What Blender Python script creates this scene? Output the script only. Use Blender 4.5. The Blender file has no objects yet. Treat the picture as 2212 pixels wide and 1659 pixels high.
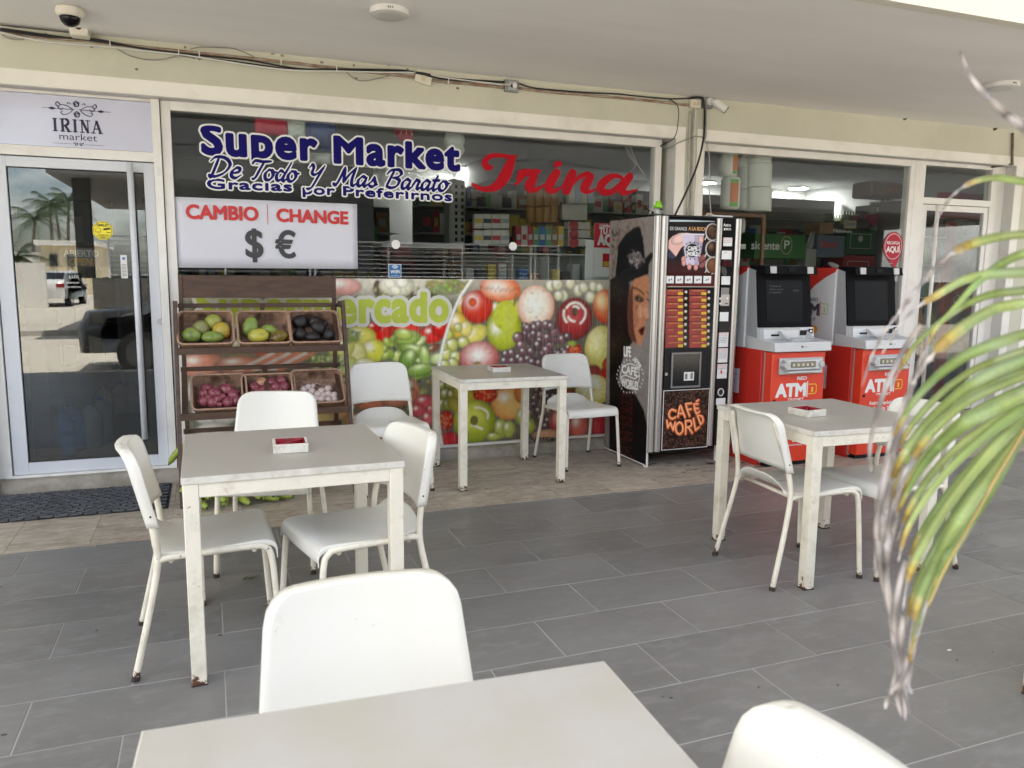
import bpy, bmesh, math, random
import numpy as np
from mathutils import Vector, Matrix
random.seed(7); RNG=np.random.RandomState(5)
PI=math.pi; rad=math.radians
SC=bpy.context.scene; COL=SC.collection
# ---------------------------------------------------------------- camera
CAM_R=Vector((0.93406886,-0.35694754,0.01018965)).normalized()
CAM_F=Vector((0.35477962,0.92439709,-0.14007658)).normalized()
CAM_U=CAM_R.cross(CAM_F).normalized()
CAM_C=Vector((0,0,1.42454)); FPX=1706.5
cd=bpy.data.cameras.new('camera'); cam=bpy.data.objects.new('camera',cd); COL.objects.link(cam)
m=Matrix.Identity(4)
for i in range(3):
    m[i][0]=CAM_R[i]; m[i][1]=CAM_U[i]; m[i][2]=-CAM_F[i]; m[i][3]=CAM_C[i]
cam.matrix_world=m
cd.sensor_width=36; cd.lens=36*FPX/2212; cd.clip_start=.05; cd.clip_end=2000
cd.dof.use_dof=True; cd.dof.focus_distance=4.2; cd.dof.aperture_fstop=5.5
SC.camera=cam
# ---------------------------------------------------------------- sky, sun, exposure
w=bpy.data.worlds.new('World'); SC.world=w; w.use_nodes=True
nt=w.node_tree; nt.nodes.clear()
sk=nt.nodes.new('ShaderNodeTexSky'); sk.sky_type='NISHITA'; sk.sun_disc=False
SUN_EL=70; SUN_AZ=28   # azimuth clockwise from +Y (behind the shops)
sk.sun_elevation=rad(SUN_EL); sk.sun_rotation=rad(SUN_AZ); sk.altitude=0; sk.air_density=1; sk.dust_density=1.5; sk.ozone_density=1
bg=nt.nodes.new('ShaderNodeBackground'); bg.inputs[1].default_value=.13
wo=nt.nodes.new('ShaderNodeOutputWorld')
# broken cloud over the blue sky
tc=nt.nodes.new('ShaderNodeTexCoord'); mp=nt.nodes.new('ShaderNodeMapping'); mp.inputs['Scale'].default_value=(1,1,2.6)
nz=nt.nodes.new('ShaderNodeTexNoise'); nz.inputs['Scale'].default_value=2.2; nz.inputs['Detail'].default_value=9; nz.inputs['Roughness'].default_value=.62
cr=nt.nodes.new('ShaderNodeValToRGB'); cr.color_ramp.elements[0].position=.46; cr.color_ramp.elements[1].position=.62
mx=nt.nodes.new('ShaderNodeMix'); mx.data_type='RGBA'; mx.inputs[7].default_value=(11.5,11.2,10.7,1)
nt.links.new(tc.outputs['Generated'],mp.inputs[0]); nt.links.new(mp.outputs[0],nz.inputs['Vector']); nt.links.new(nz.outputs['Fac'],cr.inputs[0])
nt.links.new(cr.outputs[0],mx.inputs[0]); nt.links.new(sk.outputs[0],mx.inputs[6]); nt.links.new(mx.outputs[2],bg.inputs[0]); nt.links.new(bg.outputs[0],wo.inputs[0])
sl=bpy.data.lights.new('sun','SUN'); sl.energy=5.0; sl.angle=rad(.5); sl.color=(1,.95,.87)
so=bpy.data.objects.new('sun',sl); COL.objects.link(so)
sd=Vector((math.sin(rad(SUN_AZ))*math.cos(rad(SUN_EL)),math.cos(rad(SUN_AZ))*math.cos(rad(SUN_EL)),math.sin(rad(SUN_EL))))
so.rotation_euler=sd.to_track_quat('Z','Y').to_euler(); so.location=(0,0,20)
SC.view_settings.view_transform='Standard'; SC.view_settings.look='None'; SC.view_settings.gamma=1
SC.view_settings.use_curve_mapping=False; SC.view_settings.exposure=2.0
try:
    SC.cycles.max_bounces=8; SC.cycles.transparent_max_bounces=12; SC.cycles.diffuse_bounces=5; SC.cycles.sample_clamp_indirect=8
    SC.cycles.use_denoising=True; SC.cycles.caustics_reflective=False; SC.cycles.caustics_refractive=False
except Exception: pass
# ---------------------------------------------------------------- materials
MATS={}
def s2l(c):
    return tuple(((v/255)/12.92 if v/255<=.04045 else ((v/255+.055)/1.055)**2.4) for v in c)
def M(name,col,rough=.5,metal=0.,var=0.,vs=4.,bump=0.,bs=60.,col2=None,spec=.5,emit=0,rust=0.,stretch=None,dirt=None,ds=2.,rnd=0.,coat=0.,rv=0.,specks=0.):
    """principled material: colour + noise variation to col2, per-object tone, optional bump, rust chips and soft stains"""
    if name in MATS: return MATS[name]
    m=bpy.data.materials.new(name); MATS[name]=m; m.use_nodes=True; nt=m.node_tree; N=nt.nodes; L=nt.links
    b=N['Principled BSDF']; b.inputs['Roughness'].default_value=rough; b.inputs['Metallic'].default_value=metal
    b.inputs['Specular IOR Level'].default_value=spec
    if coat: b.inputs['Coat Weight'].default_value=coat; b.inputs['Coat Roughness'].default_value=.08
    c=tuple(col)+(1,); b.inputs['Base Color'].default_value=c
    tc=N.new('ShaderNodeTexCoord'); oi=N.new('ShaderNodeObjectInfo')
    mp=N.new('ShaderNodeMapping'); 
    if stretch: mp.inputs['Scale'].default_value=stretch
    L.new(tc.outputs['Object'],mp.inputs[0])
    va=N.new('ShaderNodeVectorMath'); va.operation='ADD'
    vm=N.new('ShaderNodeMath'); vm.operation='MULTIPLY'; vm.inputs[1].default_value=17.3
    L.new(oi.outputs['Random'],vm.inputs[0]); L.new(mp.outputs[0],va.inputs[0]); L.new(vm.outputs[0],va.inputs[1])
    vec=va.outputs[0]
    def noise(sc,det=5,ro=.6,off=0):
        n=N.new('ShaderNodeTexNoise'); n.inputs['Scale'].default_value=sc; n.inputs['Detail'].default_value=det; n.inputs['Roughness'].default_value=ro
        if off:
            a=N.new('ShaderNodeVectorMath'); a.operation='ADD'; a.inputs[1].default_value=(off,off*2,off*3); L.new(vec,a.inputs[0]); L.new(a.outputs[0],n.inputs['Vector'])
        else: L.new(vec,n.inputs['Vector'])
        return n.outputs['Fac']
    def ramp(f,a,bb):
        r=N.new('ShaderNodeMapRange'); r.inputs[1].default_value=a; r.inputs[2].default_value=bb; r.clamp=True; L.new(f,r.inputs[0]); return r.outputs[0]
    def mix(f,A,B,mode='MIX'):
        x=N.new('ShaderNodeMix'); x.data_type='RGBA'; x.blend_type=mode
        if isinstance(f,float): x.inputs[0].default_value=f
        else: L.new(f,x.inputs[0])
        for k,v in ((6,A),(7,B)):
            if isinstance(v,tuple): x.inputs[k].default_value=v if len(v)==4 else v+(1,)
            else: L.new(v,x.inputs[k])
        return x.outputs[2]
    cur=c
    if var or col2:
        c2=tuple(col2)+(1,) if col2 else tuple(v*(1-var) for v in col)+(1,)
        cur=mix(ramp(noise(vs),.35,.68),cur,c2)
    if rnd:
        g=N.new('ShaderNodeMapRange'); g.inputs[3].default_value=1-rnd; g.inputs[4].default_value=1+rnd; L.new(oi.outputs['Random'],g.inputs[0])
        cc=N.new('ShaderNodeCombineColor')
        for k in range(3): L.new(g.outputs[0],cc.inputs[k])
        cur=mix(1.0,cur,cc.outputs[0],'MULTIPLY')
    if dirt:
        d=tuple(dirt); cur=mix(ramp(noise(ds,5,.62,5.),.5,.78),cur,d)
    if specks:
        cur=mix(ramp(noise(75,4,.6,7.),.70-.04*specks,.76-.04*specks),cur,(.24,.21,.17,1))
    if rust:
        ge=N.new('ShaderNodeNewGeometry'); sx=N.new('ShaderNodeSeparateXYZ'); L.new(ge.outputs['Position'],sx.inputs[0])
        low=ramp(sx.outputs[2],.07,.0)
        a=N.new('ShaderNodeMath'); a.operation='MULTIPLY_ADD'; a.inputs[1].default_value=.22; L.new(low,a.inputs[0]); L.new(noise(38,6,.7,3.),a.inputs[2])
        f=ramp(a.outputs[0],.735-.1*rust,.765-.1*rust)
        cur=mix(f,cur,(.11,.045,.02,1))
        f2=ramp(noise(14,6,.72,9.),.66-.03*rust,.76)
        cur=mix(f2,cur,(.50,.38,.24,1))
    if not isinstance(cur,tuple): L.new(cur,b.inputs['Base Color'])
    if rv:
        rr=N.new('ShaderNodeMapRange'); rr.inputs[1].default_value=.3; rr.inputs[2].default_value=.7; rr.inputs[3].default_value=max(.02,rough-rv); rr.inputs[4].default_value=min(1,rough+rv)
        L.new(noise(vs*1.7,7,.65,2.),rr.inputs[0]); L.new(rr.outputs[0],b.inputs['Roughness'])
    if bump:
        bn=N.new('ShaderNodeBump'); bn.inputs['Strength'].default_value=bump; bn.inputs['Distance'].default_value=.01
        L.new(noise(bs,4,.6,1.),bn.inputs['Height']); L.new(bn.outputs[0],b.inputs['Normal'])
    if emit:
        b.inputs['Emission Color'].default_value=c; b.inputs['Emission Strength'].default_value=emit
    return m
def M_attr(name,rough=.35,spec=.5,coat=0,streak=0.):
    if name in MATS: return MATS[name]
    m=bpy.data.materials.new(name); MATS[name]=m; m.use_nodes=True; nt=m.node_tree; b=nt.nodes['Principled BSDF']
    a=nt.nodes.new('ShaderNodeVertexColor'); a.layer_name='Col'; out=a.outputs[0]
    b.inputs['Roughness'].default_value=rough; b.inputs['Specular IOR Level'].default_value=spec; b.inputs['Coat Weight'].default_value=coat
    if streak:
        tc=nt.nodes.new('ShaderNodeTexCoord'); mp=nt.nodes.new('ShaderNodeMapping'); mp.inputs['Scale'].default_value=(60,1,2.2)
        n=nt.nodes.new('ShaderNodeTexNoise'); n.inputs['Scale'].default_value=1.3; n.inputs['Detail'].default_value=6
        r=nt.nodes.new('ShaderNodeMapRange'); r.inputs[1].default_value=.5; r.inputs[2].default_value=.8; r.inputs[4].default_value=streak
        x=nt.nodes.new('ShaderNodeMix'); x.data_type='RGBA'; x.inputs[7].default_value=(.62,.55,.45,1)
        L=nt.links; L.new(tc.outputs['Object'],mp.inputs[0]); L.new(mp.outputs[0],n.inputs['Vector']); L.new(n.outputs['Fac'],r.inputs[0]); L.new(r.outputs[0],x.inputs[0]); L.new(out,x.inputs[6]); out=x.outputs[2]
    nt.links.new(out,b.inputs['Base Color']); return m
def M_glass(name,tint=(.9,.93,.92),refl=.09,graze=.8,rough=0.):
    if name in MATS: return MATS[name]
    m=bpy.data.materials.new(name); MATS[name]=m; m.use_nodes=True; nt=m.node_tree; N=nt.nodes; L=nt.links
    N.remove(N['Principled BSDF']); o=N['Material Output']
    t=N.new('ShaderNodeBsdfTransparent'); t.inputs[0].default_value=tuple(tint)+(1,)
    g=N.new('ShaderNodeBsdfGlossy'); g.inputs['Roughness'].default_value=rough
    lw=N.new('ShaderNodeLayerWeight'); lw.inputs[0].default_value=.5
    p=N.new('ShaderNodeMath'); p.operation='POWER'; p.inputs[1].default_value=4.
    q=N.new('ShaderNodeMath'); q.operation='MULTIPLY_ADD'; q.inputs[1].default_value=graze; q.inputs[2].default_value=refl
    mx=N.new('ShaderNodeMixShader')
    L.new(lw.outputs['Facing'],p.inputs[0]); L.new(p.outputs[0],q.inputs[0]); L.new(q.outputs[0],mx.inputs[0]); L.new(t.outputs[0],mx.inputs[1]); L.new(g.outputs[0],mx.inputs[2]); L.new(mx.outputs[0],o.inputs[0])
    return m
# ---------------------------------------------------------------- objects
def offset_of(o):
    v=Vector((0,0,0))
    while o is not None: v+=o.location; o=o.parent
    return v
def tag(o,label=None,cat=None,group=None,kind=None):
    if label: o['label']=label
    if cat: o['category']=cat
    if group: o['group']=group
    if kind: o['kind']=kind
    return o
def thing(name,label,cat,loc=(0,0,0),rz=0,group=None):
    o=bpy.data.objects.new(name,None); COL.objects.link(o); o.location=loc; o.rotation_euler=(0,0,rz); o.empty_display_size=.1
    return tag(o,label,cat,group)
def copy_tree(o,parent=None):
    c=o.copy(); COL.objects.link(c); c.parent=parent
    for ch in list(o.children): copy_tree(ch,c)
    return c
class MB:
    def __init__(s): s.v=[]; s.f=[]
    def add(s,v,f):
        n=len(s.v); s.v+= [tuple(x) for x in v]; s.f+=[tuple(i+n for i in q) for q in f]; return s
    def box(s,a,b):
        x0,y0,z0=[min(p,q) for p,q in zip(a,b)]; x1,y1,z1=[max(p,q) for p,q in zip(a,b)]
        return s.add([(x0,y0,z0),(x1,y0,z0),(x1,y1,z0),(x0,y1,z0),(x0,y0,z1),(x1,y0,z1),(x1,y1,z1),(x0,y1,z1)],
            [(0,3,2,1),(4,5,6,7),(0,1,5,4),(1,2,6,5),(2,3,7,6),(3,0,4,7)])
    def hexa(s,p): # 8 points, bottom ring then top ring
        return s.add(p,[(0,3,2,1),(4,5,6,7),(0,1,5,4),(1,2,6,5),(2,3,7,6),(3,0,4,7)])
    def bar(s,p,q,w,d,up=(0,0,1)):
        p=Vector(p);q=Vector(q); t=(q-p).normalized(); a=t.cross(Vector(up)); 
        if a.length<1e-4: a=t.cross(Vector((0,1,0)))
        a.normalize(); b=a.cross(t).normalized()
        P=[]
        for c in (p,q):
            for i,j in ((-1,-1),(1,-1),(1,1),(-1,1)): P.append(tuple(c+a*(i*w/2)+b*(j*d/2)))
        return s.hexa(P)
    def tube(s,pts,r,n=8,caps=True,flat=1.):
        pts=[Vector(p) for p in pts]; R=r if isinstance(r,(list,tuple)) else [r]*len(pts)
        ring=[]; prev=None
        for i,p in enumerate(pts):
            t=(pts[min(i+1,len(pts)-1)]-pts[max(i-1,0)]).normalized()
            if prev is None:
                a=t.cross(Vector((0,0,1))); 
                if a.length<.05: a=t.cross(Vector((1,0,0)))
            else: a=prev-t*prev.dot(t)
            a.normalize(); prev=a; b=t.cross(a)
            ring.append([tuple(p+a*(R[i]*math.cos(2*PI*k/n))+b*(R[i]*flat*math.sin(2*PI*k/n))) for k in range(n)])
        V=[v for q in ring for v in q]; F=[]
        for i in range(len(pts)-1):
            for k in range(n): F.append((i*n+k,i*n+(k+1)%n,(i+1)*n+(k+1)%n,(i+1)*n+k))
        if caps: F.append(tuple(range(n-1,-1,-1))); F.append(tuple((len(pts)-1)*n+k for k in range(n)))
        return s.add(V,F)
    def cyl(s,p,q,r0,r1=None,n=16): return s.tube([p,q],[r0,r0 if r1 is None else r1],n)
    def lathe(s,prof,c=(0,0,0),n=16,M4=None):
        V=[];F=[]
        for r,z in prof:
            for k in range(n): V.append((r*math.cos(2*PI*k/n),r*math.sin(2*PI*k/n),z))
        for i in range(len(prof)-1):
            for k in range(n): F.append((i*n+k,i*n+(k+1)%n,(i+1)*n+(k+1)%n,(i+1)*n+k))
        F.append(tuple(range(n-1,-1,-1))); F.append(tuple((len(prof)-1)*n+k for k in range(n)))
        if M4 is not None: V=[tuple(M4@Vector(v)) for v in V]
        else: V=[(x+c[0],y+c[1],z+c[2]) for x,y,z in V]
        return s.add(V,F)
    def ball(s,c,r,nu=12,nv=8,rot=None,wob=0.,seed=0,prof=None):
        if not isinstance(r,(tuple,list)): r=(r,r,r)
        rs=np.random.RandomState(seed); ph=rs.rand(6)*6.28
        V=[];F=[]; c=Vector(c)
        for i in range(1,nv):
            t=PI*i/nv
            for k in range(nu):
                a=2*PI*k/nu; g=1+wob*(math.sin(2*a+ph[0])*math.sin(t*2+ph[1])+.6*math.sin(3*a+ph[2])*math.sin(t))
                x,y,z=math.sin(t)*math.cos(a),math.sin(t)*math.sin(a),math.cos(t)
                if prof: q=prof(z); x*=q; y*=q
                v=Vector((x*r[0]*g,y*r[1]*g,z*r[2]*g))
                if rot is not None: v=rot@v
                V.append(tuple(c+v))
        top=Vector((0,0,r[2])); bot=Vector((0,0,-r[2]))
        if rot is not None: top=rot@top; bot=rot@bot
        V+=[tuple(c+top),tuple(c+bot)]; T=len(V)-2
        for i in range(nv-2):
            for k in range(nu): F.append((i*nu+k,(i+1)*nu+k,(i+1)*nu+(k+1)%nu,i*nu+(k+1)%nu))
        for k in range(nu): F.append((T,k,(k+1)%nu)); F.append((T+1,(nv-2)*nu+(k+1)%nu,(nv-2)*nu+k))
        return s.add(V,F)
    def prism(s,poly,o,u,v,d):
        """2d polygon in plane (origin o, axes u v) thickened by vector d"""
        o,u,v,d=map(Vector,(o,u,v,d)); n=len(poly)
        A=[o+u*x+v*y for x,y in poly]; B=[p+d for p in A]
        F=[tuple(range(n)),tuple(range(2*n-1,n-1,-1))]+[(i,n+i,n+(i+1)%n,(i+1)%n) for i in range(n)]
        return s.add([tuple(p) for p in A+B],F)
    def grid(s,P):
        n=len(P);m=len(P[0]); V=[tuple(p) for r in P for p in r]
        return s.add(V,[(i*m+j,i*m+j+1,(i+1)*m+j+1,(i+1)*m+j) for i in range(n-1) for j in range(m-1)])
    def xform(s,Mx): s.v=[tuple(Mx@Vector(p)) for p in s.v]; return s
    def mesh(s,name,smooth=False):
        me=bpy.data.meshes.new(name); me.from_pydata(s.v,[],s.f); me.validate(); me.update()
        if smooth: me.polygons.foreach_set('use_smooth',[True]*len(me.polygons))
        return me
    def build(s,name,mat,parent=None,smooth=False,bevel=0,world=True,label=None,cat=None,group=None,kind=None,solid=0,subsurf=0,weld=0):
        if world and parent is not None:
            o=offset_of(parent)
            if o.length>0: s.v=[(x-o.x,y-o.y,z-o.z) for x,y,z in s.v]
        me=s.mesh(name,smooth or bevel>0)
        if weld:
            bm=bmesh.new(); bm.from_mesh(me); bmesh.ops.remove_doubles(bm,verts=bm.verts,dist=weld); bmesh.ops.dissolve_degenerate(bm,edges=bm.edges,dist=weld*.5); bm.to_mesh(me); bm.free()
        me.materials.append(mat)
        ob=bpy.data.objects.new(name,me); COL.objects.link(ob); ob.parent=parent
        if parent is None and not world: pass
        if solid: mm=ob.modifiers.new('s','SOLIDIFY'); mm.thickness=abs(solid); mm.offset=-1 if solid>0 else 1
        if bevel: mm=ob.modifiers.new('b','BEVEL'); mm.width=bevel; mm.segments=2; mm.limit_method='ANGLE'; mm.angle_limit=rad(40); mm.harden_normals=False
        if subsurf: mm=ob.modifiers.new('u','SUBSURF'); mm.levels=subsurf; mm.render_levels=subsurf
        if bevel or (smooth=='auto'):
            try: me.set_sharp_from_angle(angle=rad(50 if not bevel else 60))
            except Exception: pass
        return tag(ob,label,cat,group,kind)
def B(name,a,b,mat,parent=None,bevel=0,**k): return MB().box(a,b).build(name,mat,parent,bevel=bevel,**k)
def struct(name,mb,mat,**k): return mb.build(name,mat,None,kind='structure',**k)
# ---- positions measured on the picture turned into points of the place
def ray(px,py): return (CAM_F+CAM_R*((px-1106)/FPX)-CAM_U*((py-829.5)/FPX))
def aty(px,py,Y): d=ray(px,py); return CAM_C+d*(Y/d.y)
def atz(px,py,Z=0.): d=ray(px,py); return CAM_C+d*((Z-CAM_C.z)/d.z)
def atd(px,py,D): d=ray(px,py); return CAM_C+d*D
# ---- lettering
FONT_CACHE={}
def text_geo(s,weight=0.,spacing=1.):
    k=(s,weight,spacing)
    if k not in FONT_CACHE:
        cu=bpy.data.curves.new('t','FONT'); cu.body=s; cu.size=1; cu.offset=weight; cu.fill_mode='FRONT'; cu.space_character=spacing; cu.resolution_u=4
        ob=bpy.data.objects.new('t',cu); me=bpy.data.meshes.new_from_object(ob)
        FONT_CACHE[k]=([v.co.copy() for v in me.vertices],[tuple(p.vertices) for p in me.polygons])
        bpy.data.objects.remove(ob); bpy.data.meshes.remove(me); bpy.data.curves.remove(cu)
    return FONT_CACHE[k]
def text(mb,s,o,u,v,width=None,h=.1,weight=0.,shear=0.,spacing=1.,align='L',out=.001,warp=None,ref_weight=None):
    """letters of height h (caps .7 of body) in the plane o,u,v; width squeezes the line to fit"""
    V,F=text_geo(s,weight,spacing)
    if not V: return mb
    R=text_geo(s,0.,spacing)[0]
    x0=min(p.x for p in R); x1=max(p.x for p in R); k=h/.7; kx=(width/(x1-x0)) if width else k
    u=Vector(u).normalized(); v=Vector(v).normalized(); n=u.cross(v); o=Vector(o)
    dx={'L':0,'C':-.5*(x1-x0),'R':-(x1-x0)}[align]
    P=[]
    for p in V:
        X=(p.x-x0+dx)*kx; Y=p.y*k; X+=shear*Y
        if warp: X,Y=warp(X,Y)
        P.append(tuple(o+u*X+v*Y+n*out))
    return mb.add(P,F)
UX=Vector((1,0,0)); UZ=Vector((0,0,1))
def catmull(P,seg=8):
    P=[Vector(p) for p in P]; Q=[P[0]]+P+[P[-1]]; out=[]
    for i in range(1,len(Q)-2):
        a,b,c,d=Q[i-1:i+3]
        for k in range(seg):
            t=k/seg; out.append(.5*((2*b)+(c-a)*t+(2*a-5*b+4*c-d)*t*t+(3*b-a-3*c+d)*t**3))
    out.append(P[-1]); return out
def pen(mb,strokes,o,u,v,s,w0,w1,nib=.6,out=.001,grow=0.,shear=0.):
    """broad-nib handwriting: strokes of 2d points, width from w0 (along the nib) to w1 (across it)"""
    u=Vector(u);v=Vector(v);n=u.cross(v);o=Vector(o); nv=Vector((math.cos(nib),math.sin(nib)))
    for st in strokes:
        c=catmull([(x+shear*y,y,0) for x,y in st],7); N=len(c); L=[];R=[]
        for i,p in enumerate(c):
            t=(c[min(i+1,N-1)]-c[max(i-1,0)]); t=Vector((t.x,t.y)); 
            if t.length<1e-9: t=Vector((1,0))
            t.normalize(); wd=(w0+(w1-w0)*abs(t.x*nv.y-t.y*nv.x))/2+grow
            e=min(i,N-1-i); 
            if e<2 : wd*= (.55,.85)[e] if not grow else (.8,.95)[e]
            q=Vector((-t.y,t.x)); a=Vector((p.x,p.y))+q*wd; b=Vector((p.x,p.y))-q*wd; L.append(a);R.append(b)
        V=[];F=[]
        for i in range(N):
            for a in (L[i],R[i]): V.append(tuple(o+u*(a.x*s)+v*(a.y*s)+n*out))
        for i in range(N-1): F.append((2*i,2*i+1,2*i+3,2*i+2))
        mb.add(V,F)
        if grow: # round ends
            for e in (c[0],c[-1]):
                r=w0/2+grow
                k=[tuple(o+u*((e.x+r*math.cos(j*PI/5))*s)+v*((e.y+r*math.sin(j*PI/5))*s)+n*out) for j in range(10)]
                mb.add(k,[tuple(range(10))])
    return mb
# ---- printed pictures: a fine grid whose colour attribute holds the print
class Print:
    def __init__(s,x0,x1,z0,z1,step,bg):
        s.nx=int((x1-x0)/step)+1; s.nz=int((z1-z0)/step)+1; s.step=step; s.b=(x0,x1,z0,z1)
        s.X,s.Z=np.meshgrid(np.linspace(x0,x1,s.nx),np.linspace(z0,z1,s.nz)); s.C=np.zeros((s.nz,s.nx,3)); s.C[:]=bg
    def put(s,mask,col):
        mask=np.clip(mask,0,1)[...,None]; s.C=s.C*(1-mask)+np.asarray(col)*mask
    def ell(s,cx,cz,rx,rz,rot=0,col=(1,1,1),edge=None,hi=None,hp=(-.3,.35),hs=.3,stem=False):
        """fruit as printed: body colour, darker rim colour, highlight spot"""
        c,sn=math.cos(rot),math.sin(rot); dx=s.X-cx; dz=s.Z-cz; a=(dx*c+dz*sn)/rx; b=(-dx*sn+dz*c)/rz; d=np.sqrt(a*a+b*b)
        m=np.clip((1-d)*min(rx,rz)/s.step+.5,0,1); col=np.array(col); edge=col*.45 if edge is None else np.array(edge)
        t=np.clip(d,0,1)[...,None]**3; cc=col*(1-t)+edge*t
        if hi is not None:
            q=np.exp(-(((a-hp[0])**2+(b-hp[1])**2)/hs**2))[...,None]; cc=cc*(1-q)+np.array(hi)*q
        s.put(m,0) if False else None
        mm=m[...,None]; s.C=s.C*(1-mm)+cc*mm; return m
    def poly(s,pts,col,soft=1.):
        n=len(pts); inside=np.zeros(s.X.shape,bool); dist=np.full(s.X.shape,1e9)
        for i in range(n):
            x0,z0=pts[i];x1,z1=pts[(i+1)%n]
            cond=((z0>s.Z)!=(z1>s.Z)); xi=(x1-x0)*(s.Z-z0)/((z1-z0) if abs(z1-z0)>1e-9 else 1e-9)+x0
            inside^= cond&(s.X<xi)
            L=(x1-x0)**2+(z1-z0)**2+1e-12; t=np.clip(((s.X-x0)*(x1-x0)+(s.Z-z0)*(z1-z0))/L,0,1)
            dist=np.minimum(dist,np.hypot(s.X-x0-t*(x1-x0),s.Z-z0-t*(z1-z0)))
        sg=np.where(inside,dist,-dist); m=np.clip(sg/(s.step*soft)+.5,0,1); 
        if callable(col): col=col(s.X,s.Z)
        mm=m[...,None]; s.C=s.C*(1-mm)+np.asarray(col)*mm; return m
    def blur(s,k=1):
        for _ in range(k):
            P=np.pad(s.C,((1,1),(1,1),(0,0)),'edge'); s.C=(P[:-2,1:-1]+P[2:,1:-1]+P[1:-1,:-2]+P[1:-1,2:]+2*P[1:-1,1:-1])/6
    def line(s,pts,w,col,op=1.):
        d=np.full(s.X.shape,1e9)
        for (x0,z0),(x1,z1) in zip(pts[:-1],pts[1:]):
            L=(x1-x0)**2+(z1-z0)**2+1e-12; t=np.clip(((s.X-x0)*(x1-x0)+(s.Z-z0)*(z1-z0))/L,0,1)
            d=np.minimum(d,np.hypot(s.X-x0-t*(x1-x0),s.Z-z0-t*(z1-z0)))
        m=np.clip((w/2-d)/s.step+.5,0,1)*op; mm=m[...,None]; s.C=s.C*(1-mm)+np.asarray(col)*mm
    def noise(s,scale,seed=0,octs=4):
        rs=np.random.RandomState(seed); out=np.zeros(s.X.shape); amp=1; tot=0
        for o in range(octs):
            k=scale*2**o; gx=(s.X-s.b[0])*k; gz=(s.Z-s.b[2])*k; G=rs.rand(int(gz.max())+3,int(gx.max())+3)
            i=gz.astype(int); j=gx.astype(int); fx=gx-j; fz=gz-i; fx=fx*fx*(3-2*fx); fz=fz*fz*(3-2*fz)
            out+=amp*(G[i,j]*(1-fx)*(1-fz)+G[i,j+1]*fx*(1-fz)+G[i+1,j]*(1-fx)*fz+G[i+1,j+1]*fx*fz); tot+=amp; amp*=.5
        return out/tot
    def build(s,name,mat,parent,place,**k):
        """place(x,z)->world point arrays"""
        P=place(s.X.ravel(),s.Z.ravel()); o=offset_of(parent) if parent else Vector((0,0,0)); P=P-np.array(o)
        me=bpy.data.meshes.new(name); n=s.nx*s.nz; me.vertices.add(n); me.vertices.foreach_set('co',P.astype(np.float32).ravel())
        i,j=np.meshgrid(np.arange(s.nz-1),np.arange(s.nx-1),indexing='ij'); a=(i*s.nx+j).ravel()
        F=np.stack([a,a+1,a+1+s.nx,a+s.nx],1); nf=len(F)
        me.loops.add(nf*4); me.loops.foreach_set('vertex_index',F.ravel().astype(np.int32)); me.polygons.add(nf); me.polygons.foreach_set('loop_start',np.arange(0,nf*4,4,dtype=np.int32))
        me.update(calc_edges=True); me.validate()
        ca=me.color_attributes.new('Col','FLOAT_COLOR','POINT'); C=np.ones((n,4),np.float32); C[:,:3]=np.clip(s.C.reshape(-1,3),0,1); ca.data.foreach_set('color',C.ravel())
        me.materials.append(mat); ob=bpy.data.objects.new(name,me); COL.objects.link(ob); ob.parent=parent
        return tag(ob,**k)
# ---- solid lettering from distance fields: strokes and glyphs are merged before they become faces
def march(mb,f,xs,ys,o,u,v,out):
    o=Vector(o);u=Vector(u);v=Vector(v);n=u.cross(v); ny,nx=f.shape; pos=f>0
    idx={}; V=[];F=[]
    def pt(key,x,y):
        if key not in idx: idx[key]=len(V); V.append(tuple(o+u*x+v*y+n*out))
        return idx[key]
    full=pos[:-1,:-1]&pos[1:,:-1]&pos[:-1,1:]&pos[1:,1:]
    some=(pos[:-1,:-1]|pos[1:,:-1]|pos[:-1,1:]|pos[1:,1:])&~full
    for j in range(ny-1):
        i=0; row=full[j]
        while i<nx-1:
            if row[i]:
                k=i
                while k<nx-1 and row[k]: k+=1
                F.append((pt((i,j),xs[i],ys[j]),pt((k,j),xs[k],ys[j]),pt((k,j+1),xs[k],ys[j+1]),pt((i,j+1),xs[i],ys[j+1]))); i=k
            else: i+=1
    for j,i in zip(*np.nonzero(some)):
        c=[(i,j),(i+1,j),(i+1,j+1),(i,j+1)]; val=[f[b,a] for a,b in c]; poly=[]
        for k in range(4):
            a,b=c[k],c[(k+1)%4]; fa,fb=val[k],val[(k+1)%4]
            if fa>0: poly.append(pt(a,xs[a[0]],ys[a[1]]))
            if (fa>0)!=(fb>0):
                t=fa/(fa-fb); poly.append(pt(('e',min(a,b),max(a,b)),xs[a[0]]*(1-t)+xs[b[0]]*t,ys[a[1]]*(1-t)+ys[b[1]]*t))
        if len(poly)>2: F.append(tuple(poly))
    return mb.add(V,F)
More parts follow.
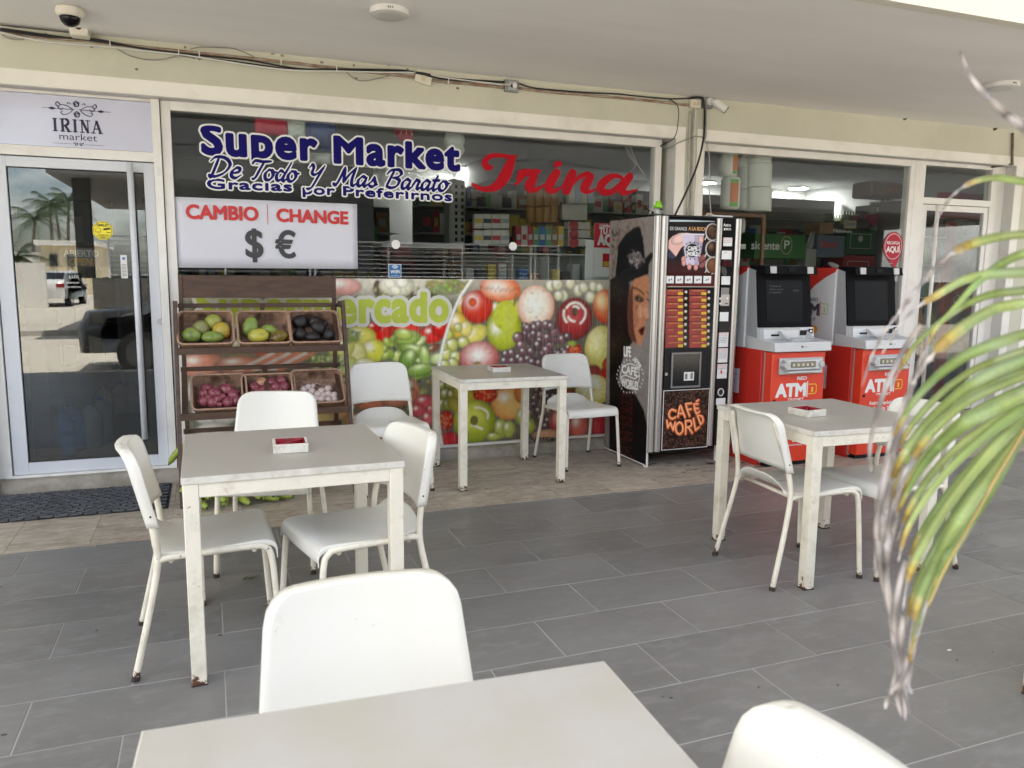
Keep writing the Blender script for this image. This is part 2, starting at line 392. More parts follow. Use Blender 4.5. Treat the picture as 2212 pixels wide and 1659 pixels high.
def fill_segs(mb,segs,grow,cell,o,u,v,out):
    """union of tapered strokes (x0,y0,x1,y1,r0,r1)"""
    pad=max(max(s[4],s[5]) for s in segs)+grow+2*cell
    x0=min(min(s[0],s[2]) for s in segs)-pad; x1=max(max(s[0],s[2]) for s in segs)+pad; y0=min(min(s[1],s[3]) for s in segs)-pad; y1=max(max(s[1],s[3]) for s in segs)+pad
    xs=np.arange(x0,x1+cell,cell); ys=np.arange(y0,y1+cell,cell); f=np.full((len(ys),len(xs)),-1.)
    for a,b,c,d,r0,r1 in segs:
        q=max(r0,r1)+grow+2*cell
        i0=max(0,int((min(a,c)-q-x0)/cell)); i1=min(len(xs),int((max(a,c)+q-x0)/cell)+2); j0=max(0,int((min(b,d)-q-y0)/cell)); j1=min(len(ys),int((max(b,d)+q-y0)/cell)+2)
        X,Y=np.meshgrid(xs[i0:i1],ys[j0:j1]); L=(c-a)**2+(d-b)**2+1e-12; t=np.clip(((X-a)*(c-a)+(Y-b)*(d-b))/L,0,1)
        g=r0+(r1-r0)*t+grow-np.hypot(X-a-t*(c-a),Y-b-t*(d-b)); f[j0:j1,i0:i1]=np.maximum(f[j0:j1,i0:i1],g)
    return march(mb,f,xs,ys,o,u,v,out)
def glyph_field(s,width,h,shear=0.,spacing=1.,pad=.05,cell=.003,warp=None,hook=None):
    V,F=text_geo(s,0.,spacing); x0=min(p.x for p in V);x1=max(p.x for p in V); kx=width/(x1-x0); k=h/.7
    P=[]
    for p in V:
        X=(p.x-x0)*kx;Y=p.y*k; X+=shear*Y
        if warp: X,Y=warp(X,Y)
        P.append((X,Y))
    cnt={}
    for fc in F:
        for a,b in zip(fc,fc[1:]+fc[:1]): e=(min(a,b),max(a,b)); cnt[e]=cnt.get(e,0)+1
    E=[(P[a],P[b]) for (a,b),c in cnt.items() if c==1]
    A=np.array(P); xs=np.arange(A[:,0].min()-pad,A[:,0].max()+pad,cell); ys=np.arange(A[:,1].min()-pad,A[:,1].max()+pad,cell)
    X,Y=np.meshgrid(xs,ys); d=np.full(X.shape,pad*1.5); ins=np.zeros(X.shape,bool); nx,ny=len(xs),len(ys)
    for (ax,ay),(bx,by) in E:
        i0=max(0,int((min(ax,bx)-pad-xs[0])/cell)); i1=min(nx,int((max(ax,bx)+pad-xs[0])/cell)+2); j0=max(0,int((min(ay,by)-pad-ys[0])/cell)); j1=min(ny,int((max(ay,by)+pad-ys[0])/cell)+2)
        x=X[j0:j1,i0:i1]; y=Y[j0:j1,i0:i1]; L=(bx-ax)**2+(by-ay)**2+1e-14; t=np.clip(((x-ax)*(bx-ax)+(y-ay)*(by-ay))/L,0,1)
        d[j0:j1,i0:i1]=np.minimum(d[j0:j1,i0:i1],np.hypot(x-ax-t*(bx-ax),y-ay-t*(by-ay)))
        if abs(by-ay)>1e-12:
            r=((ay>ys)!=(by>ys)); jj=np.nonzero(r)[0]
            for j in jj:
                xi=ax+(bx-ax)*(ys[j]-ay)/(by-ay); ins[j,:max(0,int(math.ceil((xi-xs[0])/cell)))]^=True
    return np.where(ins,d,-d),xs,ys
def btext(mb,s,o,u,v,width,h,weight,shear=0.,spacing=1.,out=.001,cell=None,warp=None):
    """bold lettering: weight is the growth of the strokes in metres"""
    cell=cell or max(.0012,h/45); f,xs,ys=glyph_field(s,width,h,shear,spacing,abs(weight)+3*cell,cell,warp)
    return march(mb,f+weight,xs,ys,Vector(o),Vector(u).normalized(),Vector(v).normalized(),out)
def stroke_segs(pts,rfun,seg=6,close=False):
    c=catmull([(p[0],p[1],0) for p in pts],seg); N=len(c); S=[]
    for i in range(N-1):
        a,b=c[i],c[i+1]; S.append((a.x,a.y,b.x,b.y,rfun(i/(N-1),b-a),rfun((i+1)/(N-1),b-a)))
    return S
# ================================================================ materials used widely
m_tile=M('grey_stone_tile',(.155,.151,.148),.40,var=.0,col2=(.195,.192,.188),vs=1.3,bump=.1,bs=45,rnd=.07,dirt=(.225,.222,.222),ds=9,stretch=(1,2.2,1),rv=.1)
m_grout=M('pale_grout',(.45,.435,.41),.9,var=.3,vs=3)
m_beige=M('shell_limestone_tile',(.45,.395,.325),.45,col2=(.27,.225,.17),vs=6,bump=.25,bs=30,rnd=.08,dirt=(.60,.53,.45),ds=15,stretch=(1,2.6,1),rv=.12)
m_wall=M('sage_wall_paint',(.60,.59,.48),.8,var=.1,vs=1.4,bump=.08,bs=25,dirt=(.53,.52,.42),ds=2.4)
m_ceil=M('ceiling_paint',(.90,.885,.86),.85,var=.08,vs=.7,bump=.1,bs=6,stretch=(.6,2.5,1))
m_trim=M('cream_trim_paint',(.86,.835,.765),.6,var=.06,vs=3,bump=.1,bs=30,dirt=(.70,.67,.59),ds=3)
m_alu=M('white_powder_aluminium',(.82,.80,.76),.38,var=.05,vs=3,dirt=(.69,.67,.62),ds=6,rv=.08)
m_alu2=M('cool_white_aluminium',(.66,.68,.72),.34,var=.05,vs=3)
m_dark=M('dark_gap',(.02,.02,.02),.8)
m_glass=M_glass('window_glass',(.90,.92,.91),.045,.5)
m_doorglass=M_glass('door_glass',(.72,.75,.74),.10,.6)
m_conc=M('worn_concrete',(.40,.36,.30),.8,var=.3,vs=9,bump=.6,bs=40,dirt=(.20,.17,.13),ds=7)
m_black=M('black_plastic',(.010,.010,.011),.4,spec=.22)
m_blackmatt=M('black_rubber',(.02,.02,.021),.7)
m_white=M('white_plastic',(.74,.73,.70),.35,var=.04,vs=5)
# ================================================================ the ground and the terrace floor
g=MB(); g.box((-90,-120,-.55),(90,-.7,-.16)); 
struct('parking_ground',g,M('dusty_concrete',(.62,.57,.48),.9,var=.18,vs=.5,bump=.3,bs=14,dirt=(.55,.50,.43),ds=.3))
g=MB(); g.box((-8,-.7,-.5),(12,4.452,-.0016)); floor=struct('terrace_floor',g,m_grout)
mesh_cache={}
def tile_mesh(w,d,mat,nm):
    k=(round(w,3),round(d,3),nm)
    if k not in mesh_cache:
        b=MB(); g_=(.0026 if nm=='tile' and w>.5 else .0010); x,y,t=w/2-g_,d/2-g_,.0
        c=.001; b.add([(-x,-y,-.006),(x,-y,-.006),(x,y,-.006),(-x,y,-.006),(-x,-y,-c),(x,-y,-c),(x,y,-c),(-x,y,-c),(-x+c,-y+c,0),(x-c,-y+c,0),(x-c,y-c,0),(-x+c,y-c,0)],
          [(0,1,5,4),(1,2,6,5),(2,3,7,6),(3,0,4,7),(4,5,9,8),(5,6,10,9),(6,7,11,10),(7,4,8,11),(8,9,10,11)])
        me=b.mesh(nm); me.materials.append(mat); mesh_cache[k]=me
    return mesh_cache[k]
def tile(x0,x1,y0,y1,z,mat,parent,nm='tile'):
    o=bpy.data.objects.new(nm,tile_mesh(x1-x0,y1-y0,mat,nm)); COL.objects.link(o); o.parent=parent
    o.location=((x0+x1)/2+random.uniform(-.0006,.0006),(y0+y1)/2,z+random.uniform(0,.0007)); return o
P=.3145; ntile=0
for k in range(-10,7):
    y0=2.53+P*k; y1=min(y0+P,4.452)
    off=1.20 if k%2==0 else 1.50
    # a running bond: every second course is shifted by half a tile
    lo,hi=(-2.6,8.6)
    n0=int(math.floor((lo-off)/.6))
    while off+.6*n0<hi:
        xa=off+.6*n0; n0+=1
        xc=xa+.3; yc=(y0+y1)/2
        # courses wholly out of sight stay plain floor
        if yc<-.65: continue
        vis = (yc>1.0 and xc>-.55*yc-.9 and xc<.45+1.36*yc+.9)
        if vis: tile(xa,xa+.6,y0,y1,0.0,m_tile,floor); ntile+=1
        else: mesh_cache.setdefault('rest',[]).append((xa,xa+.6,y0,y1))
r=MB()
for xa,xb,ya,yb in mesh_cache.pop('rest'):
    r.box((xa+.0018,ya+.0018,-.006),(xb-.0018,yb-.0018,0))
r.build('tile_field',m_tile,floor,kind='stuff')
# strip of shell limestone along the shop fronts
g=MB(); g.box((-8,4.454,-.4),(12,5.66,-.002)); bfloor=struct('limestone_strip',g,M('dark_grout',(.33,.285,.225),.9,var=.3,vs=5))
for j,(ya,yb) in enumerate(((4.454,4.79),(4.79,5.175),(5.175,5.64))):
    x=-1.4-.385*3+.002
    x=-.63-.385*6
    while x<9.0:
        tile(x,x+.385,ya,yb,0.0,m_beige,bfloor); x+=.385
# raised sill under the fronts, worn edge
def sill(x0,x1,name='concrete_sill'):
    n=int((x1-x0)/.06); P_=[]
    prof=[(5.650,-.002),(5.646,.035),(5.652,.066),(5.664,.080),(5.69,.085),(5.80,.085)]
    for i in range(n+1):
        x=x0+(x1-x0)*i/n; rs=np.random.RandomState(i*7+3)
        P_.append([(x,y+(rs.rand()-.5)*.012*(q<4)+ .006*math.sin(x*5),z+(rs.rand()-.5)*.006*(0<q<4)) for q,(y,z) in enumerate(prof)])
    return struct(name,MB().grid([list(r) for r in zip(*P_)]),m_conc,smooth=True)
sill(-1.30,3.56); sill(3.80,7.42,'concrete_sill.001')
g=MB(); g.box((-1.5,5.60,-.002),(-1.27,5.66,.13)); 
struct('plinth_stub',g,m_conc,bevel=.02)
# ================================================================ walls
WZ=2.50; 
def front_wall():
    g=MB(); y0,y1=5.64,5.86
    g.box((-6,y0,0),(-1.30,y1,WZ)); g.box((3.55,y0,0),(3.81,y1,WZ)); g.box((7.40,y0,0),(11,y1,WZ)); g.box((-6,y0,WZ),(11,y1,2.95))
    g.box((-1.30,5.70,-.1),(3.55,y1,.06)); g.box((3.81,5.70,-.1),(7.40,y1,.06))
    return g.build('front_wall',m_wall,None,kind='structure')
fw_=front_wall()
# painted white bands round the openings, slightly proud; reveal faces painted too
g=MB(); y=5.634
g.box((-6,y,WZ),(3.55,5.64,WZ+.09)); g.box((3.55,y,0),(3.636,5.64,WZ+.09)); g.box((3.745,y,0),(3.812,5.64,WZ+.085)); g.box((3.812,y,WZ),(7.40,5.64,WZ+.085)); g.box((7.40,y,0),(7.50,5.64,WZ+.085)); g.box((7.67,y,0),(7.745,5.64,2.2)); g.box((-1.38,y,0),(-1.30,5.64,WZ))
g.build('painted_band',m_trim,fw_)
g=MB(); g.box((-1.30,5.636,2.494),(3.55,5.85,2.4985)); g.box((3.812,5.636,2.494),(7.40,5.85,2.4985)); g.box((-1.2985,5.636,.08),(-1.293,5.76,2.494)); g.box((3.543,5.636,.08),(3.5485,5.76,2.494)); g.box((7.393,5.636,.08),(7.3985,5.76,2.494))
g.build('reveal_lining',M('reveal_paint',(.62,.61,.58),.6,var=.12,vs=4,dirt=(.5,.47,.42),ds=5),fw_)
# terrace ceiling = the storey above, its outer face to the open side
g=MB(); g.box((-9,3.36,2.83),(14,5.9,2.95)); struct('terrace_ceiling',g,m_ceil)
g=MB(); g.box((-9,3.29,2.812),(14,3.36,2.96)); g.box((-9,3.30,2.96),(14,3.5,5.4)); g.box((-9,.5,5.15),(14,3.30,5.4)); struct('upper_storey_shade_slab',g,M('upper_wall_paint',(.74,.71,.62),.75,var=.05,vs=1))  # high slab added out of view to cut sky light on the front tables
g=MB(); g.box((-9,3.5,5.2),(14,14,5.4)); struct('building_roof',g,m_ceil)
# ================================================================ the shop inside
m_iw=M('shop_wall_paint',(.50,.51,.50),.8,var=.08,vs=1)
g=MB(); g.box((-3,5.86,-.1),(9.5,11.2,.09)); struct('shop_floor',g,M('shop_floor_tile',(.30,.29,.28),.25,var=.1,vs=1))
g=MB(); g.box((-3,11,.09),(9.5,11.2,2.84)); g.box((-3.2,5.86,.09),(-3,11.2,2.84)); g.box((9.5,5.86,.09),(9.7,11.2,2.84)); struct('shop_wall',g,m_iw)
g=MB(); g.box((-3.2,5.86,2.842),(9.7,11.2,2.94)); 
struct('shop_ceiling',g,M('shop_ceiling_paint',(.50,.51,.50),.8,var=.05,vs=1))
g=MB(); g.box((3.56,5.87,.09),(3.80,11,2.84)); 
g=MB(); g.box((3.3,6.0,2.55),(3.62,11,2.84)); g.box((0.9,8.2,2.66),(3.3,8.4,2.84)); struct('shop_beam',g,m_iw)
# ================================================================ left door and sign panel
Y=5.76
sf=thing('shopfront_frame','white aluminium door frame at the left end with a mullion beside the big window','door frame',(-.75,Y,.08))
g=MB(); g.box((-1.29,Y-.03,.085),(-1.215,Y+.06,2.49)); g.box((-1.215,Y-.03,2.105),(-.292,Y+.05,2.165)); g.box((-1.215,Y-.03,2.478),(-.292,Y+.05,2.494)); g.box((-1.26,Y-.045,.085),(-.292,Y+.06,.10))
g.build('frame',m_alu,sf,bevel=.002)
g=MB(); g.box((-.292,Y-.055,.085),(-.243,Y+.05,2.494)); g.build('mullion',m_alu,sf,bevel=.002)
for (px,py) in ((343,370),(345,420)):
    c=aty(px,py,Y-.0565); B('sticker',(c.x-.012,Y-.0565,c.z-.03),(c.x+.012,Y-.0552,c.z+.03) if py<400 else (c.x+.012,Y-.0552,c.z-.02),m_white,sf)
# sign over the door
sg=thing('shop_sign','pale lilac fascia sign with a rose flourish above the glass door','sign',(-.8,Y,2.32))
B('sign_board',(-1.6,Y-.014,2.168),(-.294,Y+.01,2.476),M('lilac_acrylic',(.62,.63,.76),.16,var=.05,vs=1.5,coat=.5),sg)
m_navy=M('navy_vinyl',(.018,.016,.06),.4)
cx=-.718; F0=Vector((0,Y-.016,0))
t=MB(); text(t,'market',(cx,Y-.0145,2.214),UX,UZ,width=.21,h=.042,align='C',weight=-.004); 
t.build('lettering',m_navy,sg)
# slab-serif capitals built stroke by stroke
def slab_word(mb,word,cx,z,w,h,Yp):
    G={'I':([[(.33,0),(.33,1)]],.66),'R':([[(.25,0),(.25,1)],[(.25,1),(.6,1),(.82,.88),(.82,.64),(.6,.5),(.25,.5)],[(.5,.5),(.88,0)]],1.0),
       'N':([[(.2,0),(.2,1)],[(.2,1),(.8,0)],[(.8,0),(.8,1)]],1.02),'A':([[(.12,0),(.5,1)],[(.5,1),(.88,0)],[(.26,.36),(.74,.36)]],1.0)}
    S={'I':[(.33,0),(.33,1)],'R':[(.25,0),(.22,1),(.9,0)],'N':[(.2,0),(.18,1),(.82,1)],'A':[(.12,0),(.88,0)]}
    tot=sum(G[c][1]*.78+.12 for c in word); k=w/tot; x=cx-w/2
    for c in word:
        st,wd=G[c]
        for s in st:
            for (a,b),(c2,d) in zip(s[:-1],s[1:]):
                p=Vector((x+a*k*.78,Yp,z+b*h));q=Vector((x+c2*k*.78,Yp,z+d*h)); dd=(q-p).normalized(); nn=Vector((-dd.z,0,dd.x)); 
                ww=.205*k if (abs(dd.z)>.5 and not(c=='N' and abs(dd.x)<.1) and not (c=='A' and a<.3 and b==0)) else .095*k
                p-=dd*.02*k;q+=dd*.02*k
                mb.add([tuple(p-nn*ww/2),tuple(q-nn*ww/2),tuple(q+nn*ww/2),tuple(p+nn*ww/2)],[(0,1,2,3)])
        for (a,b) in S[c]:
            zz=z+b*h; s=-1 if b==1 else 1
            mb.add([(x+a*k*.78-.19*k,Yp,zz),(x+a*k*.78+.19*k,Yp,zz),(x+a*k*.78+.19*k,Yp,zz+s*.07*h),(x+a*k*.78-.19*k,Yp,zz+s*.07*h)],[(0,1,2,3)])
        x+=(wd*.78+.12)*k
t=MB(); slab_word(t,'IRINA',cx,2.262,.285,.077,Y-.0155); t.build('lettering',m_navy,sg)
t=MB(); s_=.36; oz=2.40; V2=[]
def fl(pts,w=.006): pen(t,[pts],(cx,Y-.0155,oz),UX,UZ,1.,w*.6,w)
for sx in (-1,1):
    fl([(sx*.02,-.004),(sx*.05,.018),(sx*.085,.022),(sx*.10,.006),(sx*.085,-.006),(sx*.072,.004)]); fl([(sx*.085,.020),(sx*.105,.038),(sx*.112,.022),(sx*.10,.010)],.007)
    fl([(sx*.02,-.004),(sx*.045,-.028),(sx*.075,-.036),(sx*.088,-.022),(sx*.076,-.014)]); fl([(sx*.03,.03),(sx*.045,.038),(sx*.05,.028)],.006)
    fl([(sx*.012,0),(sx*.06,-.002),(sx*.11,-.002)],.005)
    t.add([(cx+sx*.11,Y-.0155,oz-.003),(cx+sx*.135,Y-.0155,oz-.011),(cx+sx*.16,Y-.0155,oz-.002),(cx+sx*.135,Y-.0155,oz+.007)],[(0,1,2,3)])
    fl([(sx*.155,-.002),(sx*.19,-.003)],.003)
for dz in (.033,-.030):
    for a in range(5): fl([(.016*math.cos(a*1.26+k)*(1-.18*k),dz+.018*math.sin(a*1.26+k)*(1-.18*k)) for k in (0,.35,.7,1.05,1.3)],.008)
    fl([(.008*math.cos(k),dz+.008*math.sin(k)) for k in (0,1,2,3,4,5)],.006)
for sx in (-1,1): 
    pen(t,[[(sx*.145,0),(sx*.035,0)]],(cx,Y-.0155,2.190),UX,UZ,1.,.0016,.0025)
    pen(t,[[(sx*.030,0),(sx*.024,.008),(sx*.016,.004),(sx*.018,-.006),(sx*.010,-.006),(sx*.006,.004),(sx*.012,.009)]],(cx,Y-.0155,2.190),UX,UZ,1.,.003,.005)
t.build('flourish',m_navy,sg,kind='stuff')
# door leaf
dr=thing('shop_door','white framed glass door at the left with a long vertical pull bar and reflections of palms','door',(-.75,Y,.1))
def leaf(par,x0,x1,z0,z1,wl,wr,wt,wb,mat,y=Y):
    for nm,a,b in (('stile',(x0,y-.02,z0),(x0+wl,y+.025,z1)),('stile',(x1-wr,y-.02,z0),(x1,y+.025,z1)),('top_rail',(x0+wl,y-.02,z1-wt),(x1-wr,y+.025,z1)),('bottom_rail',(x0+wl,y-.02,z0),(x1-wr,y+.025,z0+wb))):
        B(nm,a,b,mat,par,bevel=.002)
leaf(dr,-1.207,-.295,.102,2.098,.084,.062,.062,.075,m_alu2)
gl=B('glass_pane',(-1.123,Y-.002,.177),(-.357,Y+.004,2.036),m_doorglass,dr)
g=MB(); g.box((-1.127,Y-.004,.173),(-1.117,Y+.01,2.04)); g.box((-.361,Y-.004,.173),(-.353,Y+.01,2.04)); g.box((-1.117,Y-.004,.173),(-.361,Y+.01,.181)); g.box((-1.117,Y-.004,2.03),(-.361,Y+.01,2.04)); g.build('gasket',m_black,dr)
p=aty(280,352,Y-.075);q=aty(312,935,Y-.075); x=(p.x+q.x)/2
g=MB().cyl((x,Y-.075,.30),(x,Y-.075,2.085),.019,n=18); g.build('pull_bar',m_alu2,dr,smooth=True)
g=MB(); g.cyl((x,Y-.07,.36),(x,Y-.0,.36),.008,n=8); g.cyl((x,Y-.07,2.03),(x,Y-.0,2.03),.008,n=8); g.build('bar_bracket',m_alu2,dr,smooth=True)
c=aty(345,694,Y-.03); g=MB().cyl((c.x+.0,Y-.035,c.z),(c.x,Y-.018,c.z),.016,n=16); g.build('lock_cylinder',M('steel',(.45,.45,.45),.3,1.),dr)
# stickers on the door glass
def plate(par,name,c,w,h,mat,y,**k): return B(name,(c.x-w/2,y-.0012,c.z-h/2),(c.x+w/2,y,c.z+h/2),mat,par,**k)
def ngon(par,name,c,r,n,mat,y,rot=0.,t=.0012,**k):
    return MB().prism([(r*math.cos(rot+2*PI*i/n),r*math.sin(rot+2*PI*i/n)) for i in range(n)],(c.x,y,c.z),UX,UZ,(0,-t,0)).build(name,mat,par,**k)
m_yel=M('yellow_vinyl',(.85,.72,.03),.5); m_ink=M('black_ink',(.01,.01,.01),.5)
for (px,py,nm) in ((222,498,1),(106,498,2)):
    if nm==2: continue
    c=aty(px,py,Y-.003); st=ngon(dr,'camera_sticker',c,.062,8,m_yel,Y-.003,PI/8,label='yellow octagonal sticker with a camera drawing')
    t=MB(); text(t,'SMILE!',(c.x,Y-.0043,c.z+.026),UX,UZ,width=.062,h=.016,align='C',weight=.02); text(t,"YOU'RE ON",(c.x,Y-.0043,c.z-.034),UX,UZ,width=.06,h=.009,align='C',weight=.02); text(t,"CAMERA",(c.x,Y-.0043,c.z-.047),UX,UZ,width=.045,h=.009,align='C',weight=.02)
    pen(t,[[(.02*math.cos(a),.02*math.sin(a)) for a in np.linspace(0,6.4,14)],[(-.01,-.004),(0,-.011),(.01,-.004)]],(c.x-.026,Y-.0043,c.z),UX,UZ,.8,.003,.003)
    t.add([(c.x+.004,Y-.0043,c.z+.001),(c.x+.044,Y-.0043,c.z+.008),(c.x+.046,Y-.0043,c.z+.020),(c.x+.004,Y-.0043,c.z+.014)],[(0,1,2,3)]); t.add([(c.x+.02,Y-.0043,c.z-.012),(c.x+.045,Y-.0043,c.z-.015),(c.x+.045,Y-.0043,c.z-.010),(c.x+.02,Y-.0043,c.z-.008)],[(0,1,2,3)])
    t.build('print',m_ink,st)
    t=MB(); pen(t,[[(.059*math.cos(PI/8+a*PI/4),.059*math.sin(PI/8+a*PI/4)),(.059*math.cos(PI/8+(a+1)*PI/4),.059*math.sin(PI/8+(a+1)*PI/4))] for a in range(8)],(c.x,Y-.0043,c.z),UX,UZ,.95,.003,.003); t.build('border',m_ink,st)
c=aty(268,576,Y-.003); st=plate(dr,'notice_slip',c,.038,.15,m_white,Y-.003)
t=MB(); 
for i in range(9): t.box((c.x-.014,Y-.0052,c.z-.06+i*.009),(c.x+.013,Y-.0048,c.z-.0575+i*.009))
t.build('print',m_ink,st); B('logo',(c.x-.008,Y-.0052,c.z+.045),(c.x+.008,Y-.0048,c.z+.060),M('blue_print',(.02,.15,.5),.5),st)
# hanging ABIERTO / OPEN plate just behind the glass
c=aty(176,556,Y+.06); op=thing('open_sign','translucent plate reading ABIERTO OPEN hung inside the glass door','sign',tuple(c))
MB().prism([(x_*.125,z_*.058) for x_,z_ in ((-1,-.8),(-.9,-1),(.9,-1),(1,-.8),(1,.8),(.9,1),(-.9,1),(-1,.8))],(c.x,Y+.06,c.z),UX,UZ,(0,.003,0)).build('plate',M('smoked_red_acrylic',(.28,.20,.19),.3),op)
t=MB(); text(t,'ABIERTO',(c.x,Y+.058,c.z+.006),UX,UZ,width=.20,h=.040,align='C',weight=.02); t.build('lettering',m_white,op)
t=MB(); text(t,'OPEN',(c.x-.01,Y+.058,c.z-.048),UX,UZ,width=.13,h=.042,align='C',weight=.02,shear=.15); t.build('lettering',M('amber_print',(.75,.42,.03),.5),op)
c=aty(158,618,Y-.003); st=plate(dr,'rental_decal',c,.10,.17,M_glass('faint_decal',(.55,.6,.6),.03,.3),Y-.003)
t=MB(); text(t,'LUX',(c.x+.01,Y-.0055,c.z+.05),UX,UZ,width=.055,h=.018,align='C'); text(t,'PREMIUM',(c.x,Y-.0055,c.z+.015),UX,UZ,width=.07,h=.012,align='C'); text(t,'CAR RENTAL',(c.x,Y-.0055,c.z-.012),UX,UZ,width=.095,h=.012,align='C'); t.build('print',m_white,st)
# ================================================================ the big window
wd=thing('display_window','wide shop window with vinyl lettering on the glass above a fruit and vegetable mural','window',(1.6,Y,.1))
def frame4(par,x0,x1,z0,z1,w,wb,mat,y=Y,d0=-.03,d1=.05):
    for a,b in (((x0,y+d0,z0),(x0+w,y+d1,z1)),((x1-w,y+d0,z0),(x1,y+d1,z1)),((x0+w,y+d0,z1-w),(x1-w,y+d1,z1)),((x0+w,y+d0,z0),(x1-w,y+d1,z0+wb))):
        B('frame_bar',a,b,mat,par,bevel=.003)
frame4(wd,-.238,3.478,.066,2.494,.057,.036,m_alu)
for a,b in ((-.181,1.02),(1.024,2.222),(2.226,3.421)): B('glass_pane',(a+.0005,Y-.002,1.366),(b-.0005,Y+.004,2.437),m_glass,wd)
w2=thing('display_window','plain dark shop window behind the two cash machines','window',(5,Y,.1))
frame4(w2,3.83,6.205,.066,2.494,.057,.036,m_alu)
for a,b in ((3.887,5.16),(5.164,6.148)): B('glass_pane',(a+.0005,Y-.002,.102),(b-.0005,Y+.004,2.437),m_glass,w2)
rd=thing('fridge_side_door','narrow white framed glass door at the right end, a red drinks fridge behind it','door',(6.8,Y,.1))
for nm,a,b in (('post',(6.207,Y-.03,.066),(6.335,Y+.05,2.494)),('post',(7.205,Y-.03,.066),(7.285,Y+.05,2.494)),('transom',(6.335,Y-.03,2.105),(7.205,Y+.05,2.165)),('head',(6.335,Y-.03,2.46),(7.205,Y+.05,2.494)),('post_cover',(7.285,Y-.02,.066),(7.393,Y+.05,2.494))): B(nm,a,b,m_alu,rd,bevel=.002)
leaf(rd,6.345,7.2,.10,2.10,.055,.05,.055,.07,m_alu)
B('glass_pane',(6.40,Y-.002,.17),(7.15,Y+.004,2.045),m_glass,rd); B('transom_pane',(6.336,Y-.002,2.166),(7.204,Y+.004,2.459),m_glass,rd)
MB().cyl((6.47,Y-.075,.32),(6.47,Y-.075,2.09),.018,n=16).build('pull_bar',m_alu,rd,smooth=True)
# ================================================================ vinyl lettering on the big window
m_blue=M('royal_blue_vinyl',(.008,.006,.13),.55,spec=.12); m_wv=M('white_vinyl',(.78,.78,.76),.45); m_redv=M('red_vinyl',(.46,.006,.016),.55,var=.15,vs=8,spec=.12)
YG=5.757
def crp(ox,oy,s): return lambda x,y:((ox+x/s)*.576,(oy+y/s)*.576)
c2=crp(600,350,1.8433); c3=crp(1700,350,2.2122); c6=crp(1250,1020,2.011)
def onpane(c,x,y,Y=YG): p=aty(*c(x,y),Y); return p.x,p.z
def word(par,name,s,c,x0,x1,ybase,h,mats,weight,grow,shear=0.,Y=YG,spacing=1.,warp=None):
    a=onpane(c,x0,ybase[0],Y); b=onpane(c,x1,ybase[1],Y); u=(Vector((b[0],0,b[1]))-Vector((a[0],0,a[1]))); W_=u.length-2*weight; u.normalize()
    o=Vector((a[0],Y,a[1]))+u*weight; h=h-2*weight; o.z+=weight
    t=MB(); btext(t,s,o,u,UZ,W_,h,weight+grow,shear,spacing,.0012,.0034,warp); t.build(name+'_outline',mats[1],par)
    t=MB(); btext(t,s,o,u,UZ,W_,h,weight,shear,spacing,.0018,.0026,warp); t.build(name,mats[0],par)
def xh(h,k=1.16): # tall lower case of a poster face
    x_=h*.76
    return lambda X,Y:(X,Y*k if 0<Y<x_ else (x_*k+(Y-x_)*((h-x_*k)/(h-x_)) if Y>=x_ else Y*.75))
# heavy condensed letters of the shop name
word(wd,'shop_name','Super',c2,285,1092,(426,474),.194,(m_blue,m_wv),.0135,.012,spacing=1.12,warp=xh(.167,1.18))
word(wd,'shop_name','Market',c2,1200,2075,(486,544),.194,(m_blue,m_wv),.0135,.012,spacing=1.12,warp=xh(.167,1.18))
word(wd,'thanks_line','Gracias',c2,325,915,(660,680),.070,(m_blue,m_wv),.0040,.0095,spacing=1.08)
word(wd,'thanks_line','por',c2,985,1210,(698,706),.070,(m_blue,m_wv),.0040,.0095,spacing=1.08)
word(wd,'thanks_line','Preferirnos',c2,1265,2018,(708,748),.070,(m_blue,m_wv),.0040,.0095,spacing=1.08)
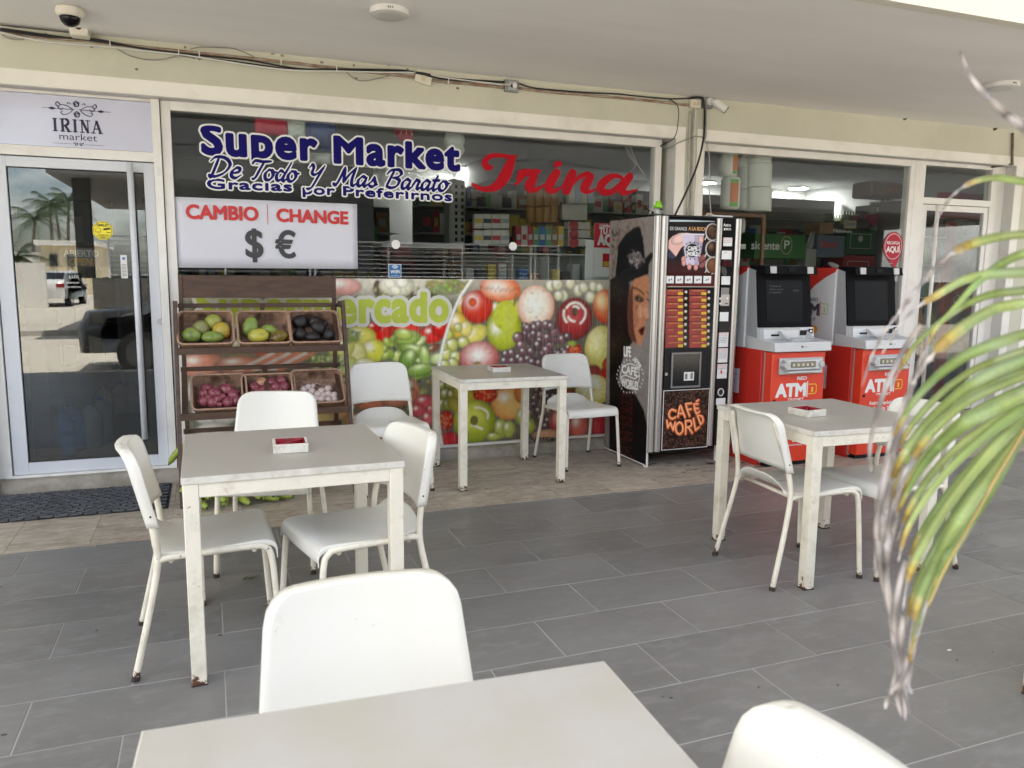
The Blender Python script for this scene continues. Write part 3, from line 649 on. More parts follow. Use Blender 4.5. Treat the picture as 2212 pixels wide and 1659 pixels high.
# brush script, letter by letter (x-height 1)
SCR={'D':([[(.55,1.9),(.25,.1),(.05,.15)],[(-.1,1.5),(.3,1.95),(1.1,1.9),(1.6,1.3),(1.3,.5),(.6,.05),(.1,.1)]],1.8),
'e':([[(.1,.45),(.65,.6),(.7,.95),(.4,1.0),(.1,.6),(.15,.15),(.5,0),(.95,.35)]],.95),
'T':([[(0,1.5),(.2,1.85),(.9,1.8),(1.6,1.9)],[(1.0,1.8),(.75,1.0),(.5,.15),(.25,0)]],1.25),
'o':([[(.6,.95),(.3,1.0),(.05,.55),(.2,.05),(.55,.05),(.75,.5),(.6,.95),(.75,.8),(1.0,.85)]],1.0),
'd':([[(.65,.85),(.35,1.0),(.08,.55),(.2,.05),(.5,.1),(.75,.6),(1.15,1.9)],[(.8,.8),(.68,.2),(.8,0),(1.1,.3)]],1.05),
'Y':([[(0,1.6),(.25,1.9),(.4,1.6),(.35,1.1),(.6,.9),(1.0,1.2),(1.4,1.9)],[(1.4,1.9),(1.05,.9),(.6,-.4),(.15,-.6)]],1.5),
'M':([[(-.1,.1),(.15,.0),(.4,.8),(.6,1.85)],[(.6,1.85),(.7,.9),(.75,.25)],[(.75,.25),(1.1,1.1),(1.6,1.9)],[(1.6,1.9),(1.45,.9),(1.5,.15),(1.7,0),(1.95,.3)]],1.95),
'a':([[(.7,.85),(.4,1.0),(.08,.6),(.15,.05),(.45,.1),(.75,.8)],[(.78,.95),(.66,.3),(.75,0),(1.1,.3)]],1.02),
's':([[(0,.2),(.3,.6),(.45,1.05)],[(.45,1.05),(.5,.7),(.65,.35),(.45,0),(.1,.1)],[(.5,.05),(.85,.3)]],.85),
'B':([[(.5,1.85),(.3,1.0),(.1,.1)],[(-.1,1.4),(.2,1.85),(.9,1.95),(1.2,1.55),(.9,1.15),(.5,1.05)],[(.7,1.05),(1.15,.85),(1.05,.25),(.6,0),(.1,.1)]],1.45),
'r':([[(0,.3),(.25,.95),(.3,1.1)],[(.3,1.0),(.55,.85),(.5,.4),(.55,.05),(.9,.3)]],.85),
't':([[(.35,1.6),(.15,.5),(.25,.0),(.65,.3)],[(-.05,1.05),(.6,1.1)]],.65)}
def script_line(par,name,s,x0,x1,yb,xh_,mats):
    a=onpane(c2,x0,yb[0]); b=onpane(c2,x1,yb[1]); u=Vector((b[0]-a[0],0,b[1]-a[1])); L=u.length; u.normalize()
    tot=sum(SCR[c][1] if c!=' ' else .75 for c in s); k=L/tot
    segs=[]; x=0; nv=(math.cos(.7),math.sin(.7))
    for ch in s:
        if ch==' ': x+=.75; continue
        st,wdt=SCR[ch]
        for q in st:
            pts=[((x+px+.22*py)*k,py*xh_) for px,py in q]
            def rf(t,d):
                L=math.hypot(d.x,d.y)+1e-9; cr_=abs(d.x/L*nv[1]-d.y/L*nv[0]); return (.075+.10*cr_)*k*(.55+.45*min(1,min(t,1-t)*8))
            segs+=stroke_segs(pts,rf,6)
        x+=wdt
    o=Vector((a[0],YG,a[1]))
    t=MB(); fill_segs(t,segs,.0085,.003,o,u,UZ,.0022); t.build(name+'_outline',mats[1],par)
    t=MB(); fill_segs(t,segs,0,.0022,o,u,UZ,.0028); t.build(name,mats[0],par)
script_line(wd,'motto_line','De Todo',335,950,(574,611),.066,(m_blue,m_wv))
script_line(wd,'motto_line','Y',1010,1120,(620,626),.066,(m_blue,m_wv))
script_line(wd,'motto_line','Mas Barato',1205,1990,(630,676),.066,(m_blue,m_wv))
# the owner name in swelling red script
def swash(strokes,k=.00139):
    S=[]
    for st in strokes:
        P3=catmull([onpane(c3,x,y)+(w_*k/2*1.12,) for x,y,w_ in st],8)
        S+=[(p.x,p.y,q.x,q.y,max(.001,p.z),max(.001,q.z)) for p,q in zip(P3[:-1],P3[1:])]
    return S
OWN=[[(320,615,16),(282,612,34),(258,575,30),(290,532,26),(345,515,22),(420,520,20),(480,530,22),(535,516,4)],
 [(508,530,14),(470,590,46),(425,690,56),(365,765,44),(280,796,26),(205,782,22),(160,752,12)],
 [(515,755,12),(560,715,18),(600,655,18)],[(540,705,20),(565,662,34),(620,660,36),(690,652,26),(720,645,12)],[(690,658,20),(655,720,46),(632,775,48),(675,802,26),(740,770,12),(775,740,6)],
 [(775,735,6),(815,690,18),(850,660,24)],[(856,660,42),(815,725,50),(793,785,46),(832,810,24),(880,790,12),(925,745,6)],[(850,592,26),(880,584,28)],
 [(920,745,8),(955,680,16),(985,658,20)],[(990,665,44),(962,735,50),(938,805,46)],[(975,770,12),(1040,700,20),(1105,672,28),(1140,690,36)],[(1140,695,36),(1108,745,48),(1085,795,42),(1130,815,20),(1190,790,10),(1215,770,8)],
 [(1395,700,20),(1340,682,24),(1275,712,38),(1222,770,44),(1240,815,36),(1310,818,30),(1370,770,26),(1425,712,22)],[(1465,690,40),(1418,750,48),(1395,805,42),(1435,826,24),(1490,810,14),(1530,798,5)]]
t=MB(); fill_segs(t,swash(OWN),0,.0022,(0,YG,0),UX,UZ,.0015); t.build('owner_name',m_redv,wd)
# small things stuck to the panes
p=aty(853,585,YG); wf=B('wifi_sticker',(p.x-.047,YG-.0015,p.z-.048),(p.x+.047,YG,p.z+.048),m_wv,wd); 
B('blue_field',(p.x-.043,YG-.002,p.z-.044),(p.x+.043,YG-.0016,p.z+.044),M('wifi_blue',(.015,.14,.36),.4),wf)
t=MB(); text(t,'WiFi',(p.x,YG-.0021,p.z-.018),UX,UZ,width=.066,h=.024,align='C',weight=.03); text(t,'Available',(p.x,YG-.0021,p.z-.036),UX,UZ,width=.055,h=.007,align='C')
for r in (.012,.021,.030): pen(t,[[(r*math.cos(a),r*math.sin(a)) for a in np.linspace(PI*.22,PI*.78,6)]],(p.x,YG-.0021,p.z+.008),UX,UZ,1.,.005,.005)
t.build('print',m_wv,wf)
for (px,py,lb) in ((855,528,'left'),(1108,532,'right')):
    p=aty(px,py,YG); ngon(wd,'sticker_back',p,.034,8,m_wv,YG,PI/8)
# black board and the exchange banner taped over the left pane
B('black_board',(-.176,5.766,1.42),(1.135,5.772,2.152),M('black_board_face',(.006,.006,.007),.5),wd,label='black board standing behind the left pane')
bn=thing('exchange_banner','white banner with red CAMBIO CHANGE and grey dollar and euro signs','banner',(.42,5.745,1.66))
a_=aty(377,425,5.75); b_=aty(771,441,5.75); cc=aty(773,581,5.75); dd=aty(384,578,5.75)
g=MB(); n=24; top=[a_.lerp(b_,i/n) for i in range(n+1)]; bot=[dd.lerp(cc,i/n) for i in range(n+1)]
g.grid([[Vector((t_.x,5.7485-.0015*math.sin(i*.9),t_.z)).lerp(Vector((b2.x,5.7485-.003*abs(math.sin(i*.5)),b2.z)),j/6) for j in range(7)] for i,(t_,b2) in enumerate(zip(top,bot))])
g.build('banner_sheet',M('white_banner',(.66,.665,.74),.5,var=.03,vs=1),bn,smooth=True,solid=.001)
YB=5.742
m_r=M('print_red',(.56,.03,.03),.5); m_gd=M('print_charcoal',(.045,.045,.048),.5)
def bt(s,x0,x1,yb,h,mt,wgt):
    a=onpane(c2,x0,yb[0],YB); b=onpane(c2,x1,yb[1],YB); u=Vector((b[0]-a[0],0,b[1]-a[1])); L=u.length; u.normalize(); t=MB(); btext(t,s,Vector((a[0],YB,a[1]+wgt)) +u*wgt,u,UZ,L-2*wgt,h-2*wgt,wgt,out=.0005,cell=.0022); t.build('lettering',mt,bn)
bt('CAMBIO',180,683,(868,884),.098,m_r,.005); bt('CHANGE',806,1303,(888,908),.094,m_r,.005)
a=onpane(c2,742,768,YB); b=onpane(c2,745,908,YB); B('rule',(a[0]-.002,YB-.0006,b[1]),(a[0]+.002,YB,a[1]),m_r,bn)
bt('$',592,718,(1136,1138),.20,m_gd,.006); bt('€',798,942,(1138,1142),.185,m_gd,.006)
# ================================================================ the fruit and vegetable mural
mu=thing('fruit_mural','vinyl mural of apples, pears, grapes and lettuce along the foot of the window','mural',(1.5,Y,.1))
YM=5.752
pr=Print(-.18,3.42,.103,1.368,.0066,(.30,.29,.25))
rs=np.random.RandomState(3)
n1=pr.noise(9,1); n2=pr.noise(3,2)
pr.C[:]=(np.array([.10,.10,.07])+n1[...,None]*np.array([.12,.12,.09]))
def mp_(x,y): return onpane(c6,x,y,YM)
K=abs(mp_(1100,700)[0]-mp_(1000,700)[0])/100
def E(x,y,rx,ry,col,rot=0,**k):
    cx,cz=mp_(x,y); return pr.ell(cx,cz,rx*K,ry*K,rad(rot),s2l(col),**k)
WH=s2l((250,246,236))
# pale top: white print ground with glare washed into its colour
topw=np.clip((pr.Z-1.20)/.12,0,1)*.85; pr.put(topw,s2l((214,210,196)))
def poly(pts,col,**k): return pr.poly([mp_(*p) for p in pts],s2l(col) if not callable(col) else col,**k)
for i in range(420):
    c_=[(60,70,40),(96,104,60),(120,70,50),(140,120,70),(80,60,44),(150,150,100)][rs.randint(6)]; E(-1100+rs.rand()*3300,90+rs.rand()*1250,16+rs.rand()*46,12+rs.rand()*34,c_,rs.rand()*180,hi=s2l((190,190,150)),hs=.3)
# --- left: vegetables (behind and beside the rack)
for x,y,rx,ry,c in ((-900,60,90,60,(222,120,110)),(-700,60,110,60,(214,210,190)),(-450,80,110,70,(196,202,160)),(-200,70,120,60,(220,180,170)),(80,110,120,60,(224,170,160)),(480,105,125,70,(226,226,200)),(430,90,40,36,(240,240,222)),(520,80,44,38,(240,240,226)),(470,140,40,30,(235,234,210)),(850,110,150,60,(150,158,110)),(800,90,60,40,(190,190,150))): E(x,y,rx,ry,c,hi=WH if c[0]>200 else None,hs=.5)
for i in range(70):
    E(700+rs.rand()*330,75+rs.rand()*75,10+rs.rand()*10,8+rs.rand()*8,(120+rs.randint(60),130+rs.randint(55),80+rs.randint(40)))
for x,y,rx,ry,rot,c in ((350,455,100,75,-20,(206,48,36)),(545,430,105,60,0,(214,60,50)),(740,470,95,65,5,(208,56,52)),(810,430,70,60,0,(196,44,36)),(300,420,60,40,0,(190,30,24))): E(x,y,rx,ry,c,rot,hi=WH,hs=.22,hp=(-.2,.4))
poly([(440,470),(470,420),(400,500),(330,540)],(50,50,40))
for x,y,rx,ry,c in ((200,490,110,75,(226,218,120)),(300,595,90,82,(216,214,100)),(150,620,95,95,(232,228,170)),(60,560,90,90,(214,214,150)),(70,700,110,70,(206,214,150)),(240,700,80,50,(226,224,180))): E(x,y,rx,ry,c,hi=WH,hs=.35,edge=s2l((170,165,70)))
for i in range(60): E(90+rs.rand()*110,440+rs.rand()*90,14,5,(140,160,90),rs.rand()*180)
# lettuce: ruffled leaves
def leaf_(x,y,rx,ry,rot,c):
    E(x,y,rx,ry,c,rot,edge=s2l([v*.55 for v in c]),hi=s2l((226,236,180)),hs=.4,hp=(0,.5)); 
for i in range(46):
    a=rs.rand()*6.28; q=rs.rand()**.6*160; leaf_(640+q*math.cos(a)*.95,640+q*math.sin(a)*.9,24+rs.rand()*46,16+rs.rand()*28,rs.rand()*180,[(128,160,60),(150,178,84),(186,204,130),(96,132,44),(206,216,160)][rs.randint(5)])
for i in range(16): leaf_(430+rs.rand()*120-40,560+rs.rand()*150-60,20+rs.rand()*26,16+rs.rand()*20,rs.rand()*180,[(170,190,90),(196,206,120),(140,166,70)][rs.randint(3)])
leaf_(560,500,95,55,10,(150,176,84)); leaf_(530,470,70,40,-10,(176,192,100)); leaf_(600,590,120,40,-15,(128,160,66)); leaf_(690,640,40,80,10,(170,196,110)); leaf_(560,660,60,80,-30,(110,146,56)); leaf_(650,740,120,45,10,(136,166,76))
# roots, radishes, peppers below
for x,y,rx,ry,rot,c in ((285,985,120,50,3,(198,130,104)),(465,965,100,50,-5,(196,134,110)),(600,890,50,90,20,(204,140,110)),(590,940,45,70,0,(190,120,96)),(560,850,40,40,0,(222,214,196)),(690,980,78,52,0,(206,96,104)),(640,1045,55,48,0,(200,90,100)),(715,1105,50,55,0,(206,100,110)),(740,1040,40,40,0,(196,80,90)),(410,1235,60,40,0,(196,70,50)),(150,960,80,50,0,(200,140,118)),(60,900,70,60,0,(206,160,130)),(30,1050,90,60,0,(190,150,110)),(200,1120,110,60,0,(186,140,100)),(500,1200,90,60,0,(150,150,110)),(650,1200,80,50,0,(190,110,90)),(730,1230,60,60,0,(120,120,80)),(330,1130,70,60,0,(160,120,80))): E(x,y,rx,ry,c,rot,hi=WH,hs=.25)
# behind the rack: carrots, greens, eggs
for x,y,rx,ry,rot,c in ((-560,520,70,110,20,(214,120,90)),(-700,560,90,60,0,(150,150,90)),(-900,520,80,90,0,(216,130,110)),(-1000,700,150,80,0,(226,160,140)),(-700,700,160,60,0,(210,150,130)),(-1000,900,80,120,0,(230,226,214)),(-950,1050,90,90,0,(236,232,226)),(-820,1060,90,80,0,(230,226,216)),(-600,1000,140,90,0,(150,160,90)),(-300,950,140,90,0,(120,130,70)),(-100,900,120,80,0,(190,160,110)),(-150,1120,140,90,0,(200,180,130)),(-450,1180,160,80,0,(180,160,120)),(-900,1200,120,60,0,(226,222,214)),(-250,500,100,100,0,(206,170,120))): E(x,y,rx,ry,c,rot,hi=WH,hs=.3)
for k in range(6):
    x=-560+k*62; poly([(x-190,745),(x-130,745),(x+130,615),(x+100,600)],((214,140,118) if k%2 else (228,214,204)))
for i in range(40): leaf_(-150+rs.rand()*240,640+rs.rand()*90,14+rs.rand()*20,9+rs.rand()*14,rs.rand()*180,[(150,166,110),(112,134,76),(176,186,130)][rs.randint(3)])
# --- curved divider
xs=[(1040,60),(960,180),(905,300),(865,420),(835,520),(812,620),(795,720),(785,850),(785,980),(790,1100),(805,1220),(820,1320)]
# --- right: fruit
rp=[(1045,60)]+[(x+14,y) for x,y in xs[1:]]+[(2200,1320),(2200,60)]
mk=poly(rp,(96,92,78))
n3=pr.noise(14,4); pr.C=np.where((mk>.5)[...,None],pr.C*(.55+.9*n3[...,None]),pr.C); pr.put(mk*topw*.6,s2l((210,206,190)))
def inR(fn):
    keep=pr.C.copy(); fn(); pr.C=np.where((mk>.5)[...,None],pr.C,keep)
def grape(x,y,r,c,hs=.28,hp=(-.25,.35)): E(x,y,r,r*(.95+.1*rs.rand()),c,hi=WH,hs=hs,hp=hp,edge=s2l([v*.4 for v in c]))
def right():
    for x,y,rx,ry,rot,c in ((940,400,70,95,0,(226,196,90)),(1070,470,100,66,25,(224,214,120)),(980,250,60,60,0,(214,190,90)),(1000,430,50,60,0,(230,216,130)),(1215,290,50,70,-30,(170,176,90))): E(x,y,rx,ry,c,rot,hi=WH,hs=.35)
    for x,y,r in ((890,550,56),(980,530,46),(850,620,50),(920,640,46),(900,690,44),(860,470,46),(940,420,34),(840,700,40),(830,560,36)): grape(x,y,r,(206,210,124),.35)
    E(1085,262,120,118,(200,62,44),edge=s2l((150,30,20)),hi=WH,hp=(-.3,.35),hs=.38); E(1050,228,30,32,(206,92,60)); 
    E(1262,128,158,92,(226,150,104),-8,edge=s2l((200,84,44)),hi=WH,hs=.55,hp=(-.2,.1))
    for i in range(16): E(1110+i*19,112+rs.randint(30),10,3,(150,74,40),60+rs.rand()*30)
    E(1350,300,62,92,(198,200,104),-12,edge=s2l((150,156,60)),hi=s2l((230,232,170)),hs=.5); E(1288,430,136,160,(186,194,74),0,edge=s2l((126,134,40)),hi=WH,hp=(-.45,.05),hs=.28); E(1300,330,95,110,(194,200,88),-10,edge=s2l((186,194,80)))
    E(1372,210,10,46,(124,104,66),-10)
    E(1530,262,146,156,(240,232,206),0,edge=s2l((206,120,84)),hi=WH,hs=.8,hp=(-.1,.2))
    for x,y in ((1640,105),(1690,95),(1735,180),(1790,90),(1850,140),(1890,120),(1940,190),(1960,110),(2010,120),(1700,180)): grape(x,y,38+rs.rand()*14,(222,222,188),.5)
    E(2052,262,104,132,(214,110,72),15,edge=s2l((170,50,30)),hi=s2l((246,226,180)),hs=.5,hp=(-.2,.4))
    E(1820,355,150,160,(158,52,50),0,edge=s2l((84,24,28)),hi=s2l((196,90,90)),hs=.5,hp=(0,.2))
    for r0,a0,a1 in ((80,.5,2.6),(60,3.6,4.7),(88,-1.0,.35),(92,2.9,3.9),(50,.9,1.8)):
        cx,cz=mp_(1822,312); pr.line([(cx+r0*K*math.cos(a),cz+r0*K*math.sin(a)) for a in np.linspace(a0,a1,10)],.020,WH,.95)
    E(1820,300,26,32,(96,70,56)); 
    for i in range(64):
        x=1380+rs.rand()*400; y=395+rs.rand()*330; 
        if (x-1570)**2/220**2+(y-560)**2/170**2<1.1 and not (x<1440 and y<470): grape(x,y,33+rs.rand()*9,[(112,78,86),(92,62,70),(130,92,98)][rs.randint(3)],.26)
    for x,y in ((1300,620),(1345,612),(1290,672),(1350,672),(1420,668),(1430,600),(1490,600),(1500,680),(1550,690),(1550,400),(1640,410),(1465,425)): grape(x,y,34,(110,78,84),.26)
    E(1100,648,152,122,(196,64,52),0,edge=s2l((140,34,30)),hi=WH,hs=.62,hp=(-.05,.15)); E(1085,688,30,12,(150,130,70))
    E(2022,580,142,178,(212,206,120),0,edge=s2l((170,150,70)),hi=s2l((236,230,180)),hs=.6)
    E(1820,592,58,52,(196,50,40)); E(1800,540,40,22,(150,170,80)); 
    for x,y,rx,ry,c in ((1960,760,70,60,(150,60,50)),(2060,770,60,60,(190,60,44))): E(x,y,rx,ry,c)
    # lower band
    for x,y,r in ((830,860,52),(880,850,46),(850,930,56),(820,1000,48),(900,930,50),(870,1000,46)): grape(x,y,r,(150,160,80),.3)
    E(990,930,110,60,(178,168,70),-30,hi=WH,hs=.3); E(930,1010,90,50,(160,150,70),-40)
    E(1330,985,146,128,(222,186,120),0,edge=s2l((196,120,70)),hi=WH,hs=.3); E(1420,910,60,80,(206,130,80)); 
    E(1148,925,94,60,(196,60,44),-5); E(850,1120,58,74,(190,50,40),0)
    for x,y,a,b in ((1148,925,80,48),(850,1120,46,60),(2010,1155,80,66),(1820,592,46,40)):
        for i in range(26):
            t_=rs.rand()*6.28; q=rs.rand()**.5; E(x+a*q*math.cos(t_),y+b*q*math.sin(t_),5,5,(238,180,130))
    E(1068,1128,162,158,(168,178,66),0,edge=s2l((104,118,34)),hi=s2l((214,220,120)),hs=.6,hp=(-.2,.3))
    cx,cz=mp_(1075,1090); pr.line([(cx+95*K*math.cos(a),cz+95*K*math.sin(a)*.7) for a in np.linspace(-.3,1.6,9)],.016,WH,.85); pr.line([(cx-30*K,cz-60*K),(cx+50*K,cz-95*K)],.018,WH,.8); E(1062,1120,30,36,(110,110,50))
    for i in range(44):
        x=1480+rs.rand()*200; y=880+rs.rand()*300
        if x+y*.1>1560 or y<1100: grape(x,y,28+rs.rand()*8,[(104,76,78),(84,60,66),(124,96,92)][rs.randint(3)],.26)
    for x,y,rx,ry in ((1262,1180,54,76),(1322,1185,52,66),(1480,1165,46,58),(1430,1090,60,70),(1210,1240,60,30)): E(x,y,rx,ry,(180,190,100),0,hi=WH,hs=.3)
    E(1725,1140,104,124,(196,84,84),0,edge=s2l((140,40,50)),hi=s2l((240,200,180)),hs=.4); E(1850,1160,80,100,(206,110,96),0,hi=WH,hs=.35); E(2012,1155,96,84,(190,70,74),0,edge=s2l((130,36,44)))
    E(1960,890,150,118,(228,222,150),-10,edge=s2l((214,196,90)),hi=WH,hs=.7)
    cx,cz=mp_(1960,890)
    for a in np.linspace(0,PI*2,14): pr.line([(cx,cz),(cx+120*K*math.cos(a),cz+90*K*math.sin(a))],.006,s2l((206,196,110)),.7)
    E(1760,910,60,60,(190,80,70)); E(1800,860,90,30,(130,120,60),15)
    E(870,1262,84,58,(186,56,60)); E(1600,1225,110,40,(214,170,140)); E(2000,1260,110,36,(206,140,110)); E(2080,700,60,60,(190,90,60))
inR(right)
pr.line([mp_(*p) for p in xs],.022,s2l((236,234,226)))
# black weathered scuffs
for i in range(60): 
    x,y=rs.rand()*2000+50,rs.rand()*1200+70; E(x,y,3+rs.rand()*6,2,(70,60,46),rs.rand()*180)
# fading of the print and the white margin
g2=pr.noise(45,21,3); pr.C*=(1+(g2[...,None]-.5)*.35); fade=(pr.noise(2.2,8)-.5)*.22; pr.C=np.clip(pr.C*(1+fade[...,None]),0,1)*.93+.035
pr.blur(1); gy=pr.C.mean(2,keepdims=True); pr.C=np.clip(gy+(pr.C-gy)*1.22,0,1); pr.C=np.clip(pr.C*1.15-.02,0,1)
pr.build('mural_print',M_attr('mural_vinyl',.5,.22,streak=.35),mu,lambda x,z:np.stack([x,np.full(x.shape,YM),z],1))
# the lime word with its white cloud outline
m_mw=M('mural_white',(.66,.66,.58),.45,var=.06,vs=4); m_lime=M('lime_print',(.50,.58,.06),.45,var=.12,vs=6)
for wrd,xa,xb,yb in (('Superm',-1030,2,(400,394)),('ercado',34,872,(392,380))): word(mu,'word',wrd,c6,xa,xb,yb,.232,(m_lime,m_mw),.0145,.026,spacing=1.1,Y=YM,warp=xh(.204,1.13))
B('mural_backing',(-.181,YM+.0015,.101),(3.421,YM+.004,1.3665),M('mural_back',(.6,.6,.58),.6),mu)
# ================================================================ white metal tables and chairs
m_leg=M('chipped_cream_paint',(.78,.73,.61),.40,var=.05,vs=9,rust=.75,bump=.1,bs=90,dirt=(.56,.51,.40),ds=12)
m_shell=M('white_chair_shell',(.73,.715,.66),.3,specks=.05,var=.05,vs=3.,rv=.04,col2=(.70,.68,.605))
m_top=M('greige_tabletop',(.385,.365,.325),.36,col2=(.355,.335,.295),vs=3.5)
m_edge=M('scuffed_table_edge',(.68,.65,.58),.5,var=.12,vs=22,dirt=(.46,.42,.35),ds=26)
m_cap=M('foot_cap',(.045,.03,.022),.8,var=.5,vs=60)
def make_table(name,label,loc,rz,top=m_top):
    t=thing(name,label,'table',(0,0,0))
    MB().box((-.375,-.375,.7225),(.375,.375,.740)).build('tabletop',top,t,bevel=.0015)
    g=MB()
    for a,b in (((-.377,-.377),(.377,-.3745)),((-.377,.3745),(.377,.377)),((-.377,-.3745),(-.3745,.3745)),((.3745,-.3745),(.377,.3745))): g.box((a[0],a[1],.7165),(b[0],b[1],.7385))
    g.build('edge_band',m_edge,t)
    for sx in (-1,1):
        for sy in (-1,1):
            x,y=sx*.3485,sy*.3485
            l=MB().box((x-.025,y-.025,.004),(x+.025,y+.025,.7155)).build('leg',m_leg,t,bevel=.003)
            MB().box((x-.0262,y-.0262,0),(x+.0262,y+.0262,.0045)).build('foot_cap',m_cap,l)
    for s in (-1,1):
        MB().box((-.323,s*.3705-.012 if s>0 else s*.3705,.667),(.323,s*.3705 if s>0 else s*.3705+.012,.7155)).build('apron',m_leg,t,bevel=.0015)
        MB().box((s*.3705-.012 if s>0 else s*.3705,-.323,.667),(s*.3705 if s>0 else s*.3705+.012,.323,.7155)).build('apron',m_leg,t,bevel=.0015)
    t.location=loc; t.rotation_euler=(0,0,rad(rz)); return t
def make_chair(label):
    c=thing('metal_chair',label,'chair',(0,0,0))
    def arc(P,n=5): return catmull(P,n)
    for s in (-1,1):
        # rear leg runs up into the back
        r=MB().tube(arc([(s*.238,-.262,.006),(s*.226,-.215,.20),(s*.214,-.180,.36),(s*.210,-.172,.43),(s*.206,-.178,.50),(s*.194,-.198,.60),(s*.180,-.2305,.70),(s*.165,-.2455,.765)]),.0125,8,flat=1.).build('leg',m_leg,c,smooth=True)
        MB().cyl((s*.2385,-.2625,0),(s*.237,-.259,.018),.0145,n=8).build('foot_cap',m_cap,r)
        # front leg, bent under the seat and joined to the rear one
        f=MB().tube(arc([(s*.222,.236,.006),(s*.214,.222,.22),(s*.207,.210,.375),(s*.206,.190,.417),(s*.205,.150,.427),(s*.206,0,.424),(s*.208,-.15,.420),(s*.210,-.172,.400)]),.0122,8).build('leg',m_leg,c,smooth=True)
        MB().cyl((s*.2222,.2362,0),(s*.2212,.2345,.018),.0142,n=8).build('foot_cap',m_cap,f)
    MB().cyl((-.205,.15,.412),(.205,.15,.412),.009,n=8).build('cross_bar',m_leg,c,smooth=True)
    MB().cyl((-.205,-.13,.408),(.205,-.13,.408),.009,n=8).build('cross_bar',m_leg,c,smooth=True)
    # seat: dished sheet with rolled front and upturned rear
    prof=[(.232,.385),(.233,.408),(.228,.428),(.214,.442),(.19,.449),(.13,.447),(.04,.438),(-.05,.434),(-.12,.440),(-.155,.455),(-.178,.482),(-.188,.505)]
    G=[]
    for i,(y,z) in enumerate(prof):
        row=[]
        back=max(0,(-y-.12)/.068); W_=.205-.035*back; 
        for j in range(-10,11):
            u=j/10; x=u*W_; zz=z-.010*(1-u*u)*(1 if -.15<y<.19 else .3) 
            if back>0: zz=z-.045*back*abs(u)**3
            row.append((x,y+.012*back*(1-u*u)*-1,zz))
        e=row[-1]; a=row[0]
        row=[(a[0]-.003,a[1],a[2]-.022)]+[(a[0]-.002,a[1],a[2]-.003)]+row+[(e[0]+.002,e[1],e[2]-.003)]+[(e[0]+.003,e[1],e[2]-.022)]
        G.append(row)
    MB().grid(G).build('seat',m_shell,c,smooth=True,solid=-.006,subsurf=1)
    # backrest: curved panel, rounded top corners, folded round the tubes
    G=[]; rc=.055; zt=.800
    zs=[.536,.56,.60,.65,.70,.74,.765,.782,.793,.798,.800]
    for z in zs:
        Wf=.214-.025*(z-.53)/.27; dz=max(0,z-(zt-rc)); W_=Wf-rc+math.sqrt(max(0,rc*rc-dz*dz))
        row=[]
        for j in range(-12,13):
            u=j/12; x=u*W_; uu=x/Wf
            y=-.193-.0245*(z-.6)/.1 +.016 - .034*(1-uu*uu) 
            lift=.010*(1-uu*uu) if z<.56 else (.006*(1-uu*uu) if z<.58 else 0)
            row.append((x,y,z+lift if z<.58 else z))
        a=row[0];e=row[-1]; fl=.040
        row=[(a[0]-.001,a[1]-fl,a[2]),(a[0]-.0035,a[1]-fl*.5,a[2]),(a[0]-.0025,a[1]-fl*.12,a[2])]+row+[(e[0]+.0025,e[1]-fl*.12,e[2]),(e[0]+.0035,e[1]-fl*.5,e[2]),(e[0]+.001,e[1]-fl,e[2])]
        G.append(row)
    last=G[-1]; yb=[last[3][1]]*3+[p[1] for p in last[3:-3]]+[last[-4][1]]*3
    xb=[last[3][0]-.0005]*3+[p[0] for p in last[3:-3]]+[last[-4][0]+.0005]*3
    for e_,dz in ((.15,.0015),(.5,.002),(1.,.0)): G.append([(xx,b-e_*.040 if 3<=j<len(last)-3 else min(y,b-e_*.040),z+dz*(3<=j<len(last)-3)) for j,((x,y,z),b,xx) in enumerate(zip(last,yb,xb))])
    MB().grid(G).build('backrest',m_shell,c,smooth=True,solid=-.005,weld=.0009)
    for s in (-1,1): MB().ball((s*.2125,-.188,.575),.004,8,6).build('rivet',m_cap,c)
    return c
tA=make_table('cafe_table','white square table in front of the fruit rack, ashtray on top',(.264,3.139,0),.5)
tB=make_table('cafe_table','small white table standing against the fruit mural',(1.868,5.170,0),-1.)
tC=make_table('cafe_table','white square table in front of the red cash machines',(2.869,3.089,0),-1.6)
m_top2=M('smeared_tabletop',(.43,.415,.395),.42,col2=(.40,.38,.33),vs=5.5,rv=.06)
tD=make_table('cafe_table','bare nearest table cut off by the lower edge',(.236,.824,0),-3.2,top=m_top2)
tE=make_table('cafe_table','table outside the right edge, only one rusty foot showing',(2.965,1.40,0),3.)
c0=make_chair('white chair at the left side of the table in front of the fruit rack')
for t in (tA,tB,tC,tD,tE): t['group']='white cafe tables on the terrace'
CH=[(None,(-.035,3.12),-90+1.5),
 ('white chair between the fruit rack and the table with the red ashtray',(.255,3.955),166),
 ('white chair with rust on its back leg at the right side of the left table',(.505,3.015),103),
 ('white chair in front of the lettuce part of the mural, left of the small table',(1.085,5.10),184),
 ('white chair beside the coffee machine, right of the small table',(2.575,5.30),183),
 ('white chair at the left side of the table by the cash machines',(2.62,3.0),-93.3),
 ('white chair partly behind the palm frond, right of the table by the cash machines',(3.12,2.93),91),
 ('large white chair back rising behind the nearest table',(.27,1.283),180),
 ('white chair back at the lower edge, right of the nearest table',(.515,.715),92)]
chairs=[]
for i,(lb,(x,y),rz) in enumerate(CH):
    c=c0 if i==0 else copy_tree(c0)
    c.location=(x,y,0); c.rotation_euler=(0,0,rad(rz)); c['group']='white metal chairs on the terrace'
    if lb: c['label']=lb
    chairs.append(c)
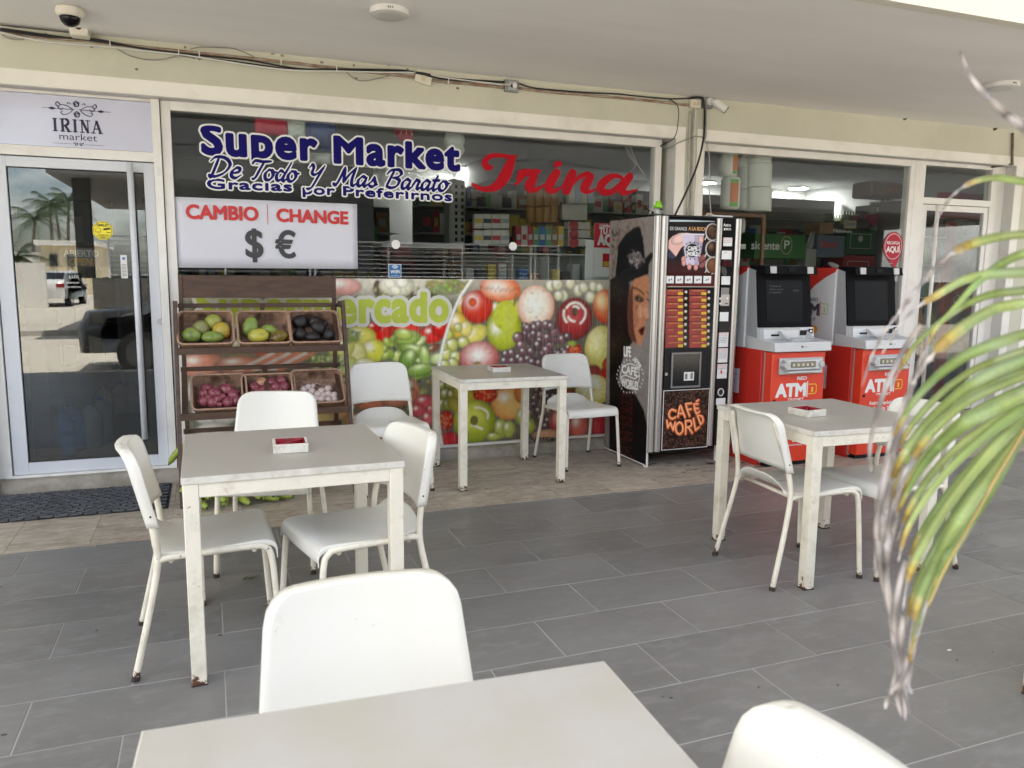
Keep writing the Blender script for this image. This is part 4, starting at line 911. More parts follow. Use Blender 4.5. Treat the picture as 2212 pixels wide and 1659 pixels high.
# ashtrays
m_aw=M('chipped_white_enamel',(.68,.65,.58),.5,var=.1,vs=20,dirt=(.30,.24,.18),ds=22,bump=.2,bs=120); m_ar=M('red_enamel',(.34,.012,.03),.35,var=.4,vs=25,dirt=(.12,.08,.07),ds=18)
def ashtray(label,px,py,rz):
    p=atz(px,py,.757); t=thing('ashtray',label,'ashtray',(p.x,p.y,.7405),0,'square ashtrays on the tables')
    s=.064;h=.034;k=.054
    g=MB(); o=[(-s,-s),(s,-s),(s,s),(-s,s)]; i_=[(-k,-k),(k,-k),(k,k),(-k,k)]
    V=[(x,y,0) for x,y in o]+[(x,y,h) for x,y in o]+[(x,y,h) for x,y in i_]
    g.add(V,[(0,3,2,1)]+[(j,(j+1)%4,4+(j+1)%4,4+j) for j in range(4)]+[(4+j,4+(j+1)%4,8+(j+1)%4,8+j) for j in range(4)]); g.build('body',m_aw,t,world=False,bevel=.002)
    g=MB(); V=[(x,y,h+.0003) for x,y in i_]+[(x*.93,y*.93,.008) for x,y in i_]; g.add(V,[(j,(j+1)%4,4+(j+1)%4,4+j) for j in range(4)]+[(4,5,6,7)]); g.build('bowl',m_ar,t,world=False)
    g=MB(); g.hexa([(-.05,-.045,.012),(-.044,-.05,.012),(.05,.044,.012),(.044,.05,.012),(-.05,-.045,.031),(-.044,-.05,.031),(.05,.044,.031),(.044,.05,.031)]); g.build('divider',m_ar,t,world=False)
    g=MB()
    for q in range(3): a=q*2.1; g.cyl((.02*math.cos(a),.02*math.sin(a),.014),(.02*math.cos(a)+.02,.02*math.sin(a)+.012,.017),.0035,n=8)
    g.build('cigarette_butt',m_white,t,world=False,kind='stuff')
    t.rotation_euler=(0,0,rad(rz)); return t
ashtray('red and white square ashtray on the table before the fruit rack',627,962,-3)
ashtray('red and white square ashtray on the table against the mural',1078,797,-2)
ashtray('red and white square ashtray on the table before the cash machines',1743,889,6)
# door mat of rubber links
mt_=thing('rubber_doormat','grey rubber link mat in front of the glass door','doormat',(-.75,5.3,0))
m_rub=M('grey_rubber',(.075,.08,.09),.75,var=.3,vs=30,rnd=.2,dirt=(.13,.13,.13),ds=20)
B('mat_base',(-1.62,5.015,.001),(-.275,5.60,.005),m_blackmatt,mt_)
g=MB().tube([(-.030,-.010,0),(-.026,-.014,0),(.026,-.014,0),(.030,-.010,0),(.030,.010,0),(.026,.014,0),(-.026,.014,0),(-.030,.010,0),(-.030,-.010,0)],.0055,6,caps=False)
lk=g.mesh('mat_link',True); lk.materials.append(m_rub); far=[]
o_=offset_of(mt_)
for j in range(15):
    for i in range(18):
        x=-1.585+.0745*i+(.037 if j%2 else 0); y=5.03+.0385*j
        if x>-.30: continue
        o=bpy.data.objects.new('mat_link',lk); COL.objects.link(o); o.parent=mt_; o.location=(x-o_.x,y-o_.y,.0105+random.uniform(0,.002)); o.rotation_euler=(random.uniform(-.1,.1),random.uniform(-.06,.06),random.uniform(-.05,.05))
# a dry leaf on the tiles
p=atz(538,1252); g=MB(); g.grid([[(-.03+.01*i,(.012*math.sin(i/6*PI))*(j-1),.004+.006*abs(j-1)+.004*math.sin(i)) for j in range(3)] for i in range(7)]); g.tube([(.03,0,.004),(.05,.01,.003)],.001,5)
d=g.build('dry_leaf',M('dry_leaf_brown',(.16,.15,.07),.8,var=.4,vs=60),None,label='small dry brown leaf on the grey tiles under the left table',cat='leaf',solid=.0006); d.location=(p.x,p.y,.0); d.rotation_euler=(0,0,.5)
p=atz(2050,1384+21); g=MB(); g.add([(-.01,-.004,.002),(.008,-.006,.002),(.012,.004,.003),(-.006,.005,.002)],[(0,1,2,3)]); d=g.build('paper_scrap',m_white,None,label='tiny pale paper scrap on the floor below the palm frond',cat='litter',solid=.001); d.location=(p.x,p.y,0)
# ================================================================ across the parking (seen mirrored in the glass)
m_wbld=M('white_stucco',(.78,.76,.70),.8,var=.05,vs=1); m_cbld=M('cream_stucco',(.72,.62,.42),.8,var=.05,vs=1); m_win=M('dark_window',(.03,.04,.05),.2)
m_rail=M('white_painted_rail',(.72,.73,.74),.4); m_gravel=M('pale_kerb',(.5,.47,.42),.9,var=.2,vs=3)
def env_box(name,label,cat,a,b,mat,**k): return B(name,a,b,mat,None,label=label,cat=cat,**k)
g=MB(); g.box((-60,-9.8,-.16),(-2.4,-9.55,-.04)); g.box((-60,-.9,-.3),(12,-.702,-.012)); struct('kerb',g,m_gravel)
env_box('boundary_wall','low white boundary wall along the far side of the parking','wall',(-40,-24.3,-.16),(-5.9,-24,1.6),m_wbld)
hb=thing('villa','cream two storey villa with a flat white roof beyond the parking wall','building',(-9,-42,0))
g=MB(); g.box((-9.0,-50,-.16),(-6.2,-42,2.7)); g.build('wall',m_cbld,hb); g=MB(); g.box((-9.3,-50.5,2.7),(-6.0,-41.6,3.0)); g.build('roof',m_wbld,hb)
B('side_wing',(-11.5,-49,-.16),(-9.0,-42.5,2.3),m_wbld,hb)
for i in range(3): B('window',(-8.6+i*.9,-41.99,1.5),(-8.2+i*.9,-41.93,2.2),m_win,hb)
# the neighbouring raised terrace with its rail
tb=thing('raised_terrace','neighbouring terrace on a concrete base with a white slatted rail','terrace',(3,-8,0))
g=MB(); g.box((-2.35,-18,-.16),(27,-8.0,1.2)); g.build('base',M('dark_concrete',(.13,.125,.11),.9,var=.4,vs=2),tb)  # base darkened in colour, mottled by noise
for k in range(9):
    z=1.28+k*.105; MB().cyl((-2.0,-8.05,z),(8.8,-8.05,z),.011 if k<8 else .024,n=6).build('rail_bar',m_rail,tb,smooth=True)
for x in (-2.0,-.8,.4,2.3,2.42,4.2,6.1,8.0,8.12,8.8): B('post',(x-.02,-8.09,1.2),(x+.02,-8.01,2.16),m_rail,tb)
g=MB(); g.box((-3.0,-18,3.35),(27,-7.4,3.7)); g.box((-2.7,-17.5,3.7),(27,-7.9,5.6)); g.build('roof_and_dark_block',M('shaded_soffit',(.16,.155,.15),.9),tb)  # block above the roof added, coloured dark so the big window mirrors dark
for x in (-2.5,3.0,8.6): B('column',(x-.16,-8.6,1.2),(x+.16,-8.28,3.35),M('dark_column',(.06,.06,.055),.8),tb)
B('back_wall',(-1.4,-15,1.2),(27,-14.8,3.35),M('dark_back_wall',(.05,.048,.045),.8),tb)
m_or=M('orange_chair_paint',(.5,.17,.03),.5); m_rd=M('red_cloth',(.45,.03,.03),.7)
for i,x in enumerate((3.4,4.9,6.4,7.6)):
    o=thing('terrace_chair','chair on the neighbouring terrace, number %s from its open corner'%['one','two','three','four'][i],'chair',(x,-9.2,1.2),0,'chairs on the neighbouring terrace')
    o['label']=['orange chair nearest the open corner of the neighbouring terrace','red chair second from the open corner of the neighbouring terrace','orange chair third along the neighbouring terrace rail','red chair farthest along the neighbouring terrace rail'][i]
    mm=m_or if i%2==0 else m_rd
    for sx in (-.2,.2):
        for sy in (-.2,.2): MB().box((sx-.02,sy-.02,0),(sx+.02,sy+.02,.45 if sy>0 else .9)).build('leg',mm,o,world=False)
    MB().box((-.22,-.22,.43),(.22,.22,.47)).build('seat',mm,o,world=False); MB().box((-.22,-.22,.6),(.22,-.19,.92)).build('backrest',mm,o,world=False)
# cars
m_tyre=M('tyre',(.015,.015,.015),.8); m_carglass=M('car_window',(.015,.018,.022),.08); m_tail=M('tail_light',(.30,.01,.015),.2)
def car(label,paint,loc,rz,suv=False):
    c=thing('parked_car',label,'car',(0,0,0)); H=1.68 if suv else 1.45
    prof=[(-2.2,.35),(-2.22,.7),(-2.1,.95 if not suv else 1.05),(-1.5,1.0 if not suv else 1.12),(-.75,H-.03),(.1,H),(1.2,H-.04),(1.75,1.12),(2.15,1.05),(2.22,.75),(2.18,.35)] if not suv else [(-2.25,.35),(-2.3,.75),(-2.2,.98),(-1.95,1.08),(-1.1,1.16),(-.45,H-.06),(.2,H),(1.7,H-.06),(2.15,1.1),(2.25,.8),(2.2,.35)]
    G=[]
    for t,wf in ((-1,.86),(-.985,.96),(-.9,1.0),(-.5,1),(0,1),(.5,1),(.9,1),(.985,.96),(1,.86)):
        G.append([(t*.9*(1-.12*max(0,(z-1.0)/.6)),y*(1 if abs(t)<.95 else wf),.35+(z-.35)*(1 if abs(t)<.95 else wf)) for y,z in prof])
    g=MB().grid(G); n=len(prof); g.f.append(tuple(range(n))); g.f.append(tuple(8*n+i for i in range(n-1,-1,-1))); g.build('body',paint,c,smooth=True,world=False)
    for y in (-1.38,1.38):
        for s in (-1,1):
            w=MB().cyl((s*.70,y,.33),(s*.915,y,.33),.335,n=24).build('wheel',m_tyre,c,world=False,smooth='auto'); MB().cyl((s*.90,y,.33),(s*.922,y,.33),.22,n=16).build('rim',M('rim',(.4,.4,.41),.3,.9),w,world=False)
    for s in (-1,1):
        g=MB(); P_=[(-.62 if suv else -.85,1.14 if suv else 1.02),(-.3,H-.12),(1.5,H-.12),(1.72,1.14 if suv else 1.06)]
        g.prism(P_,(s*.905-.02*s,0,0),(0,1,0),(0,0,1),(s*.012,0,0)); g.xform(Matrix.Translation((-s*.06,0,0))); g.build('side_window',m_carglass,c,world=False)
    g=MB(); g.add([(-.68,1.30,H-.08),(.68,1.30,H-.08),(.76,1.78,1.13),(-.76,1.78,1.13)],[(0,1,2,3)]); g.v=[(x,y+.03,z+.012) for x,y,z in g.v]; g.build('rear_window',m_carglass,c,world=False,solid=.005)
    for s in (-1,1): MB().box((s*.55,2.16,.80),(s*.84,2.235,.95)).build('tail_lamp',m_tail,c,world=False,bevel=.01)
    MB().box((-.26,2.2,.62),(.26,2.235,.74)).build('number_plate',m_white,c,world=False)
    c.location=loc; c.rotation_euler=(0,0,rad(rz)); return c
m_wp=M('white_car_paint',(.75,.75,.74),.2,coat=1.); m_dp=M('dark_grey_car_paint',(.05,.055,.06),.25,metal=.3,coat=1.)
car('white car parked in the sun, mirrored in the left door',m_wp,(-6.1,-27,-.16),3)
car('dark car parked close by, its wing mirrored in the left door',m_dp,(.42,-2.3,-.16),-90)
# palms and hedge
m_leafd=M('palm_green',(.055,.085,.025),.5,var=.4,vs=3); m_trunk=M('palm_trunk',(.20,.17,.13),.9,var=.3,vs=8)
def palm(label,x,y,h,seed,R=2.2):
    rs=np.random.RandomState(seed); t=thing('palm_tree',label,'palm tree',(x,y,-.16),0,'palms beyond the parking'); lx,ly=rs.rand(2)*.8-.4
    pts=[(x+lx*(k/6)**2,y+ly*(k/6)**2,-.16+h*k/6) for k in range(7)]; MB().tube(pts,[.16-.012*k for k in range(7)],8).build('trunk',m_trunk,t,smooth=True)
    c=Vector(pts[-1])
    for f in range(15):
        a=f*2.4+rs.rand()*.4; el=.9-1.5*(f/15)+rs.rand()*.3; d=Vector((math.cos(a),math.sin(a),0)); g=MB(); P_=[]
        for k in range(9):
            s=k/8*R; P_.append(c+d*(s*math.cos(el)*.95)+Vector((0,0,s*math.sin(el)-.32*s*s/R*1.6)))
        side=Vector((-d.y,d.x,0))
        for k in range(1,9):
            for q in (-1,1):
                for e in (0,.5):
                    b=P_[k-1].lerp(P_[k],e); l=(.55*math.sin(PI*min(1,(k-.3+e)/9))+.12)*R/2.2; tip=b+side*q*l*.75+(P_[k]-P_[k-1]).normalized()*l*.45-Vector((0,0,l*.45)); wv=(P_[k]-P_[k-1]).normalized()*.035
                    g.add([tuple(b-wv),tuple(b+wv),tuple(tip)],[(0,1,2)])
        g.tube(P_,[.025]*4+[.015]*5,4,caps=False); g.build('frond',m_leafd,t)
for i,(px,yy,hh,lb) in enumerate(((65,-60,6.4,'tall palm standing nearest the pale wall'),(47,-52,4.9,'slim palm left of the tallest one'),(78,-70,6.9,'second tall palm just behind the villa'),(85,-62,7.0,'thin tall palm over the villa roof'),(33,-30,2.0,'short bushy palm at the edge of the hedge'))):
    v=aty({65:118,47:72,78:137,85:150,33:60}[px],600,11.52-yy); palm(lb,v.x,yy,hh,i+3,2.6 if i<4 else 1.7)
rs=np.random.RandomState(9); g=MB()
for i in range(2600):
    x=-34+rs.rand()*25; y=-26.2-rs.rand()*2; z=.1+rs.rand()**.7*2.0; a=Vector(rs.randn(3)); b=Vector(rs.randn(3)); a.normalize(); b.normalize(); p=Vector((x,y,z)); g.add([tuple(p),tuple(p+a*.22),tuple(p+b*.2)],[(0,1,2)])
h=g.build('hedge_foliage',M('hedge_green',(.045,.08,.02),.6,var=.5,vs=2),None,label='clipped green hedge behind the boundary wall',cat='hedge',kind='stuff')
# string of bulbs over the open side
lg=thing('bulb_string','drooping cable with clear bulbs over the open edge of the terrace','string lights',(-1,1.8,2.9))
MB().tube([(-5+.5*k,2.2,2.82-.10*math.sin(PI*((k%6)/6))) for k in range(25)],.006,5).build('cable',m_black,lg)
for k in range(4):
    x=-4.2+1.15*k*1.0; MB().lathe([(.004,0),(.03,-.03),(.032,-.05),(.014,-.085),(.016,-.13),(.004,-.14)][::-1],(x,2.2,2.70),10).build('bulb',M_glass('clear_bulb',(.9,.9,.85),.12,.6),lg,smooth=True)
# ================================================================ fruit rack
m_wood=M('dark_stained_wood',(.050,.026,.016),.5,col2=(.095,.050,.028),vs=6,stretch=(1,8,8),bump=.15,bs=40)
rk=thing('fruit_rack','dark stained wooden rack with two sloping tiers of wicker baskets','display rack',(.32,5.3,0))
def rb(name,a,b,bev=.002,**k): return B(name,a,b,m_wood,rk,bevel=bev,**k)
for x0,x1 in ((-.176,-.150),(.792,.818)): rb('rear_post',(x0,5.505,0),(x1,5.545,1.39))
rb('header_board',(-.150,5.508,1.240),(.792,5.526,1.385))
for x in (-.196,.838):
    MB().bar((x,5.36,1.222),(x,4.99,.0),.024,.042,up=(0,1,0)).build('front_leg',m_wood,rk,bevel=.002)
    MB().bar((x,5.37,1.195),(x,5.52,1.20),.02,.04).build('brace_arm',m_wood,rk,bevel=.002)
    MB().bar((x*1-.0,5.06,.24),(x,5.52,.26),.018,.035).build('brace_arm',m_wood,rk)
for yb,zb,yf,zf,nm in ((5.49,1.205,5.245,.935,'tier'),(5.44,.80,5.125,.545,'tier'),(5.42,.40,5.05,.23,'tier')):
    rb('back_rail',(-.184,yb,zb-.028),(.826,yb+.022,zb)); rb('front_rail',(-.184,yf-.012,zf-.035),(.826,yf+.022,zf+.006))
    for x in (-.165,.33,.79): MB().bar((x,yf+.02,zf-.012),(x,yb,zb-.012),.028,.014).build('slat',m_wood,rk)
m_wick=bpy.data.materials.new('wicker'); m_wick.use_nodes=True; nt=m_wick.node_tree; b_=nt.nodes['Principled BSDF']; b_.inputs['Roughness'].default_value=.6
tc=nt.nodes.new('ShaderNodeTexCoord'); br=nt.nodes.new('ShaderNodeTexBrick'); br.inputs['Scale'].default_value=55; br.inputs['Color1'].default_value=(.50,.31,.21,1); br.inputs['Color2'].default_value=(.36,.205,.13,1); br.inputs['Mortar'].default_value=(.05,.025,.015,1); br.inputs['Mortar Size'].default_value=.03; br.inputs['Row Height'].default_value=.32; br.inputs['Brick Width'].default_value=.55
bp=nt.nodes.new('ShaderNodeBump'); bp.inputs['Strength'].default_value=.9; bp.inputs['Distance'].default_value=.004; ns=nt.nodes.new('ShaderNodeTexNoise'); ns.inputs['Scale'].default_value=14; ns.inputs['Detail'].default_value=6
rr=nt.nodes.new('ShaderNodeMapRange'); rr.inputs[1].default_value=.5; rr.inputs[2].default_value=.7; mx=nt.nodes.new('ShaderNodeMix'); mx.data_type='RGBA'; mx.inputs[7].default_value=(.07,.035,.02,1)
L=nt.links; L.new(tc.outputs['UV'],br.inputs[0]); L.new(br.outputs['Fac'],bp.inputs['Height']); bp.invert=True; L.new(bp.outputs[0],b_.inputs['Normal']); L.new(tc.outputs['Object'],ns.inputs[0]); L.new(ns.outputs['Fac'],rr.inputs[0]); L.new(rr.outputs[0],mx.inputs[0]); L.new(br.outputs[0],mx.inputs[6]); L.new(mx.outputs[2],b_.inputs['Base Color'])
m_rim=M('wicker_rim',(.46,.28,.19),.6,var=.35,vs=60,bump=.6,bs=160)
def boxuv(ob,frame):
    me=ob.data; uv=me.uv_layers.new(name='UVMap'); u,v,n=frame
    for p in me.polygons:
        N=p.normal; ax=max(((abs(N.dot(u)),0),(abs(N.dot(v)),1),(abs(N.dot(n)),2)))[1]
        for li in p.loop_indices:
            c=me.vertices[me.loops[li].vertex_index].co; a,b,d=c.dot(u),c.dot(v),c.dot(n)
            uv.data[li].uv=((b,d) if ax==0 else (a,d) if ax==1 else (a,b))
C5=crp(630,980,1.7097)
TL=rad(43); FU=Vector((1,0,0)); FV=Vector((0,math.cos(TL),math.sin(TL))); FN=Vector((0,-math.sin(TL),math.cos(TL)))
def basket(label,cx,cy,Y,w=.322,d=.275,h=.085):
    c=aty(*C5(cx,cy),Y); t=thing('wicker_basket',label,'basket',tuple(c),0,'wicker baskets on the fruit rack')
    def ringp(W,D,z,rc=.035,n=5):
        P=[]
        for sx,sy,a0 in ((1,1,0),(-1,1,PI/2),(-1,-1,PI),(1,-1,1.5*PI)):
            for k in range(n): a=a0+PI/2*k/(n-1); P.append(c+FU*(sx*(W/2-rc)+rc*math.cos(a))+FV*(sy*(D/2-rc)+rc*math.sin(a))+FN*z)
        return P
    rings=[ringp(w,d,0),ringp(w-.012,d-.012,-.03),ringp(w-.035,d-.035,-h+.01),ringp(w-.05,d-.05,-h)]
    g=MB(); n=len(rings[0]); V=[tuple(p) for r in rings for p in r]; F=[]
    for i in range(3):
        for k in range(n): F.append((i*n+k,i*n+(k+1)%n,(i+1)*n+(k+1)%n,(i+1)*n+k))
    F.append(tuple(3*n+k for k in range(n))); g.add(V,F); ob=g.build('weave',m_wick,t,solid=.006); boxuv(ob,(FU,FV,FN))
    R=ringp(w+.004,d+.004,.002,.037,5); g=MB().tube(R+[R[0]],.0075,6,caps=False); g.build('rim',m_rim,t,smooth=True)
    g=MB()
    for k in range(0,n*2):
        p=R[k%n].lerp(R[(k+1)%n],.5*(k//n)); 
    return c
def inb(px,py,c,lift):
    """point over the basket floor under this place"""
    p0=c+FN*(-.085+lift); r=ray(*C5(px,py)); return CAM_C+r*((p0-CAM_C).dot(FN)/r.dot(FN))
bk=[basket('top left wicker basket holding five green and yellow mangoes',243,425,5.33),basket('top middle wicker basket with four mangoes, one blotched black',617,422,5.33),basket('top right wicker basket full of dark avocados',940,418,5.33),
    basket('lower left wicker basket full of red onions',330,835,5.255),basket('lower middle wicker basket of onions partly behind a chair back',648,830,5.255),basket('lower right wicker basket of garlic with peeled skins',962,800,5.255)]
def mango_mat(name,a,b,c=None):
    return M(name,a,.38,col2=b,vs=16,dirt=c,ds=34 if c else 2.,bump=.1,bs=60)
mm={'g':mango_mat('green_mango',(.16,.24,.04),(.24,.30,.06),(.10,.13,.05)),'b':mango_mat('russet_mango',(.24,.22,.10),(.20,.25,.06),(.16,.12,.07)),'yg':mango_mat('yellow_green_mango',(.40,.36,.06),(.22,.28,.05),(.25,.22,.09)),'o':mango_mat('orange_mango',(.55,.30,.03),(.30,.32,.05)),'y':mango_mat('yellow_mango',(.50,.44,.05),(.42,.40,.07),(.10,.08,.03)),'k':mango_mat('blotched_mango',(.50,.34,.04),(.03,.02,.012),(.02,.015,.01))}
def fruit(name,label,cat,px,py,c,lift,r,mat,group,rot=0,seed=0,wob=.03,prof=None,mk=None,nu=16,nv=10):
    p=inb(px,py,c,lift); R=Matrix.Rotation(rot,3,'Y'); g=MB().ball((0,0,0),r,nu,nv,rot=R,wob=wob,seed=seed,prof=prof)
    o=g.build(name,mat,None,smooth=True,world=False,label=label,cat=cat,group=group); o.location=p; return o
ovoid=lambda z:1-.12*z
K5=.00104
for i,(x,y,rx,rz_,m_,ro,lb) in enumerate(((150,472,58,45,'g',0,'green mango at the left of the top left basket'),(212,428,50,48,'b',.3,'russet brown mango in the middle of the top left basket'),(287,388,54,46,'yg',-.5,'yellow green mango at the back of the top left basket'),(345,442,54,50,'o',.4,'orange yellow mango at the right of the top left basket'),(287,484,66,36,'g',0,'flat lying green mango at the front of the top left basket'))):
    fruit('mango',lb,'mango',x,y,bk[0],.05,(rx*K5,.042,rz_*K5),mm[m_],'mangoes in the baskets',ro,i,.04,ovoid)
for i,(x,y,rx,rz_,m_,ro,lb) in enumerate(((528,422,48,66,'g',.25,'tall green mango at the left of the top middle basket'),(652,437,52,32,'g',.2,'green mango lying at the back of the top middle basket'),(580,476,66,44,'y',-.1,'bright yellow mango at the front of the top middle basket'),(708,482,60,38,'k',-.25,'yellow mango blotched black in the top middle basket'))):
    fruit('mango',lb,'mango',x,y,bk[1],.05,(rx*K5,.042,rz_*K5),mm[m_],'mangoes in the baskets',ro,i+9,.04,ovoid)
m_avo=M('avocado_skin',(.018,.014,.014),.42,var=.4,vs=30,bump=.5,bs=120)
AV=[(850,388,46,46,.6,'back left'),(937,384,42,36,-.5,'back middle'),(1000,398,26,24,0,'back right, half hidden'),(968,424,54,40,.7,'centre'),(848,464,42,40,0,'front left'),(928,480,50,30,.1,'front middle'),(1033,467,38,40,0,'front right')]
for i,(x,y,rx,rz_,ro,ps) in enumerate(AV): fruit('avocado','dark avocado at the %s of the top right basket'%ps,'avocado',x,y,bk[2],.045+.01*(i==3),(rx*K5,.04,rz_*K5*1.05),m_avo,'avocados in the top right basket',ro,i,.02,lambda z:1-.22*z)
m_on=M('red_onion_skin',(.17,.022,.045),.28,col2=(.27,.07,.09),vs=9,stretch=(7,7,1),dirt=(.36,.16,.14),ds=12); m_on2=M('tan_onion_skin',(.42,.20,.11),.35,col2=(.5,.28,.16),vs=9,stretch=(7,7,1))
def ranks(L,c1,c2,nm):
    O=['first','second','third','fourth','fifth','sixth','seventh','eighth']; out=[]
    row=lambda q:'back' if q[1]<c1 else 'middle' if q[1]<c2 else 'front'
    for q in L: r=row(q); R=sorted([k[0] for k in L if row(k)==r]); out.append('%s, %s from the left in the %s row'%(nm,O[R.index(q[0])],r))
    return out
def onion(px,py,c,r,m_,lb,grp,seed,lift=.04):
    rs=np.random.RandomState(seed); rot=(Matrix.Rotation(rs.rand()*2-1,3,'Y')@Matrix.Rotation(rs.rand()*1.4-.7,3,'X')); 
    g=MB().ball((0,0,0),(r,r,r*.92),14,9,rot=rot,wob=.03,seed=seed); tip=rot@Vector((0,0,r*.85)); g.tube([tip,tip*1.22,tip*1.42],[r*.22,r*.09,r*.05],6)
    o=g.build('onion' if m_ is not m_gar else 'garlic_bulb',m_,None,smooth=True,world=False,label=lb,cat='onion' if m_ is not m_gar else 'garlic',group=grp); o.location=inb(px,py,c,lift)
m_gar=M('garlic_skin',(.60,.52,.47),.55,col2=(.50,.36,.36),vs=10,stretch=(8,8,1))
O1=((250,818,38),(370,822,44),(232,850,38),(300,846,40),(420,858,40),(225,898,36),(285,905,37),(350,868,22),(387,903,38),(438,892,34),(330,918,20),(262,878,30),(318,882,26),(400,880,24))
for i,(x,y,r) in enumerate(O1):
    onion(x,y,bk[3],r*K5,m_on,ranks(O1,846,890,'red onion in the lower left basket')[i],'onions in the lower left basket',i,.035+.02*(i in(3,7,12)))
O2=((553,810,38,0),(600,778,38,1),(665,778,34,0),(728,765,36,0),(748,806,36,0),(692,806,38,0),(615,822,34,0),(655,830,30,0),(575,836,34,0),(720,838,34,0),(640,800,24,0))
for i,(x,y,r,t_) in enumerate(O2):
    onion(x,y,bk[4],r*K5,m_on2 if t_ else m_on,'tan skinned onion among the red ones in the lower middle basket' if t_ else ranks(O2,795,815,'red onion in the lower middle basket')[i],'onions in the lower middle basket',i+30)
O3=((870,822,24),(900,808,23),(930,800,18),(925,832,23),(960,852,24),(985,832,25),(1028,818,26),(1030,850,24),(1066,860,26),(985,882,24),(1030,886,22),(1070,886,22),(950,880,22),(905,850,22),(1000,860,20),(880,850,20))
for i,(x,y,r) in enumerate(O3):
    onion(x,y,bk[5],r*K5,m_gar,ranks(O3,828,856,'garlic bulb in the lower right basket')[i],'garlic bulbs in the lower right basket',i+60,.03)
g=MB(); rs=np.random.RandomState(2)
for i in range(120):
    a=FU*(rs.rand()*.24-.12)+FV*(rs.rand()*.11+.0)+FN*(-.083+.003); p=bk[5]+a; q=Vector(rs.randn(3))*.006; r=Vector(rs.randn(3))*.006; g.add([tuple(p),tuple(p+q),tuple(p+r)],[(0,1,2)])
g.build('garlic_skins',m_gar,None,label='loose papery garlic skins at the back of the lower right basket',cat='garlic skins',kind='stuff')
# plantains under the rack
m_pl=M('green_plantain',(.20,.31,.035),.4,col2=(.33,.38,.06),vs=9,dirt=(.05,.045,.02),ds=12); m_tip=M('plantain_tip',(.025,.018,.012),.8)
def finger(par,p,d,L_,r,bend,seed,up=Vector((0,0,1)),**k):
    d=Vector(d).normalized(); s=d.cross(up).normalized(); pts=[]; R=[]
    for i in range(9):
        t=i/8; pts.append(Vector(p)+d*(L_*t)+s*(bend*math.sin(PI*t))+up*(.012*math.sin(PI*t))); R.append(r*(.32+.68*math.sin(PI*min(1,max(0,(t*.86+.09))))**.5) if 0<i<8 else r*.3)
    o=MB().tube(pts,R,6).build('plantain',m_pl,par,smooth=True,**k)
    return pts
pb=thing('plantain_bunch','green plantains heaped on the floor under the fruit rack','plantains',(.15,5.1,0))
rs=np.random.RandomState(12)
for i in range(26):
    x=-.13+.56*((i%14)/13); y=4.98+.10*rs.rand()+.02*(i>13); a=-PI/2+(rs.rand()-.5)*1.5; z=.028+.042*(i%2)+.045*(i>13)
    if i%14==13: x=.44; a=rs.rand()*-.6-.2; y=5.08
    pts=finger(pb,(x,y+.06,z),(math.cos(a),math.sin(a),-.05*(i%2)),.20+.03*rs.rand(),.026,.03*(rs.rand()-.3),i)
    MB().ball(tuple(pts[-1]),.007,8,5).build('tip',m_tip,pb)
p=aty(365,1003,5.30); q=aty(402,968,5.26); so_=thing('plantain','single green plantain poking out at the left of the rack','plantain',tuple(p))
d_=(q-p); pts=finger(so_,p,d_,d_.length*1.5,.021,-.02,4,up=Vector((0,-1,0))); MB().ball(tuple(p),.007,8,5).build('tip',m_tip,so_)
# crate of tubers at the bottom tier
cr_=thing('tuber_crate','shallow crate of pale brown tubers on the lowest tier','crate',(.5,5.3,.3))
B('crate',(.40,5.12,.235),(.80,5.40,.25),M('crate_wood',(.20,.13,.07),.8),cr_)
for i in range(7):
    MB().ball((.46+.05*i,5.2+.03*(i%3),.285),(.028,.085,.03),10,7,rot=Matrix.Rotation(.5*(i-3)*.5,3,'Z'),wob=.08,seed=i).build('tuber',M('tuber_skin',(.25,.15,.08),.8,var=.4,vs=20),cr_,smooth=True)
MB().box((-.14,5.20,.26),(-.02,5.42,.36)).build('egg_tray',M('egg_white',(.62,.62,.62),.6),rk)
# ================================================================ coffee vending machine
def atx(px,py,X): d=ray(px,py); return CAM_C+d*(X/d.x)
C7=crp(2250,750,1.58); YV=4.93
def v7(x,y,Y=YV): p=aty(*C7(x,y),Y); return p.x,p.z
vm=thing('coffee_machine','tall black and silver hot drinks machine with a portrait print on its side','vending machine',(3.3,5.2,0))
m_sil=M('brushed_silver',(.42,.40,.38),.33,.75,var=.08,vs=3,stretch=(1,1,.2)); m_sild=M('dull_silver',(.22,.215,.21),.4,.6); m_bg=M('gloss_black',(.008,.008,.009),.18,spec=.2)
X0,X1=2.975,3.655; ZT=1.835
B('cabinet',(X0,4.985,.13),(X1,5.61,ZT-.005),m_black,vm,bevel=.004); B('top_plate',(X0-.012,4.93,ZT-.005),(X1+.01,5.61,ZT+.004),m_black,vm)
B('door_back',(X0+.02,4.945,.135),(X1-.01,4.985,ZT-.006),m_bg,vm)
